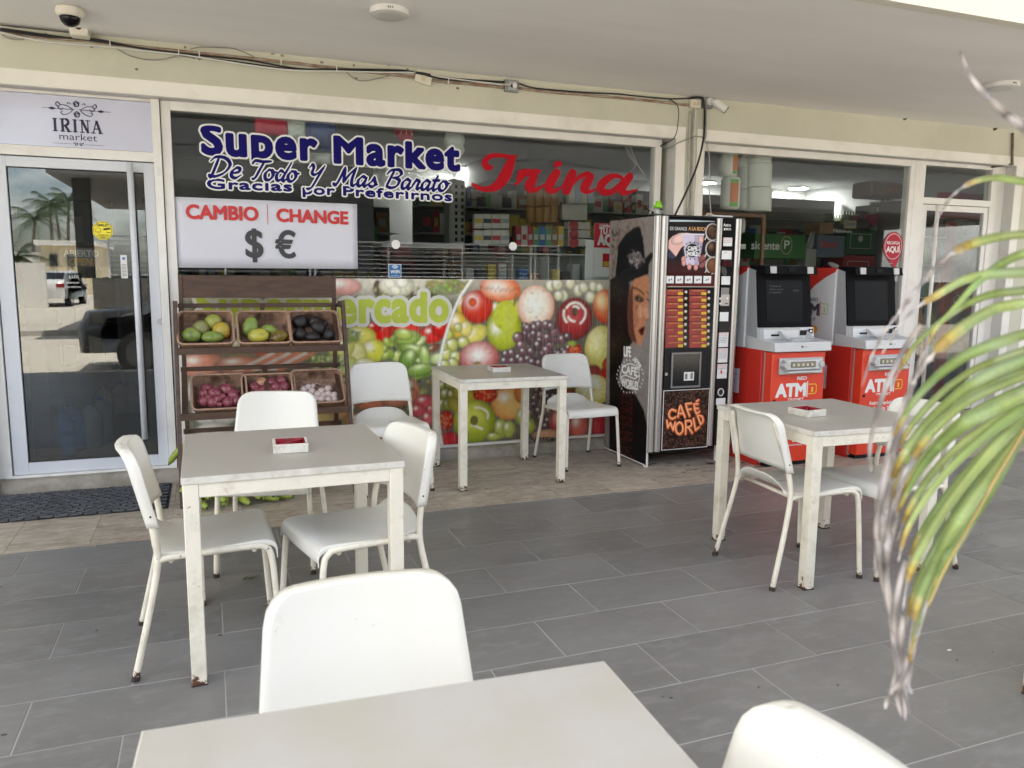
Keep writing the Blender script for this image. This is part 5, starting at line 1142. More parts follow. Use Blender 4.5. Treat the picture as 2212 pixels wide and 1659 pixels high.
# left and middle and right metal posts of the door
for a,b in ((330,392),(662,697),(775,832)):
    pass
def post(xa,xb,z0,z1,nm='metal_post'):
    g=MB(); n=6; P_=[]
    for k in range(n+1): t=k/n; P_.append((xa+(xb-xa)*t, YV+.028-.034*math.sin(PI*(.12+.76*t))))
    P_+= [(xb,4.984),(xa,4.984)]
    V=[(x,y,z0) for x,y in P_]+[(x,y,z1) for x,y in P_]; m_=len(P_); g.add(V,[tuple(range(m_-1,-1,-1)),tuple(range(m_,2*m_))]+[(i,(i+1)%m_,m_+(i+1)%m_,m_+i) for i in range(m_)]); g.build(nm,m_sil,vm,bevel=.001)
x_l0,_=v7(322,800);x_l1,_=v7(385,800); x_m0,_=v7(664,800); x_m1,_=v7(696,800); x_r0,_=v7(776,800); x_r1,_=v7(812,800)
x_l0=X0-.006
post(x_l0,x_l0+.048,.125,ZT-.004); post(x_l0+.050,x_l1+.006,.125,ZT-.004); post(x_m0+.006,x_m1+.012,.14,ZT-.006); post(x_r0,x_r1+.004,.14,ZT-.004)
XA=x_l1+.008; XB=x_m0+.004; XC=x_m1+.014; XD=x_r0-.002
# feet
for x,y in ((X0+.004,4.99),(X1-.05,4.99),(X0+.02,5.55),(X1-.05,5.55)): B('foot',(x,y,.0),(x+.026,y+.03,.13),m_alu,vm)
B('base_bar',(X0+.04,5.02,.09),(X1-.04,5.05,.125),m_black,vm)
def pm(name,rough=.35,spec=.15): return M_attr(name,rough,spec)
m_print=pm('gloss_print'); 
def vplace(Y): return lambda x,z:np.stack([x,np.full(x.shape,Y),z],1)
# --- upper poster
za=v7(500,118)[1]; zb=v7(500,510)[1]
pr=Print(XA,XB,zb,za,.0032,(.01,.01,.01)); 
g_=np.clip((pr.Z-zb)/.2,0,1)[...,None]; pr.C[:]=(1-g_)*np.array([.10,.012,.012])+g_*np.array([.012,.010,.011]); n_=pr.noise(12,3); pr.C*=(.5+1.*n_[...,None])
def Q(x,y): return v7(x,y,YV+.01)
def q_poly(pts,c,**k): return pr.poly([Q(*p) for p in pts],s2l(c),**k)
K7=abs(Q(600,300)[0]-Q(500,300)[0])/100
def q_ell(x,y,rx,ry,c,rot=0,**k): a=Q(x,y); return pr.ell(a[0],a[1],rx*K7,ry*K7,rad(rot),s2l(c),**k)
q_poly([(385,118),(680,118),(680,128),(385,128)],(200,214,220))
skin=(226,180,170)
q_poly([(388,262),(430,215),(470,196),(520,195),(585,208),(602,235),(596,262),(560,262),(520,250),(480,285),(450,335),(420,345),(388,300)],skin); q_poly([(388,270),(420,300),(450,335),(430,350),(388,330)],(60,60,80)); q_ell(560,248,44,16,(236,196,184),-6); q_ell(470,230,50,26,(238,200,188),20)
q_poly([(484,200),(617,203),(585,386),(512,386)],(206,196,214)); q_poly([(560,203),(617,203),(585,386),(560,386)],(176,166,190)); pr.line([Q(484,201),Q(617,204)],.007,s2l((230,224,236)))
q_ell(598,235,16,22,(232,186,176)); 
for x,y in ((495,352),(497,372),(530,395),(568,398)): q_ell(x,y,13,17,(222,160,150))
for x,y in ((600,350),(612,340),(625,372),(606,385)): q_ell(x,y,20,14,(150,90,86),30)
q_ell(548,300,44,38,(240,238,244)); q_ell(548,300,40,34,(24,22,24)); 
for yy,w_ in ((300,36),): pr.line([Q(548-40,308),Q(548-14,296),Q(548+14,306),Q(548+40,294)],.005,s2l((240,238,244)))
for a in np.linspace(0,6.28,15): q_ell(548+56*math.cos(a),300-50*math.sin(a),4,4,(70,60,66))
for yy,cc in ((190,(60,44,36)),(290,(40,24,18)),(388,(120,72,44))): q_ell(665,yy,42,44,(236,232,228)); q_ell(668,yy,37,39,cc,hi=s2l((120,90,70)),hs=.4); pr.line([Q(632,yy+26),Q(622,yy+44)],.006,s2l((236,232,228)))
for i in range(40): q_ell(650+rs.rand()*36,165+rs.rand()*50,5,3,(100,70,50),rs.rand()*180)
q_poly([(395,430),(660,430),(660,480),(395,480)],(60,12,14))
P_=pr.build('upper_poster',m_print,vm,vplace(YV+.010),label='backlit style poster of a hand holding a paper cup')
B('poster_frame',(XA-.003,YV+.012,zb-.006),(XB+.003,4.946,za+.006),m_bg,vm); g=MB(); g.box((XA,YV+.004,zb-.008),(XB,YV+.012,zb-.002)); g.build('silver_trim',m_sil,vm)
m_wp_=M('print_white',(.75,.75,.73),.5,spec=.2); m_gold=M('print_gold',(.55,.28,.10),.5)
def vt(par,s,x,y,wpx,hm,mt,Y=YV+.009,al='L',bold=0,nm='lettering'):
    a=v7(x,y,Y); b=v7(x+wpx,y,Y); t=MB()
    if bold: btext(t,s,(a[0],Y,a[1]),UX,UZ,b[0]-a[0],hm,bold,out=.0002,cell=.0012)
    else: text(t,s,(a[0],Y,a[1]),UX,UZ,width=b[0]-a[0],h=hm,out=.0004)
    return t.build(nm,mt,par)
vt(vm,'DE GRANOS',415,178,100,.024,m_wp_); vt(vm,'A LA BOCA',525,179,104,.025,m_gold,bold=.0012)
vt(vm,'CAFE',520,296,56,.026,m_wp_,bold=.002); vt(vm,'WORLD',515,330,66,.026,m_wp_,bold=.002); vt(vm,'LIFE AFTER',520,258,62,.013,m_gd)
for i in range(5):
    a=v7(398+i*55,450); b=v7(441+i*55,494); ic=B('instruction_icon',(a[0],YV+.007,b[1]),(b[0],YV+.0095,a[1]),m_wp_,vm,bevel=.002)
    t=MB(); mx_,mz=(a[0]+b[0])/2,(a[1]+b[1])/2
    t.box((mx_-.015,YV+.0062,mz-.010),(mx_-.002,YV+.0068,mz+.004)); t.box((mx_+.004,YV+.0062,mz-.004),(mx_+.014,YV+.0068,mz+.009)); t.build('pictogram',m_sild,ic)
# --- selection labels
za=v7(500,522)[1]; zb=v7(500,878)[1]
B('selection_panel',(XA,YV+.006,zb),(XB,YV+.014,za),m_bg,vm)
m_lab=M('red_label',(.22,.012,.014),.3,col2=(.35,.03,.02),vs=14); m_pr=M('price_yellow',(.72,.55,.02),.4); m_btn=M('pearl_button',(.60,.57,.48),.25); m_lt=M('label_text',(.75,.42,.12),.5)
NM=[['CAFÉ DOMINICANO','CAFÉ FRANCOCORTO','CAFÉ LARGO','CAPUCHINO','MOKACCINO','CAFÉ CON CHOCOLATE','CACAO','CHOCOLATE','CHOCOLATE CON LECHE'],['CAFÉ AMERICANO','CAFÉ DOBLE','CAFÉ CON LECHE','CAPUCHINO','MOKACCINO','MOCACCINO CARAMELO','CREMA DULCE','LECHE','VASO DE PAPEL']]
for col,(xa,xb,xc) in enumerate(((388,492,514),(530,630,650))):
    for r in range(9):
        y0=530+r*38.6; a=v7(xa-col*0,y0,YV+.004); b=v7(xb,y0+34,YV+.004)
        lb=B('drink_label',(a[0],YV+.002,b[1]),(b[0],YV+.006,a[1]),m_lab,vm)
        t=MB(); text(t,NM[col][r],(a[0]+.022,YV+.002,a[1]-.014),UX,UZ,width=min(.105,.0085*len(NM[col][r])),h=.0095); t.build('lettering',m_lt,lb)
        ptg=B('price_tag',(b[0]-.044,YV+.0005,b[1]+.002),(b[0]-.003,YV+.002,b[1]+.021),m_pr,lb)
        t=MB(); text(t,'RD$ 75',(b[0]-.040,YV+.0005,b[1]+.007),UX,UZ,width=.032,h=.008); t.build('price_text',m_r,lb)
        c=v7(xc-.6*r,y0+15,YV); MB().ball((c[0]-.004,YV+.004,c[1]),(.0115,.008,.0115),12,8).build('push_button',m_btn,vm,smooth=True)
# --- cup bay
a=v7(376,884); b=v7(640,1118); B('bay_panel',(XA,YV+.004,b[1]),(XB,YV+.014,a[1]),m_black,vm,bevel=.004)
a=v7(425,905,YV); b=v7(592,1108,YV)
g=MB(); w_=.014
for p,q in (((a[0],YV-.006,b[1]),(a[0]+w_,YV+.004,a[1])),((b[0]-w_,YV-.006,b[1]),(b[0],YV+.004,a[1])),((a[0]+w_,YV-.006,a[1]-w_),(b[0]-w_,YV+.004,a[1])),((a[0]+w_,YV-.006,b[1]),(b[0]-w_,YV+.004,b[1]+w_))): g.box(p,q)
bf=g.build('bay_frame',m_sild,vm,bevel=.002); B('bay_flap',(a[0]+w_,YV,b[1]+w_),(b[0]-w_,YV+.0035,a[1]-w_),M('smoked_flap',(.008,.009,.010),.12,spec=.3),vm)
a=v7(498,1020,YV-.001); b=v7(555,1068,YV-.001); st=B('bay_sticker',(a[0],YV-.003,b[1]),(b[0],YV-.0015,a[1]),m_wp_,vm); t=MB(); t.box((a[0]+.008,YV-.0036,b[1]+.01),(a[0]+.03,YV-.0032,a[1]-.012)); t.box((b[0]-.03,YV-.0036,b[1]+.01),(b[0]-.01,YV-.0032,a[1]-.008)); t.build('pictogram',m_sild,st)
a=v7(392,1032,YV); MB().cyl((a[0],YV-.004,a[1]),(a[0],YV+.004,a[1]),.012,n=14).build('door_lock',m_sil,vm)
# --- coffee bean panel
za=v7(500,1124)[1]; zb=v7(500,1474)[1]
pr=Print(XA+.003,XB-.003,zb+.004,za-.004,.0026,(.014,.008,.006)); rs=np.random.RandomState(4)
for i in range(900):
    x=XA+rs.rand()*(XB-XA); z=zb+rs.rand()*(za-zb); a=rs.rand()*3.14; f=.35+.65*rs.rand(); c=(96*f+14,62*f+10,46*f+10); pr.ell(x,z,.010,.0065,a,s2l(c),hi=s2l((170*f,130*f,110*f)),hs=.35)
    pr.line([(x-.007*math.cos(a),z-.007*math.sin(a)),(x+.007*math.cos(a),z+.007*math.sin(a))],.0022,(.008,.004,.003))
C9=crp(2400,1500,4.424); 
def b9(x,y): p=aty(*C9(x,y),YV+.01); return p.x,p.z
LT=[[(585,180),(520,160),(475,220),(490,290),(540,310),(585,280)],[(625,280),(640,180),(665,95),(700,180),(740,285)],[(650,225),(705,225)],[(755,70),(775,160),(815,265)],[(755,65),(845,55)],[(780,165),(840,150)],[(890,70),(900,160),(935,235)],[(890,70),(955,65)],[(900,140),(960,140)],[(935,235),(980,190)],[(930,25),(965,0)],
 [(440,340),(455,455)],[(455,455),(500,380),(545,500)],[(545,500),(578,370)],[(645,370),(590,430),(600,530),(655,565),(705,500),(690,400),(645,370)],[(750,345),(755,450),(750,560)],[(750,350),(830,345),(850,410),(800,450),(760,455)],[(800,455),(860,545)],[(880,310),(915,500)],[(915,500),(975,450)],[(950,270),(1000,400)],[(950,265),(1020,270),(1040,350),(1000,405)]]
for w_,cc,dx,dz in ((.026,(120,52,26),.002,-.003),(.023,(196,98,52),0,0),(.012,(232,142,88),-.001,.001),(.004,(255,206,170),-.003,.004)):
    for l in LT: pr.line([(b9(*p)[0]+dx,b9(*p)[1]+dz) for p in (l if len(l)<4 else [(v.x,v.y) for v in catmull([(p[0],p[1],0) for p in l],4)])],w_,s2l(cc),.9 if w_<.01 else 1)
pr.build('bean_poster',m_print,vm,vplace(YV+.003))
g=MB(); 
for p,q in (((XA,YV+.001,zb),(XA+.004,YV+.006,za)),((XB-.004,YV+.001,zb),(XB,YV+.006,za)),((XA+.004,YV+.001,za-.004),(XB-.004,YV+.006,za)),((XA+.004,YV+.001,zb),(XB-.004,YV+.006,zb+.004))): g.box(p,q)
g.build('white_surround',m_wp_,vm); B('poster_back',(XA,YV+.006,zb),(XB,4.946,za),m_bg,vm)
# --- payment column
B('payment_column',(XC,YV+.004,.14),(XD,4.946,ZT-.008),m_bg,vm)
def vbox(name,x0,y0,x1,y1,mt,t0=.0,t1=.004,par=None,bev=0,**k):
    a=v7(x0,y0,YV+t0); b=v7(x1,y1,YV+t0); return B(name,(max(XC+.001,a[0]),YV+t0,b[1]),(min(XD-.001,b[0]),YV+t1,a[1]),mt,par or vm,bevel=bev,**k)
vt(vm,'Astro',731,156,44,.022,m_wp_,Y=YV+.003,bold=.0007); vt(vm,'NECTA',745,178,32,.014,m_wp_,Y=YV+.003,bold=.0007); vbox('logo_square',731,165,742,180,m_wp_,.002)
def note(x0,y0,x1,y1,lines,red=True,arrow=False):
    s=vbox('notice',x0,y0,x1,y1,m_wp_,.001,.004); a=v7(x0,y0,YV+.001);b=v7(x1,y1,YV+.001); w=b[0]-a[0]; z=a[1]-.012
    for i,l in enumerate(lines):
        t=MB(); text(t,l,(a[0]+w*.5,YV+.001,z),UX,UZ,width=w*.82*(.75+.25*(len(l)>8)),h=.007,align='C'); t.build('lettering',m_r if (red and i<2) else m_gd,s); z-=.0125
    if arrow:
        t=MB(); cx_=(a[0]+b[0])/2; t.add([(cx_-.005,YV+.0004,z+.008),(cx_+.005,YV+.0004,z+.008),(cx_+.005,YV+.0004,z-.008),(cx_+.012,YV+.0004,z-.008),(cx_,YV+.0004,z-.026),(cx_-.012,YV+.0004,z-.008),(cx_-.005,YV+.0004,z-.008)],[tuple(range(7))]); t.build('arrow',m_r,s)
note(722,222,782,274,['CAFE WORLD CALL','Servicio de Ventas','Manuel Pinto'])
rd_=vbox('card_reader',716,292,782,396,m_black,-.012,.004,bev=.003); a=v7(722,300,YV-.012); b=v7(778,352,YV-.012); B('reader_note',(a[0],YV-.0135,b[1]),(min(XD-.002,b[0]),YV-.0122,a[1]),m_wp_,rd_); 
a=v7(724,362,YV-.012); b=v7(774,392,YV-.012); B('reader_screen',(a[0],YV-.0135,b[1]),(b[0],YV-.0122,a[1]),M('dark_red_screen',(.05,.004,.006),.15),rd_)
t=MB(); text(t,'TARJETA',(v7(726,315,YV)[0],YV-.0137,v7(726,315,YV)[1]),UX,UZ,width=.03,h=.007); t.build('lettering',m_r,rd_)
note(720,452,770,502,['',''],arrow=False); note(700,665,760,718,['','']); 
t=MB()
for k in range(9): # wavy topographic lines
    a=v7(712,430,YV); pen(t,[[(.012+.007*k*math.cos(q)*.8,.006*k*math.sin(q)) for q in np.linspace(-.8,1.9,9)]],(a[0],YV+.003,a[1]),UX,UZ,1.,.0014,.0018)
t.build('line_pattern',m_sild,vm)
s_=vbox('coin_unit',700,560,766,628,m_sil,-.004,.004,bev=.002)
for x,y in ((711,584),(754,583),(711,614)): c=v7(x,y,YV-.004); MB().cyl((c[0],YV-.008,c[1]),(c[0],YV-.004,c[1]),.008,n=12).build('button',m_wp_,s_)
c=v7(748,613,YV); B('coin_slot',(c[0]-.014,YV-.0055,c[1]-.003),(c[0]+.014,YV-.0045,c[1]+.003),m_black,s_)
vbox('silver_field',702,520,764,560,m_sild,.000,.004)
note(694,786,758,870,['INFORMACIÓN','DEL USUARIO','Este equipo','acepta monedas','y billetes','gracias']); note(692,880,754,962,['INFORMACIÓN','DEL USUARIO','Seleccione','el azúcar antes','de su bebida','gracias']); note(688,974,750,1056,['LA MÁQUINA','DEVUELVE EL','CAMBIO'],arrow=True)
c=v7(716,1139,YV); MB().tube([(c[0]+.024*math.cos(a),YV+.001,c[1]+.027*math.sin(a)) for a in np.linspace(0,2*PI,20)],.004,6,caps=False).build('coin_return_ring',m_wp_,vm,smooth=True); MB().cyl((c[0],YV+.0035,c[1]),(c[0],YV+.001,c[1]),.022,n=20).build('coin_return_cup',m_dark,vm)
note(690,1176,742,1212,['',''])
# --- side print: portrait with a top hat
YB0=5.615
pr=Print(0,YB0-4.955,.03,1.828,.0058,(.19,.17,.155)); rs=np.random.RandomState(8)
def S(x,y): p=atx(*C7(x,y),X0-.008); return YB0-p.y,p.z
def s_poly(pts,c,**k): return pr.poly([S(*p) for p in pts],s2l(c),**k)
def s_line(pts,w_,c,op=1): pr.line([S(*p) for p in pts],w_,s2l(c),op)
n_=pr.noise(2.5,1)[...,None]; pr.C[:]=np.array([.27,.245,.23])*(.7+.5*n_)
for i in range(230):
    x=75+rs.rand()**1.8*190; y=115+rs.rand()*420; a=rs.rand()*3; l=6+rs.rand()*22; f=rs.rand(); s_line([(x,y),(x+l*math.cos(a)*.5,y+l*math.sin(a)),(x+l*math.cos(a)*.2+4,y+l*1.5*math.sin(a))],.004+.008*rs.rand(),(60+90*f,46+66*f,38+50*f) if f>.3 else (20,18,18),.8)
s_poly([(60,470),(120,440),(170,470),(180,560),(165,640),(168,760),(195,840),(150,900),(120,1000),(95,1150),(70,1500),(55,1490)],(22,18,18))
s_poly([(65,1080),(160,1100),(215,1160),(262,1250),(280,1340),(278,1480),(288,1595),(60,1490)],(16,14,15))
s_poly([(172,540),(205,470),(262,448),(290,455),(293,520),(288,575),(284,625),(287,660),(292,690),(283,712),(274,722),(268,745),(270,765),(266,785),(266,800),(256,818),(254,840),(244,862),(215,852),(190,838),(172,790),(164,700),(166,620)],(188,130,98))
s_poly([(172,540),(196,500),(196,640),(200,760),(220,850),(190,838),(170,790),(162,680)],(96,58,48)); s_poly([(256,640),(284,640),(292,690),(270,712),(262,690)],(206,156,130)); s_poly([(232,620),(252,640),(246,700),(226,690)],(206,160,136))
s_line([(196,520),(218,524),(240,540),(262,562)],.013,(24,14,12)); s_line([(276,545),(288,552)],.010,(24,14,12)); s_poly([(204,580),(225,566),(250,582),(262,600),(240,608),(215,600)],(30,18,18)); s_poly([(222,584),(240,582),(246,594),(228,598)],(110,104,96)); s_line([(203,574),(230,560),(264,590)],.007,(18,10,10)); s_line([(278,585),(294,598)],.011,(22,12,12))
s_line([(262,690),(276,714),(286,708)],.006,(90,50,40)); s_poly([(228,772),(246,756),(264,746),(267,760),(262,776),(260,794),(247,806),(236,792)],(80,20,26)); s_line([(224,772),(262,770)],.005,(24,8,10))
for i in range(60): x=172+rs.rand()*50; y=590+rs.rand()*190; s_line([(x,y),(x+8,y-14)],.003,(110,20,24) if i%2 else (30,14,14),.8)
s_poly([(88,480),(96,400),(110,265),(150,205),(200,165),(228,155),(240,165),(256,240),(268,345),(300,312),(313,310),(312,340),(290,385),(288,440),(262,448),(205,470),(120,520),(85,500)],(22,23,26))
s_line([(120,440),(190,400),(268,350)],.010,(46,46,50),.8)
for i in range(150): a=rs.rand()*6.28; q=rs.rand()**.6; x=215+46*q*math.cos(a); y=352+44*q*math.sin(a); s_line([(x,y),(x+rs.randn()*8,y+rs.randn()*9)],.004+.004*rs.rand(),[(150,150,156),(96,96,100),(190,190,196),(110,70,50)][rs.randint(4)],.9)
for i in range(160):
    x=112+rs.rand()*80; y=1120+rs.rand()*420; s_line([(x,y),(x+3+rs.rand()*8,y+rs.randn()*7)],.004,[(120,26,24),(150,40,30),(90,50,44),(40,14,14)][rs.randint(4)],.85)
for k in range(9): s_line([(125,1150+k*44),(190,1165+k*44)],.003,(120,60,50),.8)
for i in range(50): x=75+rs.rand()*60; y=480+rs.rand()*380; s_line([(x,y),(x+rs.randn()*6,y+rs.rand()*16)],.004,(90,66,50),.7)
pr.blur(2); g3=pr.noise(60,5,2); pr.C*=(.8+.4*g3[...,None])*np.array([.95,.93,.92])
WHT=(236,232,232)
cxy=(178,1044)
s_line([(cxy[0]+56*math.cos(a),cxy[1]+74*math.sin(a)) for a in np.linspace(0,2*PI,26)],.008,WHT)
s_line([(122,1052),(150,1036),(178,1048),(205,1060),(234,1040)],.009,WHT)
for a in np.linspace(.2,6.1,26): 
    r_=1.22+.14*rs.rand(); x,y=cxy[0]+58*r_*math.cos(a),cxy[1]+76*r_*math.sin(a); s_line([(x,y),(x+3,y+5)],.009,WHT)
s_line([(110,890),(112,1090)],.004,WHT,0)
sp_=pr.build('side_portrait_print',M_attr('satin_print',.4,.12),vm,lambda a,z:np.stack([np.full(a.shape,X0-.0085),YB0-a,z],1))
B('side_panel',(X0-.008,4.955,.025),(X0-.001,5.615,1.83),m_bg,vm); B('panel_edge',(X0-.0095,4.950,.02),(X0-.001,4.955,1.835),m_wp_,vm); B('panel_edge',(X0-.0095,4.95,.017),(X0-.001,5.615,.025),m_wp_,vm)
def side_word(s,x,y0,y1,wfrac,h,wgt,rot=0):
    a=S(x,y0); o=Vector((X0-.0088,YB0-a[0],a[1])); t=MB(); u=Vector((0,-math.cos(rot),math.sin(rot))); v=Vector((0,math.sin(rot),math.cos(rot)))
    btext(t,s,o,u,v,wfrac,h,wgt,out=.0004,cell=.0018); t.build('side_lettering',m_wp_,vm)
side_word('LIFE',143,925,0,.105,.075,.004,.05); side_word('AFTER',198,952,0,.115,.045,.002,-.55)
side_word('CAFE',130,1022,0,.235,.062,.004,.0); side_word('WORLD',128,1100,0,.25,.062,.004,0)
# things standing on top
jar=thing('plastic_jar','small clear jar with a lime green lid on the coffee machine','jar',(3.1,5.15,ZT+.004))
c=aty(1421,460,5.12); m_lime2=M('lime_lid',(.25,.62,.03),.4)
MB().lathe([(.026,0),(.034,.006),(.037,.03),(.034,.052),(.027,.062)],(c.x,5.12,ZT+.0045),18).build('jar_body',M_glass('jar_glass',(.86,.88,.86),.12,.6),jar,smooth=True); MB().lathe([(.022,0),(.028,.012),(.027,.024),(.012,.03)],(c.x,5.12,ZT+.006),14).build('contents',m_white,jar,smooth=True)
MB().lathe([(.031,0),(.032,.02),(.022,.026),(.020,.046),(.016,.05)],(c.x,5.12,ZT+.064),18).build('lid',m_lime2,jar,smooth=True)
wc=thing('webcam','small grey ball camera lying beside the jar on the coffee machine','camera',(c.x-.07,5.1,ZT+.004)); MB().ball((c.x-.068,5.1,ZT+.026),.019,12,8).build('camera_ball',m_sil,wc,smooth=True); MB().cyl((c.x-.068,5.075,ZT+.026),(c.x-.068,5.088,ZT+.026),.009,n=12).build('lens',m_black,wc); MB().box((c.x-.09,5.08,ZT+.0045),(c.x-.045,5.125,ZT+.010)).build('foot',m_black,wc)
MB().tube(catmull([(c.x-.05,5.12,ZT+.03),(c.x-.12,5.2,ZT+.10),(c.x-.16,5.3,ZT+.07),(c.x-.12,5.42,ZT+.02),(c.x-.02,5.45,ZT+.01)],6),.004,6).build('cable',m_black,wc,smooth=True)
c=aty(1540,466,5.0); fl_=thing('coiled_cable','pale coiled cable lying on the coffee machine','cable',(c.x,5.05,ZT)); MB().tube(catmull([(c.x-.06,5.0,ZT+.012),(c.x-.02,5.03,ZT+.03),(c.x+.03,5.0,ZT+.012),(c.x+.02,5.08,ZT+.02),(c.x-.05,5.06,ZT+.012)],6),.005,6).build('loop',M('cream_cable',(.55,.52,.44),.5),fl_,smooth=True)
B('flat_router',(3.47,4.97,ZT+.0045),(3.64,5.06,ZT+.018),m_white,None,label='flat white box at the right corner on top of the coffee machine',cat='router',bevel=.003)
# ================================================================ cash machines
m_red=M('signal_red_panel',(.68,.050,.020),.35,var=.05,vs=2,spec=.4); m_redd=M('deep_red_side',(.50,.028,.018),.4,var=.05,vs=2,spec=.4); m_aw_=M('atm_white_panel',(.60,.61,.63),.4); m_as=M('atm_silver',(.44,.45,.46),.35,.35); m_asl=M('atm_light_silver',(.58,.59,.60),.35,.15); m_scr=M('dark_screen',(.012,.013,.014),.2,spec=.12); m_bez=M('matt_bezel',(.006,.006,.007),.55,spec=.05); m_grn=M('lime_outline',(.35,.55,.06),.5); m_mc1=M('logo_red',(.60,.03,.02),.5); m_mc2=M('logo_orange',(.80,.32,.02),.5); m_bl=M('logo_blue',(.02,.08,.45),.5); m_bl2=M('logo_sky',(.02,.32,.62),.5); m_led=M('led_window',(.16,.15,.11),.15)
def atm(label,x,second):
    t=thing('cash_machine',label,'ATM',(x+.25,5.1,0),0,'red cash machines')
    W=.485; F=4.67
    def b(n,a,c,m_,bev=.003,par=None,**k): return MB().box((x+a[0],a[1],a[2]),(x+c[0],c[1],c[2])).build(n,m_,par or t,bevel=bev,**k)
    b('door_panel',(.0,F,.035),(W,F+.085,.862),m_red,.006); b('pedestal',(-.018,F+.10,.0),(W-.01,5.47,.872),m_redd,.004); b('seam',(.004,F+.085,.02),(W-.02,F+.10,.86),m_as,0); b('plinth',(.02,F+.03,0),(W-.02,F+.1,.035),m_black,0)
    # tall printed flank
    b('flank_body',(-.018,4.99,.874),(W-.01,5.47,1.475),m_aw_,.004); b('top_cap',(-.019,4.985,1.476),(W-.009,5.471,1.486),m_redd,0)
    X=x-.0192
    g=MB().prism([(4.986,1.475),(5.47,1.475),(5.47,1.36),(5.30,1.30),(5.12,1.40)],(X,0,0),(0,1,0),UZ,(-.001,0,0)); g=MB().prism([(5.47,1.475),(4.986,1.475),(4.99,1.455),(5.10,1.41),(5.22,1.34),(5.32,1.25),(5.40,1.17),(5.47,1.09)],(X,0,0),(0,1,0),UZ,(-.001,0,0)); g.build('red_corner',m_redd,t)
    Xs=X-.0012; U_=Vector((0,-1,0))
    def sd(s,y,z,w_,h,m_,wg=.001): tt=MB(); btext(tt,s,(Xs,y,z),U_,UZ,w_,h,wg,out=.0004,cell=.0022); tt.build('side_lettering',m_,t)
    sd('RED',5.265,1.215,.10,.026,m_gd,.0008); sd('ATM',5.44,1.105,.285,.088,m_gd,.007); sd('TRIINET',5.40,1.055,.22,.024,m_gd,.0004)
    b2=MB().box((Xs-.0008,5.136,1.09),(Xs,5.144,1.215)); b2.build('red_bar',m_r,t)
    def card(o,U,V,w_,h,th,mt,sx='$',mt2=None):
        tt=MB(); S_=[]; q=.012
        pts=[(0,0),(w_-q,0),(w_,q),(w_,h-q),(w_-q,h),(0,h)]
        for a_,c_ in zip(pts[:-1],pts[1:]): S_.append((a_[0],a_[1],c_[0],c_[1],th,th))
        fill_segs(tt,S_,0,.0016,o,U,V,.0005); tt.build('card_outline',mt,t)
        tt=MB(); n=Vector(U).cross(Vector(V)); btext(tt,sx,Vector(o)+Vector(U)*(w_*.34)+Vector(V)*(h*.22),U,V,w_*.26,h*.48,.0012,out=.0005,cell=.0014); tt.build('dollar_mark',mt2 or mt,t)
    card((Xs,5.125,1.115),U_,UZ,.075,.082,.0032,m_grn)
    for yy,m_ in ((5.215,m_mc1),(5.185,m_mc2)): MB().prism([(.031*math.cos(a),.031*math.sin(a)) for a in np.linspace(0,2*PI,20)[:-1]],(Xs-(.0004 if m_ is m_mc2 else 0),yy,.985),U_,UZ,(-.0004,0,0)).build('round_logo',m_,t)
    # white label low on the flank
    lb=MB().box((X-.001,5.02,.515),(X,5.27,.705)); lb=lb.build('card_label',M('label_lilac_white',(.62,.62,.70),.5),t)
    def ls(s,y,z,w_,h): tt=MB(); text(tt,s,(X-.0012,y,z),U_,UZ,width=w_,h=h,out=.0004); tt.build('lettering',m_gd,lb)
    ls('Todo tipos de Tarjetas',5.265,.655,.215,.018); ls('Todo Banco',5.25,.537,.13,.018)
    for yy,a_,c_ in ((5.205,m_bl,m_bl),(5.10,m_mc1,m_bl2)):
        for d_,mm_ in ((.011,a_),(-.011,c_)): MB().prism([(.018*math.cos(a),.018*math.sin(a)) for a in np.linspace(0,2*PI,16)[:-1]],(X-.0013-(.0003 if d_<0 else 0),yy+d_,.607),U_,UZ,(-.0003,0,0)).build('round_logo',mm_,lb)
    # head: silver cheeks, black bezel leaning back
    prof=[(4.84,.90),(4.86,1.03),(4.91,1.455),(5.0,1.478),(5.0,.90)]
    for s0,s1 in ((-.004,.026),(W-.02,W+.012)): MB().prism(prof,(x+s0,0,0),(0,1,0),UZ,(s1-s0,0,0)).build('head_cheek',m_as,t)
    g=MB().hexa([(x+.0,4.845,1.035),(x+W+.008,4.845,1.035),(x+W+.008,4.895,1.035),(x+.0,4.895,1.035),(x-.002,4.893,1.45),(x+W+.004,4.893,1.45),(x+W+.004,4.93,1.45),(x-.002,4.93,1.45)]); g.build('bezel',m_bez,t,bevel=.003)
    g=MB(); f=lambda z:4.845+(z-1.035)/.415*.048-.0015; g.add([(x+.075,f(1.075),1.075),(x+W-.075,f(1.075),1.075),(x+W-.075,f(1.385),1.385),(x+.075,f(1.385),1.385)],[(0,1,2,3)]); sc_=g.build('screen',m_scr,t,solid=.001)
    if not second:
        tt=MB(); text(tt,'Tu dinero en',(x+.10,f(1.335)-.001,1.335),UX,UZ,width=.11,h=.014); text(tt,'efectivo cuando',(x+.10,f(1.312)-.001,1.312),UX,UZ,width=.13,h=.014); text(tt,'lo necesitas',(x+.10,f(1.289)-.001,1.289),UX,UZ,width=.11,h=.014); text(tt,'ATM',(x+.32,f(1.30)-.001,1.30),UX,UZ,width=.05,h=.016); tt.build('screen_text',M('dim_text',(.07,.075,.07),.4),sc_)
    MB().hexa([(x+.0,4.80,1.43),(x+W,4.80,1.43),(x+W,4.99,1.43),(x+.0,4.99,1.43),(x+.006,4.815,1.492),(x+W-.006,4.815,1.492),(x+W-.006,5.0,1.498),(x+.006,5.0,1.498)]).build('hood',m_bez,t,bevel=.005)
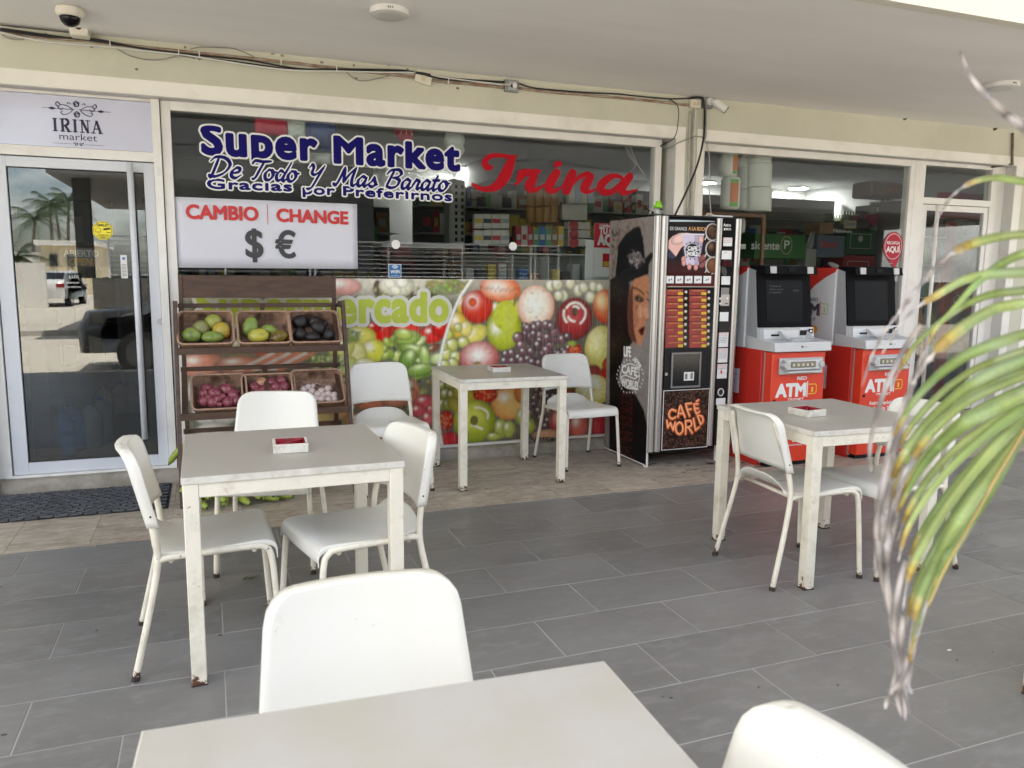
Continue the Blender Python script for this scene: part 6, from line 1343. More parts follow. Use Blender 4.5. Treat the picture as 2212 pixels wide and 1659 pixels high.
    for xx in (.045,W-.10):
        l=MB().hexa([(x+xx,4.799,1.437),(x+xx+.055,4.799,1.437),(x+xx+.055,4.83,1.437),(x+xx,4.83,1.437),(x+xx,4.803,1.487),(x+xx+.055,4.803,1.487),(x+xx+.055,4.83,1.487),(x+xx,4.83,1.487)]); l.build('hood_lamp',M('lamp_reflector',(.55,.55,.54),.2,.5),t)
    b('head_body',(-.003,4.875,.874),(W+.011,4.985,1.04),m_as,0)
    b('camera_slot',(W/2-.035,4.80,1.45),(W/2+.03,4.806,1.478),m_scr,0)
    # fascia under the screen and the shelf
    MB().hexa([(x+.02,4.80,.945),(x+W-.0,4.80,.945),(x+W-.0,4.93,.945),(x+.02,4.93,.945),(x+.02,4.815,1.033),(x+W-.0,4.815,1.033),(x+W-.0,4.93,1.033),(x+.02,4.93,1.033)]).build('fascia',m_asl,t,bevel=.003)
    b('fascia_strip',(.022,4.812,1.016),(W-.13,4.816,1.032),m_as,0)
    b('receipt_slot',(.085,4.799,.972),(.185,4.806,.985),m_black,0); b('card_reader',(W-.145,4.79,.975),(W-.06,4.806,1.012),m_black,.003); b('headphone_sign',(W-.052,4.803,.985),(W-.012,4.809,1.022),m_black,.002); b('headphone_mark',(W-.042,4.8015,.995),(W-.024,4.803,1.013),m_wp_,0)
    MB().hexa([(x-.009,4.635,.868),(x+W+.022,4.635,.868),(x+W+.022,4.97,.868),(x-.009,4.97,.868),(x-.009,4.64,.938),(x+W+.022,4.64,.938),(x+W+.022,4.97,.968),(x-.009,4.97,.968)]).build('shelf',m_asl,t,bevel=.006)
    MB().cyl((x+W*.48,4.632,.905),(x+W*.48,4.637,.905),.007,n=12).build('badge',m_gd,t); tt=MB(); text(tt,'genmega',(x+W*.5,4.634,.902),UX,UZ,width=.036,h=.007); tt.build('badge_text',m_gd,t)
    kp=b('keypad_plate',(W*.40,4.70,.942),(W*.78,4.80,.950),m_as,.002)
    for i in range(4):
        for j in range(4): b('key',(W*.44+i*.036,4.708+j*.022,.950),(W*.44+i*.036+.027,4.708+j*.022+.015,.955),m_asl,.001,par=kp)
    for s0,dx in ((W*.36,-.02),(W*.80,.02)): MB().hexa([(x+s0-.003,4.69,.945),(x+s0+.003,4.69,.945),(x+s0+.003,4.80,.95),(x+s0-.003,4.80,.95),(x+s0-.003+dx,4.72,.965),(x+s0+.003+dx,4.72,.965),(x+s0+.003+dx,4.80,1.012),(x+s0-.003+dx,4.80,1.012)]).build('privacy_wing',m_asl,t)
    MB().box((x+W*.36-.02,4.795,.945),(x+W*.80+.02,4.80,1.012)).build('privacy_back',m_asl,t)
    # cash outlet
    b('outlet_plate',(.055,4.655,.700),(W-.03,4.67,.822),m_as,.004); b('outlet_body',(.085,4.63,.735),(W-.06,4.656,.808),m_asl,.006)
    for s0 in (.062,W-.10): MB().cyl((x+s0+.03,4.655,.772),(x+s0+.031,4.62,.772),.036,.024,n=16).build('outlet_end',m_as,t,bevel=.002)
    b('led_strip',(.135,4.624,.752),(W-.125,4.631,.797),m_led,.002)
    for i in range(5): MB().ball((x+.155+i*.042,4.622,.772),(.011,.006,.011),10,6).build('led',M('led_lens',(.62,.58,.45),.2),t)
    b('outlet_lip',(.105,4.61,.716),(W-.075,4.656,.728),m_asl,.003)
    MB().cyl((x+.035,4.664,.505),(x+.035,4.671,.505),.011,n=12).build('door_lock',m_black,t)
    Yf=F-.0006
    def fr(s,xa,z,w_,h,wg,m_=m_wp_): tt=MB(); btext(tt,s,(x+xa,Yf,z),UX,UZ,w_,h,wg,out=.0004,cell=.0018); tt.build('front_lettering',m_,t)
    fr('RED',.235,.655,.088,.024,.0012); fr('ATM',.05,.535,.265,.092,.0075); fr('TRIINET',.155,.502,.150,.017,.0006)
    MB().box((x+.328,Yf-.0008,.522),(x+.337,Yf,.642)).build('white_bar',m_wp_,t); card((x+.345,Yf,.546),UX,UZ,.072,.072,.003,M('yellow_outline',(.75,.55,.02),.5),'$')
    fr('Retiro, Depósito',.10,.43,.24,.028,.0008); fr('y Consulta Todo',.11,.385,.24,.028,.0008); fr('Tipo de Banco',.14,.34,.20,.026,.0008)
    fr('@REDATMTRIINET',.16,.155,.165,.013,.0004); MB().box((x+.225,Yf-.0006,.185),(x+.262,Yf,.20)).build('social_icons',m_wp_,t)
    return t
atm('red cash machine with silver head nearest the coffee machine',3.825,False)
atm('second red cash machine, half covered by the palm frond',4.675,True)
# ================================================================ behind the glass
cI=crp(2600,550,2.765)
def ibox(name,label,cat,c,x0,y0,x1,y1,Y,dep,mt,group=None,par=None,bev=.002,**k):
    a=aty(*c(x0,y0),Y); b=aty(*c(x1,y1),Y); xa,xb=min(a.x,b.x),max(a.x,b.x); za,zb=min(a.z,b.z),max(a.z,b.z)
    return B(name,(xa,Y,za),(xb,Y+dep,zb),mt,par,bevel=bev,label=label,cat=cat,group=group,**k)
def ilabel(par,s,c,x0,y,x1,h,Y,mt,al='L',bold=.0015):
    a=aty(*c(x0,y),Y); b=aty(*c(x1,y),Y); t=MB(); btext(t,s,(a.x,Y-.002,a.z),UX,UZ,b.x-a.x,h,bold,out=.0005,cell=max(.002,h/22)); return t.build('lettering',mt,par)
def im(name,c,**k): return M(name,c,.5,**k)
# shelving in the middle of the shop
sh=thing('goods_shelf','pale shelving full of small boxes behind the big window','shelf',(2.7,6.9,.1)); m_shelf=im('shelf_white',(.50,.51,.49))
for z in (1.02,1.32,1.60): B('shelf_board',(2.05,6.85,z-.012),(3.42,7.25,z),m_shelf,sh)
for x in (2.05,2.62,2.98,3.40): B('upright',(x,6.86,.1),(x+.015,7.25,1.60),m_shelf,sh)
B('back_panel',(2.05,7.25,.1),(3.42,7.27,1.6),m_shelf,sh)
rs=np.random.RandomState(11); PK=[(.5,.5,.48),(.45,.05,.06),(.05,.15,.4),(.55,.42,.08),(.10,.30,.14),(.30,.16,.08),(.55,.54,.50),(.07,.07,.08)]
pal=[im('pack_colour_%s'%n,c) for n,c in zip(('ivory','crimson','navy','mustard','bottle_green','brown','cream','charcoal'),PK)]
pn=['ivory','crimson','navy','mustard','green','brown','cream','charcoal']
# cigarette cartons on the counter
ct=thing('glass_counter','counter with packets on it behind the middle pane','counter',(1.6,6.6,.1)); p=aty(1020,530,6.6); q=aty(1180,530,6.6)
B('counter_top',(1.35,6.55,p.z-.03),(2.05,7.0,p.z),m_shelf,ct); B('counter_front',(1.35,6.58,.1),(2.05,6.6,p.z-.03),M_glass('counter_glass',(.7,.73,.72),.06,.5),ct); B('counter_back',(1.35,6.98,.1),(2.05,7.0,p.z-.03),im('counter_back',(.12,.11,.10)),ct)
for r in range(2):
    for k in range(4):
        x0=175+k*73; o=ibox('packet','white cigarette packet with a %s band, %s row on the counter'%(['yellow','black','red','grey'][k],['upper','lower'][r]),'packet',c3,x0,1000+r*134,x0+70,1122+r*128,6.62,.05,pal[6],'packets stacked on the counter')
        a=aty(*c3(x0+2,1040+r*140),6.617); b=aty(*c3(x0+68,1078+r*140),6.617); B('colour_band',(a.x,6.617,b.z),(b.x,6.6195,a.z),[pal[3],pal[7],pal[1],im('grey_band',(.3,.32,.31))][k],o)
# upright tubes of crisps, two tiers
m_gd2=im('golden_tin',(.33,.17,.05)); 
for r in range(2):
    for k in range(4):
        a=aty(*c3(640+k*64,(940 if r==0 else 1070)),6.95); b=aty(*c3(640+k*64,(800 if r==0 else 945)),6.95)
        o=MB().cyl((a.x,6.95,a.z),(a.x,6.95,b.z),.043,n=14).build('crisp_tube',m_gd2,None,smooth='auto',label='golden crisp tube, %s of four in the %s tier behind the owner name'%(['first','second','third','last'][k],['upper','lower'][r]),cat='tube',group='crisp tubes on the shelf')
for k in range(4):
    ibox('wipes_packet','blue and white packet, %s in the row right of the crisp tubes'%['first','second','third','last'][k],'packet',c3,960+k*52,775,960+k*52+46,915,7.0,.06,im('pale_blue_pack',(.36,.42,.52)) if k%2 else pal[6],'pale packets on the top shelf')
o=ibox('paper_pack','clear wrapped white pack above the cracker boxes','packet',c3,905,920,1110,1055,6.95,.1,pal[6])
for k in range(3):
    o=ibox('cracker_box','white box with a red oval, %s of the stack of three'%['top','middle','bottom'][k],'box',c3,955,1064+k*70,1132,1130+k*70,6.92,.1,pal[6],'cracker boxes'); a=aty(*c3(1000,1097+k*70),6.918)
    ngon(o,'red_oval',a,.05,14,pal[1],6.919); 
bx=[(520,565,1,1100),(567,615,6,1095),(617,662,1,1100),(664,712,4,1095),(714,765,2,1100),(767,815,4,1090),(817,868,5,1100),(870,915,3,1100)]
for k,(x0,x1,ci,y0) in enumerate(bx):
    o=ibox('carton','%s carton, number %s from the left on the window shelf'%(pn[ci],['one','two','three','four','five','six','seven','eight'][k]),'box',c3,x0,y0,x1,1268,6.86,.1,pal[ci],'cartons on the window shelf')
    if ci==4: ibox('price_flap',None,None,c3,x0,y0,x1,y0+30,6.857,.002,pal[3],par=o); ilabel(o,'99¢',c3,x0+6,y0+24,x1-6,.03,6.855,pal[7],bold=.001)
    a=aty(*c3(x0+8,1170),6.858); b=aty(*c3(x1-8,1215),6.858); B('print_patch',(a.x,6.857,b.z),(b.x,6.8595,a.z),pal[6 if ci!=6 else 1],o)
for zi,z in enumerate((1.02,1.32)):
    for k in range(12):
        x=2.09+k*.107; 
        if any(abs(x+.04-u)<.055 for u in (2.625,2.985)): continue
        h_=.09+.10*rs.rand(); ci=rs.randint(8); B('small_box',(x,6.9+.04*rs.rand(),z),(x+.075,7.05,z+h_),pal[ci],sh,bevel=.002)
for k in range(14):
    x=1.40+k*.046; z=1.10; B('small_box',(x,6.72,z),(x+.036,6.8,z+.06+.05*rs.rand()),pal[rs.randint(8)],ct)
B('counter_shelf',(1.36,6.62,1.085),(2.04,6.97,1.10),m_shelf,ct)
# poster with a chip card
ps=ibox('recharge_poster','red and white poster reading COMPRA TU CHIP AQUÍ, half hidden by the coffee machine','poster',c3,1172,1075,1420,1525,5.95,.004,m_wp_,bev=0); ibox('red_field',None,None,c3,1173,1076,1419,1285,5.947,.002,im('poster_red',(.55,.02,.035)),par=ps,bev=0)
ilabel(ps,'COMPRA Y ACTIVA',c3,1212,1112,1400,.024,5.945,m_wp_,bold=.001); ilabel(ps,'TU CHIP',c3,1212,1165,1400,.05,5.945,m_wp_,bold=.003); ilabel(ps,'AQUÍ',c3,1198,1255,1400,.085,5.945,m_wp_,bold=.006)
a=aty(*c3(1238,1440),5.945); b=aty(*c3(1310,1330),5.945); cdp=B('chip_card',(a.x,5.944,a.z),(b.x,5.9465,b.z),im('poster_red',(.55,.02,.035)),ps); B('gold_chip',(a.x+.006,5.942,a.z+.006),(b.x-.006,5.9435,a.z+.045),im('gold_print',(.60,.45,.10)),cdp)
pb_=ibox('pegboard','white perforated board behind the poster','board',c3,1100,1215,1330,1556,6.0,.01,m_wp_)
# flag and caps hanging at the top
FY=5.87
fg=thing('hanging_flag','red white and blue flag hung inside above the shop name','flag',(.8,6.1,2.4)); m_fr=im('flag_red',(.60,.03,.07)); m_fw=im('flag_white',(.72,.78,.75)); m_fb=im('flag_blue',(.05,.09,.26))
for nm,x0,y0,x1,y1,mt in (('red_quarter',652,120,880,300,m_fr),('white_bar',880,120,1010,490,m_fw),('blue_quarter',1010,120,1222,405,m_fb),('white_bar',1010,405,1182,490,m_fw),('blue_quarter',700,330,880,470,m_fb)):
    a=aty(*c2(x0,y0),FY);b=aty(*c2(x1,y1),FY); n=10; MB().grid([[(a.x+(b.x-a.x)*i/n,FY+.012*math.sin((a.x+(b.x-a.x)*i/n)*28),z) for i in range(n+1)] for z in (a.z,(a.z+b.z)/2,b.z)]).build(nm,mt,fg,smooth=True,solid=.001)
for nm,lb,x0,x1,y0,y1,mt in (('red_cap','red and white cap hanging at the top of the middle pane',1618,1752,215,345,m_fr),('white_cap','white cap hanging beside the red one at the top of the window',1960,2105,250,450,m_fw)):
    a=aty(*c2((x0+x1)/2,(y0+y1)/2),6.15); w_=abs(aty(*c2(x0,y0),6.15).x-aty(*c2(x1,y0),6.15).x)/2; h_=abs(aty(*c2(x0,y0),6.15).z-aty(*c2(x0,y1),6.15).z)/2
    t=thing('cap',lb,'cap',tuple(a)); MB().ball(tuple(a+Vector((0,0,h_*.25))),(w_,.08,h_*.75),16,10).build('crown',mt,t,smooth=True); MB().ball(tuple(a-Vector((0,.05,h_*.45))),(w_*.85,.03,h_*.5),14,8).build('peak',mt,t,smooth=True)
    if 'red' in nm:
        for k in (-1,0,1): MB().tube([tuple(a+Vector((k*.02,-.085,h_*.8))),tuple(a+Vector((k*.045,-.088,-.02)))],.003,5).build('white_piping',m_wv,t)
# sunglasses column
a=aty(*c2(2000,590),7.4); b=aty(*c2(2112,995),7.4); sc2=thing('display_column','pale metal sunglasses column pierced with round holes','display stand',((a.x+b.x)/2,7.4,.1))
B('column',(a.x,7.4,.1),(b.x,7.6,a.z),im('column_metal',(.48,.50,.49)),sc2,bevel=.02)
g=MB(); 
for k in range(9):
    for xx in (.42,.80): z=a.z-.07-k*.062; x=a.x+(b.x-a.x)*xx; g.box((x-.012,7.398,z-.017),(x+.012,7.3995,z+.017))
g.build('holes',m_dark,sc2,kind='stuff')
for k in range(6):
    x=b.x+.10; z=a.z-.09-k*.1; MB().tube([(x-.08,7.38,z),(x-.05,7.37,z+.012),(x-.02,7.37,z),(x+.01,7.37,z+.012),(x+.05,7.38,z)],.007,5).build('sunglasses',m_black,sc2)
# fridge lights and dark aisle units
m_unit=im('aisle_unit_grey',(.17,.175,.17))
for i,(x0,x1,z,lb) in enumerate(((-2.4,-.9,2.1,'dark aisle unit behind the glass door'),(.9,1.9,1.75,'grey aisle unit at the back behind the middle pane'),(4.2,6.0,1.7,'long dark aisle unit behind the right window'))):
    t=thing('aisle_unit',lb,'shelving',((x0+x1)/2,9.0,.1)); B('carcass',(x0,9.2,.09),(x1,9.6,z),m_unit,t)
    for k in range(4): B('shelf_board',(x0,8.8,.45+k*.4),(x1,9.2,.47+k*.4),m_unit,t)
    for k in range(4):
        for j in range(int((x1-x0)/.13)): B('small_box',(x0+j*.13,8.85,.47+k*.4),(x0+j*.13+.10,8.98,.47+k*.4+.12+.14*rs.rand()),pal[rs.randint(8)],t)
# lit ceiling discs in the shop
m_lamp=M('lit_disc',(1,.98,.94),.5,emit=60.)
for lb,px,py in (('lit round ceiling lamp over the right end of the big window',1390,419),('lit round ceiling lamp behind the lettering',918,397),('lit round ceiling lamp far back behind the right window',1700,440)):
    d=ray(px,py); Z=2.842; v=CAM_C+d*((Z-.03-CAM_C.z)/d.z); v.y=min(v.y,10.6); v.x=min(max(v.x,-2.4),9)
    t=thing('shop_lamp',lb,'ceiling lamp',(v.x,v.y,Z),0,'lit lamps on the shop ceiling'); MB().cyl((v.x,v.y,Z),(v.x,v.y,Z-.03),.16,n=20).build('housing',m_shelf,t); MB().cyl((v.x,v.y,Z-.0305),(v.x,v.y,Z-.034),.145,n=20).build('lit_diffuser',m_lamp,t)
# right window: paper rolls, tubs, cartons and crates
m_pw=im('paper_white',(.78,.79,.74)); m_tub=im('tub_white',(.70,.73,.66)); m_org=im('label_orange',(.62,.17,.03)); m_gn=im('label_green',(.16,.42,.06))
cb=thing('wooden_cabinet','brown cabinet with packs of paper on top behind the right window','cabinet',(4.3,6.2,.1)); m_cab=im('cabinet_wood',(.22,.11,.05)); a=aty(*cI(60,672),6.15); b=aty(*cI(742,690),6.15)
B('cabinet_top',(a.x-.05,6.13,a.z-.03),(b.x,6.6,a.z),m_cab,cb); B('post',(b.x-.03,6.13,.1),(b.x,6.16,a.z-.03),m_cab,cb)
for z in (1.17,.85): B('shelf',(a.x,6.16,z-.02),(b.x-.03,6.6,z),m_cab,cb)
B('back',(a.x,6.6,.1),(b.x,6.62,a.z),im('cabinet_back',(.05,.05,.05)),cb)
for k,(x0,x1,y0,y1) in enumerate(((272,440,55,312),(292,458,318,655))):
    a=aty(*cI((x0+x1)/2,y1),5.98); b=aty(*cI((x0+x1)/2,y0),5.98); r=abs(aty(*cI(x0,y0),5.98).x-aty(*cI(x1,y0),5.98).x)/2
    t=thing('paper_roll','wrapped paper towel roll with an orange and green label, %s one'%['upper','lower'][k],'paper roll',(a.x,5.98,a.z),0,'wrapped paper rolls'); MB().lathe([(r*.8,0),(r,.02),(r,b.z-a.z-.02),(r*.8,b.z-a.z)],(a.x,5.98,a.z),18).build('roll',m_pw,t,smooth=True)
    for (u0,u1,mt,nm) in ((.08,.92,m_gn,'green_label'),(.22,.80,m_org,'orange_label')):
        g=MB(); rr_=r*1.01+(.001 if mt is m_org else 0); z0=a.z+(b.z-a.z)*u0; z1=a.z+(b.z-a.z)*u1; off_=.35 if k==0 else -.15
        g.grid([[(a.x+rr_*math.sin(q),5.98-rr_*math.cos(q),z) for q in np.linspace(off_-.5,off_+.45,7)] for z in (z0,z1)]); g.build(nm,mt,t,solid=.0005)
for j,(x0,x1,ys) in enumerate(((440,550,(88,212,440,664)),(552,780,(92,180,425,672)))):
    for k in range(3):
        a=aty(*cI((x0+x1)/2,ys[k+1]),6.06); b=aty(*cI((x0+x1)/2,ys[k]),6.06); r=abs(aty(*cI(x0,300),6.06).x-aty(*cI(x1,300),6.06).x)/2
        MB().lathe([(r*.98,0),(r,.004),(r*.985,b.z-a.z-.006),(r*.9,b.z-a.z-.002)],(a.x,6.06,a.z),22).build('white_tub',m_tub if j else im('tub_grey',(.45,.47,.43)),None,smooth='auto',label='%s tub, %s of its stack behind the right window'%(['narrow grey','wide white'][j],['top','middle','bottom'][k]),cat='tub',group='stacked tubs',)
MB().lathe([(.022,0),(.024,.10),(.012,.13),(.012,.16)],tuple(aty(*cI(510,890),6.3)),12).build('spray_bottle',m_tub,None,smooth=True,label='pale bottle standing in the brown cabinet',cat='bottle')
o=ibox('small_carton','small pale carton in the brown cabinet','box',cI,485,1010,545,1062,6.25,.08,m_tub); 
m_g1=im('bright_green_box',(.03,.14,.03)); m_g2=im('dark_green_box',(.012,.065,.03)); m_rc=im('red_crate',(.22,.015,.02)); m_mag=im('magenta_box',(.20,.02,.08)); m_cd=im('brown_card',(.25,.17,.10)); m_bk=im('dark_card',(.05,.055,.05))
YR=7.1
o=ibox('beer_carton','green carton with white lower case letters and a round P emblem','box',cI,640,900,1150,1165,YR,.3,m_g1); ilabel(o,'sidente',cI,600,1062,890,.088,YR,m_wp_,bold=.003); a=aty(*cI(965,1022),YR-.003); MB().tube([(a.x+.072*math.cos(q),a.y,a.z+.095*math.sin(q)) for q in np.linspace(0,2*PI,22)],.007,6,caps=False).build('emblem_ring',im('pale_gold',(.42,.36,.22)),o,smooth=True); ilabel(o,'P',cI,940,1058,995,.09,YR,m_wp_,bold=.002)
o=ibox('beer_carton','dark green carton with a white framed crest, left of the bright green one','box',cI,1590,870,1895,1120,YR,.3,m_g2); 
def framed(o,x0,y0,x1,y1):
    a=aty(*cI(x0,y0),YR-.002); b=aty(*cI(x1,y1),YR-.002); g=MB()
    for p,q in (((a.x,YR-.003,b.z),(a.x+.006,YR-.001,a.z)),((b.x-.006,YR-.003,b.z),(b.x,YR-.001,a.z)),((a.x+.006,YR-.003,a.z-.006),(b.x-.006,YR-.001,a.z)),((a.x+.006,YR-.003,b.z),(b.x-.006,YR-.001,b.z+.006))): g.box(p,q)
    g.build('frame_print',im('print_grey',(.35,.38,.35)),o)
framed(o,1632,900,1838,1060); a=aty(*cI(1735,955),YR-.003); ngon(o,'crest',a,.035,12,im('print_grey',(.35,.38,.35)),YR-.002)
o=ibox('beer_carton','bright green carton behind the RECARGA sign','box',cI,1900,830,2200,1110,YR,.3,im('leaf_green_box',(.02,.13,.03))); framed(o,1945,940,2100,1080)
o=ibox('drink_crate','dark red crate under the dark green carton','crate',cI,1560,1130,1880,1420,YR,.3,m_rc); framed(o,1600,1185,1810,1360); o=ibox('drink_crate','dark red crate under the bright green carton','crate',cI,1890,1120,2200,1420,YR,.3,m_rc); framed(o,1925,1220,2050,1370)
ibox('soft_drink_carton','magenta carton above the bright green one','box',cI,1825,700,2200,826,YR,.3,m_mag)
ilabel(ibox('beer_carton','dark carton with white script beside the XX carton','box',cI,1890,600,2035,698,YR,.3,m_bk),'Carlsberg',cI,1905,665,2025,.04,YR,m_wp_,bold=.001)
ilabel(ibox('beer_carton','pale carton with red XX letters','box',cI,2038,555,2190,698,YR,.3,im('pale_card',(.36,.33,.28))),'XX XX',cI,2050,640,2180,.055,YR,pal[1],bold=.004)
ilabel(ibox('beer_carton','tan carton reading Sol at the left end of the stacked cartons','box',cI,1315,785,1448,905,YR,.25,m_cd),'Sol',cI,1328,880,1430,.085,YR,pal[5],bold=.004)
ilabel(ibox('beer_carton','dark carton reading Heineken between the Sol and Corona cartons'.replace('Heineken','in white letters').replace(' reading in',' lettered in').replace(' Sol and Corona',' tan and cream'),'box',cI,1450,800,1562,905,YR,.25,m_bk),'Heineken',cI,1452,888,1640,.04,YR,m_wp_,bold=.001)
ilabel(ibox('beer_carton','cream and yellow carton with blue letters','box',cI,1565,762,1690,852,YR,.25,im('cream_card',(.42,.38,.22))),'Corona',cI,1580,815,1676,.04,YR,pal[2],bold=.001)
ibox('beer_carton','plain dark carton right of the cream one','box',cI,1692,765,1822,852,YR,.25,m_bk); ibox('beer_carton','long low dark carton under the cream one','box',cI,1565,855,1822,868,YR,.25,m_bk)
ilabel(ibox('drink_pack','grey blue pack with faded red letters under the tan carton','box',cI,1290,915,1560,1150,YR,.3,im('blue_grey_card',(.10,.13,.17))),'Coors',cI,1310,1040,1480,.075,YR,pal[1],bold=.004)
o=ibox('crisp_box','brown and orange heap of bags on the topmost carton','bags',cI,1850,350,2190,540,YR,.3,m_cd,bev=.03); ilabel(o,'LAYS',cI,1990,470,2120,.05,YR-.03,m_org,bold=.001)
sb=thing('tall_bag','tall pale paper bag standing between the green carton and the blue pack','bag',tuple(aty(*cI(1215,1380),YR))); a=aty(*cI(1145,1380),YR);b=aty(*cI(1290,1060),YR);d=aty(*cI(1285,880),YR); MB().hexa([(a.x,YR,a.z),(b.x,YR,a.z),(b.x,YR+.15,a.z),(a.x,YR+.15,a.z),(a.x+.01,YR,b.z),(b.x-.01,YR,b.z),(b.x-.01,YR+.12,b.z),(a.x+.01,YR+.12,b.z)]).build('bag_body',im('bag_grey',(.26,.27,.24)),sb,bevel=.01); MB().tube([((a.x+b.x)/2-.01,YR+.06,b.z-.01),((a.x+b.x)/2+.03,YR+.06,b.z+.05),(d.x,YR+.06,d.z)],[.05,.035,.02],8).build('twisted_neck',im('bag_grey',(.26,.27,.24)),sb,smooth=True)
g=None
for k in range(16):
    x=1365+k*29+(60 if k>10 else 0); yb=(785 if x<1460 else 800 if x<1560 else 762 if x<1700 else 765); 
    if x>1820: x=1895+(k-13)*60; yb=600
    a=aty(*cI(x,yb),YR+.08); MB().lathe([(.018,0),(.018,.05),(.008,.075),(.008,.10)],tuple(a),10).build('small_bottle',M_glass('bottle_glass',(.5,.55,.45),.1,.5),None,smooth=True,label='small dark glass bottle on the stacked cartons, %s from the left'%['first','second','third','fourth','fifth','sixth','seventh','eighth','ninth','tenth','eleventh','twelfth','thirteenth','fourteenth','fifteenth','last'][k],cat='bottle',group='bottles on the stacked cartons')
# slatted wall behind
g=thing('slat_wall','grey slatted display wall at the back right of the shop','wall',(6,9.0,.1)); B('wall_board',(3.7,10.2,.09),(9.4,10.25,2.6),im('slat_grey',(.20,.20,.19)),g)
for k in range(11): B('slat_groove',(3.7,10.185,1.15+k*.125),(9.4,10.2,1.165+k*.125),im('slat_light',(.34,.34,.32)),g)
# RECARGA AQUÍ pin sign on the pane
c=aty(*cI(2071,1035),YG); r=abs(aty(*cI(1970,1035),YG).x-aty(*cI(2172,1035),YG).x)/2; rc=thing('recharge_sign','red pin shaped sign reading RECARGA AQUÍ stuck on the right window','sign',(c.x,YG,c.z))
low=aty(*cI(2082,1250),YG); P_=[(r*math.cos(a)*1.0,r*1.12*math.sin(a)) for a in np.linspace(-PI*.17,PI*1.17,26)]+[(low.x-c.x-.012,low.z-c.z),(low.x-c.x+.012,low.z-c.z)]
m_crim=M('crimson_sign',(.42,.012,.035),.4,spec=.2); MB().prism(P_,(c.x,YG,c.z),UX,UZ,(0,-.003,0)).build('pin_plate',m_crim,rc)
MB().tube([(c.x+r*.86*math.cos(a),YG-.0035,c.z+r*.98*math.sin(a)) for a in np.linspace(0,2*PI,30)],.003,5,caps=False).build('white_ring',m_wp_,rc)
t=MB(); btext(t,'RECARGA',(c.x-r*.66,YG-.0035,c.z+.02),UX,UZ,r*1.3,.028,.0008,out=.0004,cell=.0016); btext(t,'AQUÍ',(c.x-r*.68,YG-.0035,c.z-.052),UX,UZ,r*1.36,.052,.0028,out=.0004,cell=.0016); text(t,'altice',(c.x-.03,YG-.0035,c.z-r*1.35),UX,UZ,width=.035,h=.009); t.build('lettering',m_wp_,rc)
# paddle behind the second machine head
c=aty(1800,575,5.7); MB().ball((c.x,5.68,c.z),(.09,.01,.025),12,6,rot=Matrix.Rotation(.35,3,'Y')).build('dish_lid',im('dish_dark',(.09,.09,.08)),None,smooth=True,label='thin dark oval lid resting between the two cash machine heads',cat='lid')
# red drinks fridge behind the right door
fx=thing('drinks_fridge','red drinks fridge with bottles behind the narrow right door','fridge',(7.2,6.4,.1)); m_fr2=im('fridge_red',(.38,.012,.02))
x0=7.37; B('fridge_body',(x0-.19,6.53,.1),(x0+.95,7.2,2.25),im('fridge_dark',(.05,.05,.055)),fx); B('door_jamb',(x0+.16,6.44,.12),(x0+.27,6.50,2.02),m_fr2,fx); B('crown_panel',(x0,6.42,2.05),(x0+.95,6.5,2.32),m_fr2,fx); B('frosted_panel',(x0+.275,6.455,.15),(x0+.62,6.465,2.02),im('ice_blue_print',(.20,.28,.32),col2=(.02,.03,.04),vs=7),fx)
B('logo_panel',(x0+.30,6.445,1.05),(x0+.90,6.455,1.32),m_fr2,fx); t=MB(); btext(t,'Coca-Cola',(x0+.30,6.444,1.13),UX,UZ,.52,.10,.004,shear=.25,out=.0004,cell=.003); t.build('lettering',m_wp_,fx)
for z in (.5,.85,1.2,1.55,1.85):
    B('fridge_shelf',(x0-.18,6.48,z-.01),(x0+.15,6.52,z),m_wp_,fx)
for r_,z in enumerate((.5,.85,1.2,1.55)):
    for k in range(4):
        MB().lathe([(.032,0),(.034,.14),(.014,.20),(.014,.24)],(x0-.14+k*.075,6.46,z+.002),12).build('bottle',[im('cola_dark',(.03,.012,.01)),im('orange_soda',(.45,.16,.03)),im('water_blue',(.10,.28,.36)),im('lime_soda',(.12,.24,.04))][(k+r_)%4],fx,smooth=True)
# water bottles on the floor behind the left door
def jug(label,px,py,h,mt,cap,Y=6.25):
    p=atz(px,py,.09); p=p if p.y>5.95 else aty(px,py,6.0); r=h*.26; t=thing('water_bottle',label,'water bottle',(p.x,p.y,.09),0,'water bottles on the shop floor')
    pr_=[(r*.9,0),(r,.02)]
    for k in range(5): z=.03+k*h*.12; pr_+=[(r,z+.004),(r*.93,z+h*.06),(r,z+h*.11)]
    pr_+=[(r*.98,h*.72),(r*.6,h*.86),(r*.26,h*.92),(r*.26,h*.96)]; MB().lathe(pr_,(p.x,p.y,.092),16).build('bottle_body',mt,t,smooth=True); MB().cyl((p.x,p.y,.092+h*.955),(p.x,p.y,.092+h),r*.32,n=12).build('screw_cap',cap,t)
m_wb=M('blue_bottle_plastic',(.03,.24,.60),.12,coat=.5); m_cl=M('clear_bottle_plastic',(.30,.34,.34),.1,coat=.6)
m_lbl=im('cap_blue',(.03,.15,.4))
for lb,px,py,h,mt in (('blue water bottle nearest the glass behind the left door',137,985,.34,m_wb),('second blue water bottle just behind the first',158,972,.34,m_wb),('clear water bottle in the middle behind the left door',198,965,.34,m_cl),('clear water bottle right of the middle one',222,952,.34,m_cl),('clear bottle farther back at the left of the trio',225,905,.30,m_cl),('clear bottle farther back in the middle of the trio',262,895,.30,m_cl),('clear bottle farther back at the right of the trio',285,893,.30,m_cl),('clear bottle at the dark left jamb of the door',95,930,.32,m_cl)): jug(lb,px,py,h,mt,m_lbl)
B('dark_shelf_side',(-1.125,5.98,.09),(-1.02,6.5,2.3),im('dark_brown_board',(.04,.022,.016)),None,label='dark brown shelf end just inside the left door',cat='shelf')

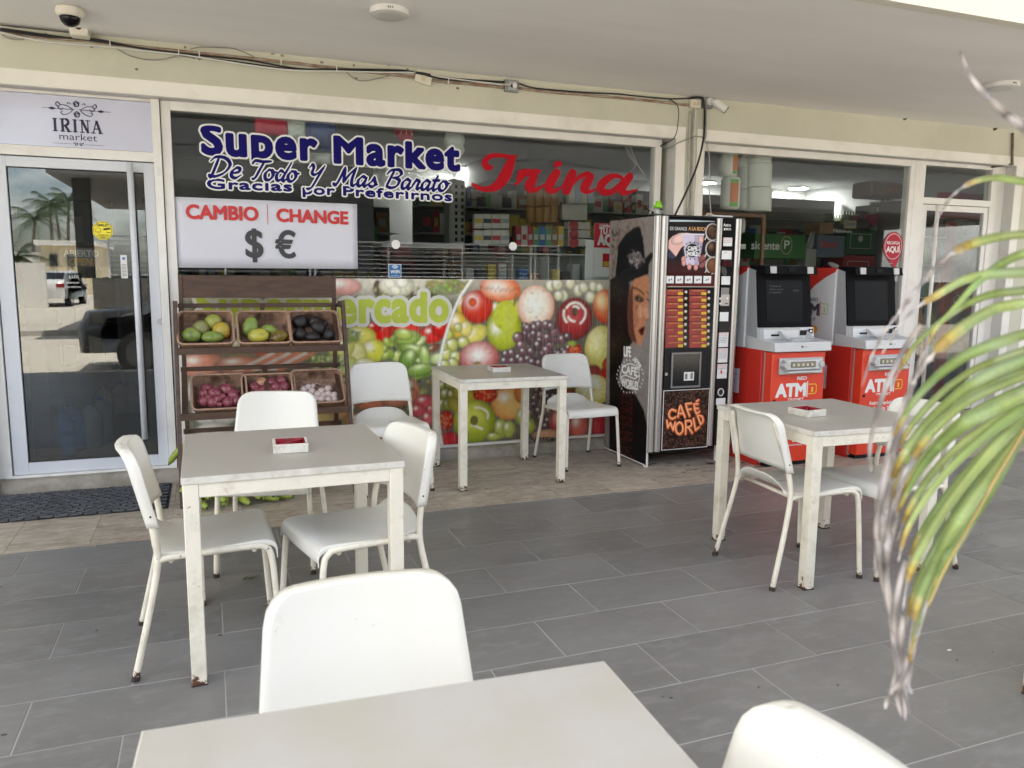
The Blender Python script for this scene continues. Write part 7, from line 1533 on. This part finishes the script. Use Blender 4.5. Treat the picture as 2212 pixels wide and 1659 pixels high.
# densely stocked gondolas farther back
for nm_,lb,xa,xb,yy,zt in (('gondola','stocked shelves at the back of the shop behind the owner name',2.2,5.6,8.6,2.25),('gondola','stocked shelves at the back behind the black board',-.6,2.0,8.9,2.15),('gondola','stocked shelves behind the cash machines',5.8,9.2,8.4,1.9)):
    t=thing(nm_,lb,'shelving',((xa+xb)/2,yy,.09),0,'stocked shelves'); B('back',(xa,yy+.32,.09),(xb,yy+.34,zt),m_unit,t); z=.95
    while z<zt:
        B('shelf_board',(xa,yy,z-.015),(xb,yy+.32,z),m_shelf,t); x=xa+.02
        while x<xb-.12:
            w_=.05+.09*rs.rand(); h_=.10+.14*rs.rand(); n=1 if w_>.1 else 2; mt=pal[rs.randint(8)]
            for q in range(n): B('small_box',(x,yy+.02,z),(x+w_,yy+.16,z+h_),mt,t)if q==0 else None
            if rs.rand()<.5: B('print_patch',(x+w_*.2,yy+.018,z+h_*.3),(x+w_*.8,yy+.0195,z+h_*.7),pal[rs.choice([0,3,6,1])],t)
            x+=w_+.008
        z+=.30
# ================================================================ cables, cameras, lamps on the wall and ceiling
YW=5.622; f5=lambda x,y:(x*.4948,y*.4948); f6=crp(1300,100,1.58); f1=crp(2500,0,1.6507)
def wp(P,f,Y=YW): return [aty(*f(x,y),Y) for x,y in P]
m_rust=M('rusty_conduit',(.46,.40,.32),.7,col2=(.22,.10,.05),vs=13,bump=.4,bs=60,stretch=(1,4,4)); m_cab_b=M('black_cable',(.012,.012,.012),.45); m_cab_w=M('white_cable',(.66,.65,.62),.5); m_cab_g=M('grey_cable',(.27,.26,.22),.6); m_box=M('cream_box_plastic',(.70,.67,.57),.4); m_gbox=M('grey_metal_box',(.28,.29,.29),.4,.4)
def cable(name,label,paths,mt,r=.006,cat='cable',flat=False,seg=5,**k):
    t=thing(name,label,cat,tuple(paths[0][0]))
    for P in paths: MB().tube(catmull(P,seg) if not flat else P,r,6).build('run',mt,t,smooth=True)
    return t
cd1=[(0,140),(230,166),(400,179),(580,201),(780,223),(890,234),(1230,270),(1480,300),(1640,317),(1810,337)]
cable('conduit','rusty metal conduit strapped along the wall under the ceiling, left length',[wp(cd1,f5,5.628)],m_rust,.0105,'conduit')
cable('conduit','rusty metal conduit between the light switch and the metal box',[wp([(1885,352),(2040,366),(2200,382)],f5,5.628)],m_rust,.0105,'conduit'); cable('conduit','rusty metal conduit from the metal box to the corner camera',[wp([(1022,366),(1180,385),(1380,402),(1700,430),(2028,465)],f6,5.628)],m_rust,.0105,'conduit')
cable('black_cable','bundle of black cables sagging along the conduit',[wp([(0,124),(240,158),(480,188),(780,240),(1000,266),(1300,306),(1480,306),(1650,312),(1815,314),(1960,342),(2200,357)],f5,5.612),wp([(0,131),(200,160),(420,172),(600,208),(860,240),(1080,262),(1300,300),(1480,302),(1740,306),(1815,318),(1960,348),(2200,362)],f5,5.607),wp([(1022,337),(1130,366),(1400,389),(1600,399),(1720,411),(1900,427),(2030,425),(2105,417)],f6,5.612)],m_cab_b,.0058)
cable('white_cable','thin white cable running below the black bundle',[wp([(0,141),(200,182),(480,206),(780,238),(880,252),(1230,303),(1480,311),(1640,315),(1815,316)],f5,5.606),wp([(500,285),(600,305),(900,340),(985,342)],f6,5.604)],m_cab_w,.0052)
cable('grey_cable','slack grey cable loops hanging from the conduit',[wp([(500,205),(560,240),(640,260),(720,257),(780,240)],f5,5.61),wp([(830,215),(880,206),(1000,209),(1050,222),(1110,248)],f5,5.61),wp([(1510,312),(1550,345),(1600,352),(1700,330)],f5,5.61),wp([(10,152),(40,168),(90,172),(130,160)],f5,5.61)],m_cab_g,.0038)
a=aty(*f5(0,100),5.61); b=aty(*f5(362,138),5.61); g=MB().bar(a,(b.x,b.y,b.z),.05,.022); g.build('cable_tray',M('dusty_grey_tray',(.33,.32,.30),.7,var=.3,vs=30),None,label='dusty grey trunking in the upper left corner under the ceiling',cat='trunking',bevel=.002)
for (x,y,od) in ((480,190,'first'),(780,226,'second'),(870,238,'third'),(1228,272,'fourth'),(1470,300,'fifth'),(1958,354,'last')):
    p=aty(*f5(x,y),5.606); B('cable_tie',(p.x-.003,5.598,p.z-.02),(p.x+.003,5.64,p.z+.02),m_cab_w,None,label='white plastic tie round the cable run, %s from the left'%od,cat='cable tie',group='cable ties on the conduit')
def wbox(name,label,cat,c,w,h,mt,rot=0,dep=.03,**k):
    t=thing(name,label,cat,(c.x,5.64,c.z)); MB().box((-w/2,-dep,-h/2),(w/2,0,h/2)).build('box',mt,t,bevel=.004,world=False); t.rotation_euler=(0,rot,0); return t
p=aty(*f5(1848,342),5.62); s_=wbox('light_switch','cream light switch hanging crooked on the wall above the window','switch',p,.118,.075,m_box,.20); MB().box((-.014,-.036,-.02),(.014,-.031,.02)).build('rocker',M('aged_rocker',(.62,.55,.38),.4),s_,world=False,bevel=.002)
p=aty(*f6(977,352),5.62); s_=wbox('junction_box','open grey metal junction box with a white plug in it','junction box',p,.105,.085,m_gbox,.03); MB().box((-.03,-.035,-.03),(.035,-.0305,.03)).build('inner_plate',M('zinc_plate',(.45,.46,.45),.5,.5),s_,world=False); MB().cyl((.015,-.05,0),(.015,-.034,0),.017,n=12).build('plug',m_wp_,s_,world=False); MB().box((-.012,-.045,-.012),(.006,-.036,.008)).build('plug_hole',m_dark,s_,world=False)
p=aty(*f6(2066,458),5.62); s_=wbox('wall_socket','cream double socket at the pillar left of the bullet camera','socket',p,.095,.066,m_box,.02,.035)
for dx in (-.018,.02): MB().box((dx-.014,-.038,-.014),(dx+.014,-.0355,.014)).build('outlet',M('aged_rocker',(.62,.55,.38),.4),s_,world=False)
p=aty(*f6(2136,447),5.62); bc=wbox('bullet_camera','white bullet security camera on a grey box at the pillar','camera',p,.085,.10,m_gbox,.0,.04)
MB().cyl((.01,-.055,0),(.01,-.04,0),.030,n=16).build('mount_disc',m_white,bc,world=False,smooth='auto'); MB().ball((.018,-.068,.0),.016,12,8).build('ball_joint',m_white,bc,world=False,smooth=True)
d0=Vector((.03,-.075,-.004)); d1=d0+Vector((.085,-.045,-.065)); g=MB().cyl(d0,d1,.030,.031,18); g.build('camera_barrel',m_white,bc,world=False,smooth='auto',bevel=.003); dn=(d1-d0).normalized(); MB().cyl(d1,d1+dn*.006,.028,n=18).build('front_glass',m_bg,bc,world=False); MB().cyl(d0-dn*.006,d0,.022,.030,14).build('rear_cap',m_white,bc,world=False)
# pillar runs
cable('pillar_conduit','pair of cream conduits running down the pillar',[[aty(*f1(146,690),5.63),aty(*f1(138,1000),5.63),aty(*f1(128,1330),5.63)],[aty(*f1(168,680),5.628),aty(*f1(160,1000),5.628),aty(*f1(150,1335),5.628)]],M('painted_conduit',(.52,.50,.44),.6,var=.3,vs=14),.009,'conduit')
cable('white_cable','white cable hanging from the double socket down the pillar',[[aty(*f1(185,640),5.585),aty(*f1(176,750),5.61),aty(*f1(170,1000),5.612),aty(*f1(168,1330),5.612)]],m_cab_w,.0048)
cable('black_cable','thick black cable hanging from the corner camera to the coffee machine',[[aty(*f1(150,605),5.60),aty(*f1(222,612),5.585),aty(*f1(236,700),5.58),aty(*f1(228,860),5.5),aty(*f1(190,1020),5.4),aty(*f1(125,1180),5.3),aty(*f1(50,1335),5.2)]],m_cab_b,.008)
cable('grey_conduit','short grey elbow conduit below the bullet camera',[[aty(*f1(240,680),5.62),aty(*f1(238,790),5.62),aty(*f1(236,850),5.63),aty(*f1(218,885),5.70)]],m_gbox,.013,'conduit')
cable('black_cable','thin black cable looping down the right end of the big window',[[aty(*c3(1660,42),5.61),aty(*c3(1790,50),5.60),aty(*c3(1862,110),5.60),aty(*c3(1866,230),5.60),aty(*c3(1832,370),5.62),aty(*c3(1716,436),5.72)]],m_cab_b,.0035)
cable('grey_cable','grey cable crossing the pillar from the window corner',[[aty(*c3(1716,440),5.72),aty(*c3(1780,455),5.66),aty(*c3(1870,410),5.61),aty(*c3(1990,362),5.6),aty(*f1(175,842),5.6),aty(*f1(225,850),5.6)]],m_cab_g,.0042)
cable('grey_cable','pale cable hanging in front of the right window',[[aty(*f1(222,852),5.6),aty(*f1(252,905),5.66),aty(*f1(266,1010),5.70),aty(*f1(262,1150),5.70),aty(*f1(276,1330),5.70)]],M('pale_grey_cable',(.42,.42,.40),.5),.0045)
cable('loose_wires','tangle of thin white wires inside the upper right corner of the big window',[[aty(*c3(1420,430),6.0),aty(*c3(1460,520),6.0),aty(*c3(1510,600),6.0),aty(*c3(1470,670),6.0),aty(*c3(1500,750),6.0),aty(*c3(1590,730),6.0),aty(*c3(1640,780),6.0)],[aty(*c3(1440,430),6.0),aty(*c3(1500,560),6.0),aty(*c3(1570,650),6.0),aty(*c3(1640,760),6.0)],[aty(*c3(1470,440),6.0),aty(*c3(1530,590),6.0),aty(*c3(1600,700),6.0)]],m_cab_w,.0035)
cable('rusty_pipe','thin rusty pipe bent round the corner of the right opening',[[aty(*f1(2143,822),5.625),aty(*f1(2140,1012),5.625)],[aty(*f1(2146,1015),5.625),aty(*f1(2012,1034),5.70)]],M('brown_pipe',(.20,.15,.12),.7,var=.4,vs=20),.012,'pipe',flat=True)
for k,(x,y) in enumerate(((1473,735),(2030,800))):
    p=aty(*f1(x,y),5.636); MB().cyl((p.x,5.64,p.z),(p.x,5.615,p.z),.014,.010,8).build('wall_plug',M('old_plug',(.10,.09,.07),.8),None,label=['small rusty wall plug above the right window','small rusty wall plug above the narrow right door'][k],cat='wall plug')
rs=np.random.RandomState(31); g=MB()
for x,y in ((200,150),(1190,234),(1232,243),(1405,272),(1590,270),(1545,285),(1697,283),(1780,302),(1885,298),(400,203),(808,206),(596,302),(1998,385),(1555,342),(845,252),(870,258)):
    p=aty(*f5(x,y),5.638); g.ball((p.x,5.638,p.z),(.008+.006*rs.rand(),.006,.008),6,4)
g.build('nail_stubs',M('nail_stub',(.25,.22,.18),.8),None,label='old nail stubs and filler lumps scattered along the cable run',cat='nail stubs',kind='stuff')
# dome camera under the ceiling at the left
p=aty(150,20,5.12); dc=thing('dome_camera','cream and black dome security camera under the ceiling at the left','camera',(p.x,5.12,2.80))
c=Vector((p.x,5.12,2.79)); MB().lathe([(.058,-.004),(.066,.0),(.072,.022),(.066,.042),(.05,.045)],tuple(c-Vector((0,0,.008))),22).build('base_ring',m_box,dc,smooth='auto'); MB().ball(tuple(c-Vector((0,0,.012))),(.052,.052,.050),18,10).build('smoked_dome',m_bg,dc,smooth=True)
q=aty(171,62,5.55); B('mount_box',(q.x-.05,5.52,q.z-.045),(q.x+.05,5.64,q.z+.05),m_box,dc,bevel=.008); MB().cyl(tuple(c+Vector((.02,.02,.0))),(q.x,5.53,q.z+.02),.013,n=10).build('arm',m_sild,dc,smooth=True); MB().cyl((q.x,5.515,q.z+.005),(q.x,5.521,q.z+.005),.018,n=12).build('cable_hole',m_dark,dc)
# ceiling lamps, unlit
m_diff=M('frosted_diffuser',(.60,.60,.57),.35)
for lb,px,py,r in (('round white flat lamp on the terrace ceiling above the window',841,27,.105),('round white flat lamp on the terrace ceiling at the far right',2163,186,.12)):
    v=atz(px,py,2.815); t=thing('ceiling_lamp',lb,'ceiling lamp',(v.x,v.y,2.83),0,'unlit lamps on the terrace ceiling'); MB().lathe([(r*.92,-.032),(r,-.030),(r,0)],(v.x,v.y,2.829),28).build('rim',m_white,t,smooth='auto'); MB().lathe([(.001,-.034),(r*.5,-.0345),(r*.88,-.0335),(r*.9,-.03)],(v.x,v.y,2.829),28).build('diffuser',m_diff,t,smooth=True)
    for k in range(3): MB().box((v.x-.03+.012*k,v.y-r-.001,2.808),(v.x-.026+.012*k,v.y-r+.004,2.818)).build('vent_slot',m_dark,t)
# chain and bottle lying on the sill by the coffee machine
ch=thing('rusty_chain','heap of rusty chain on the sill under the mural','chain',(2.5,5.6,.09)); m_ch=M('chain_rust',(.10,.055,.035),.8,var=.4,vs=50); rs=np.random.RandomState(6)
for i in range(34):
    x0=2.33+.34*rs.rand(); y0=5.672+.04*rs.rand(); z0=.096+.02*rs.rand(); a=rs.rand()*3; MB().tube([(x0+.014*math.cos(q)*math.cos(a),y0+.014*math.cos(q)*math.sin(a),z0+.009*math.sin(q)) for q in np.linspace(0,2*PI,9)],.003,5,caps=False).build('link',m_ch,ch)
MB().lathe([(.028,0),(.030,.10),(.012,.14),(.012,.17)],(2.57,5.625,.002),14).build('empty_bottle',M_glass('thin_clear_plastic',(.8,.84,.86),.12,.6),None,smooth=True,label='empty clear plastic bottle by the rusty chain under the mural',cat='bottle')
# spilled coffee stains and bits of litter on the floor
rs=np.random.RandomState(17); g=MB()
for i in range(30):
    x=3.02+rs.rand()*1.0; y=4.70+rs.rand()*.42; a,b=.012+.045*rs.rand()**2,.004+.012*rs.rand(); n=9; ph=rs.rand()*6; g.add([(x+a*(1+.3*math.sin(3*q+ph))*math.cos(q),y+b*(1+.3*math.cos(2*q+ph))*math.sin(q),.0022) for q in np.linspace(0,2*PI,n+1)[:-1]],[tuple(range(n))])
g.build('coffee_stains',M('dried_coffee',(.045,.03,.02),.5),None,label='dark dried splashes on the stone tiles before the coffee machine',cat='stains',kind='stuff')
g=MB()
for i in range(70):
    y=1.6+rs.rand()*4.0; x=-.5*y+rs.rand()*1.9*y; s=.002+.004*rs.rand()**2; q=rs.rand()*3; g.box((x-s,y-s*.6,.0008),(x+s*(1+rs.rand()),y+s*.6,.003))
g.build('floor_litter',M('litter_grit',(.12,.10,.08),.9,var=.6,vs=3),None,label='scattered grit and crumbs on the terrace floor',cat='grit',kind='stuff')
# ================================================================ palm frond hanging in from the right, close to the camera
m_lf=bpy.data.materials.new('palm_leaflet'); m_lf.use_nodes=True; nt=m_lf.node_tree; b_=nt.nodes['Principled BSDF']; b_.inputs['Roughness'].default_value=.42
vc=nt.nodes.new('ShaderNodeVertexColor'); vc.layer_name='Col'; tr=nt.nodes.new('ShaderNodeBsdfTranslucent'); ms=nt.nodes.new('ShaderNodeMixShader'); ms.inputs[0].default_value=.38
ns=nt.nodes.new('ShaderNodeTexNoise'); ns.inputs['Scale'].default_value=55; hx=nt.nodes.new('ShaderNodeMix'); hx.data_type='RGBA'; hx.blend_type='MULTIPLY'; hx.inputs[0].default_value=.5
nt.links.new(vc.outputs[0],hx.inputs[6]); nt.links.new(ns.outputs['Fac'],hx.inputs[7]); 
for s_ in (b_.inputs['Base Color'],tr.inputs[0]): nt.links.new(hx.outputs[2],s_)
nt.links.new(b_.outputs[0],ms.inputs[1]); nt.links.new(tr.outputs[0],ms.inputs[2]); nt.links.new(ms.outputs[0],nt.nodes['Material Output'].inputs[0])
fr_=thing('palm_frond','green palm frond with withered white tips drooping in from the right edge','palm frond',(1.3,.8,1.5))
GR=np.array((.27,.38,.12)); GY=np.array((.52,.56,.24)); YE=np.array((.58,.42,.08)); BR=np.array((.22,.13,.08)); DE=np.array((.56,.50,.47))
def leaflet(P,wd,dead,depth=.98,ddep=-.08,seed=0,name='leaflet',dry=False):
    rs=np.random.RandomState(seed); n=len(P); Q=[atd(x,y,depth+ddep*i/(n-1)+.02*rs.randn()*(i>0)) for i,(x,y) in enumerate(P)]; C=catmull(Q,7); N=len(C); g=MB(); V=[];F=[]; col=[]
    k=1/FPX*depth
    for i,p in enumerate(C):
        t=i/(N-1); T=(C[min(i+1,N-1)]-C[max(i-1,0)]).normalized(); view=(p-CAM_C).normalized(); s=T.cross(view).normalized(); tw=.7*math.sin(3*t+seed); s=(s*math.cos(tw)+view*math.sin(tw)).normalized(); nn=T.cross(s)
        w_=(1.5 if not dry else 1.3)*wd*k*(min(1,.6+1.2*t) if t<.4 else 1)*((1-t)**.55 if not dry else (1-t)**.3)*(.75 if t>dead else 1)/2+.0006
        if t>dead: w_*=.55+.25*math.sin(i*1.7+seed)
        V+=[tuple(p-s*w_),tuple(p+nn*w_*.45),tuple(p+s*w_)]
        if t<dead-.10: c=GR*(1-.5*abs(math.sin(seed+t*2)))+GY*.5*abs(math.sin(seed+t*2))
        elif t<dead-.04: u=(t-dead+.10)/.06; c=GY*(1-u)+YE*u
        elif t<dead+.01: c=YE*.5+BR*.5
        else: c=DE*(.8+.25*math.sin(i*.9+seed))
        if dry: c=DE*(.75+.3*math.sin(i*.7+seed))
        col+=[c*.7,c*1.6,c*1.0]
    for i in range(N-1):
        for j in (0,1): F.append((3*i+j,3*i+j+1,3*i+4+j,3*i+3+j))
    g.add(V,F); o=g.build(name,m_lf,fr_,smooth=True); ca=o.data.color_attributes.new('Col','FLOAT_COLOR','POINT'); A=np.ones((len(V),4),np.float32); A[:,:3]=np.clip(np.array(col),0,1); ca.data.foreach_set('color',A.ravel())
    return o
rach=[(2460,250),(2400,520),(2310,760),(2212,930),(2150,1035),(2090,1142),(2040,1232),(2005,1310)]
R_=[atd(x,y,1.02-.02*i) for i,(x,y) in enumerate(rach)]; MB().tube(catmull(R_,6),[.0036-.00006*i for i in range(43)],6).build('rachis',M('amber_rachis',(.42,.30,.10),.5),fr_,smooth=True)
LF=[([(2420,430),(2300,400),(2212,392),(2150,384),(2100,394),(2060,420),(2035,455),(2016,492)],15,.62),
([(2400,520),(2300,500),(2212,506),(2150,513),(2092,530),(2050,552),(2010,590),(1975,632),(1945,672),(1915,712),(1885,765),(1862,835)],19,.42),
([(2390,560),(2290,535),(2212,548),(2160,572),(2110,612),(2060,668),(2020,712),(1995,765)],14,.93),
([(2380,590),(2290,578),(2212,588),(2140,592),(2080,606),(2020,640),(1975,668),(1935,715),(1905,765)],20,.68),
([(2360,640),(2290,640),(2212,655),(2150,667),(2090,700),(2035,745),(1992,795),(1962,850),(1938,910),(1915,980),(1902,1050)],24,.52),
([(2340,700),(2280,700),(2212,722),(2140,746),(2080,772),(2022,815),(1978,862),(1948,908),(1925,955)],20,.95),
([(2330,740),(2270,760),(2212,778),(2150,802),(2090,835),(2035,880),(1985,932),(1950,985),(1925,1045),(1912,1110)],22,.86),
([(2310,770),(2260,790),(2212,812),(2150,838),(2090,868),(2035,912),(1990,962),(1955,1020),(1930,1085),(1915,1150)],18,.72),
([(2290,800),(2250,825),(2212,852),(2150,882),(2085,915),(2032,960),(1990,1010),(1957,1068),(1935,1115)],24,.97),
([(2270,830),(2240,860),(2212,880),(2150,925),(2090,975),(2035,1030),(1990,1090),(1957,1150),(1940,1215)],20,.93),
([(2250,870),(2212,905),(2150,965),(2090,1035),(2035,1110),(1990,1185),(1962,1250),(1950,1320)],22,.86),
([(2230,900),(2190,960),(2130,1040),(2075,1120),(2028,1200),(1992,1275),(1972,1345),(1962,1420)],20,.84),
([(2200,950),(2150,1040),(2095,1125),(2048,1205),(2008,1285),(1982,1370),(1968,1450),(1958,1510)],18,.60),
([(2170,1000),(2110,1090),(2060,1170),(2018,1250),(1992,1330),(1975,1400)],15,.97)]
for i,(P,wd,dd) in enumerate(LF): leaflet(P,wd,dd,seed=i)
for i,(a,b) in enumerate(((3,4),(5,6),(6,7),(7,8),(8,9),(9,10),(10,11),(11,12))):
    A=LF[a][0]; Bq=LF[b][0]; n=min(len(A),len(Bq)); leaflet([((A[k][0]+Bq[k][0])/2,(A[k][1]+Bq[k][1])/2+6) for k in range(n)],LF[a][1]*.75,.9,depth=1.04,seed=50+i)
DR=[([(1995,760),(1965,850),(1930,950),(1905,1060),(1893,1150),(1900,1235)],12),([(1950,910),(1925,1000),(1902,1100),(1898,1200),(1915,1300),(1930,1390)],13),([(1925,1040),(1908,1130),(1905,1230),(1922,1330),(1935,1430),(1925,1500)],12),([(1940,1110),(1918,1200),(1918,1290),(1938,1390),(1952,1480),(1955,1556)],12),([(1955,1210),(1935,1300),(1932,1380),(1945,1450),(1965,1540)],12),([(1990,700),(1950,760),(1905,860),(1880,960),(1882,1020)],10),([(1960,1420),(1945,1470),(1920,1500),(1912,1532)],10),([(1965,1400),(1962,1460),(1938,1500),(1948,1548)],11),([(1935,960),(1912,1060),(1896,1160),(1890,1240)],9),([(1970,830),(1945,930),(1915,1020),(1907,1120),(1912,1200)],14),([(1955,1000),(1930,1100),(1915,1180),(1922,1280),(1945,1360)],14),([(1950,1330),(1945,1400),(1950,1450),(1970,1500)],12)]
for i,(P,wd) in enumerate(DR): leaflet(P,wd,2,seed=20+i,name='withered_tip',dry=True,depth=.93,ddep=.02)
leaflet([(2260,330),(2230,300),(2205,268),(2175,248),(2140,215),(2108,180),(2085,140),(2076,108)],14,2,seed=40,name='withered_leaflet',dry=True,depth=.9,ddep=.0)
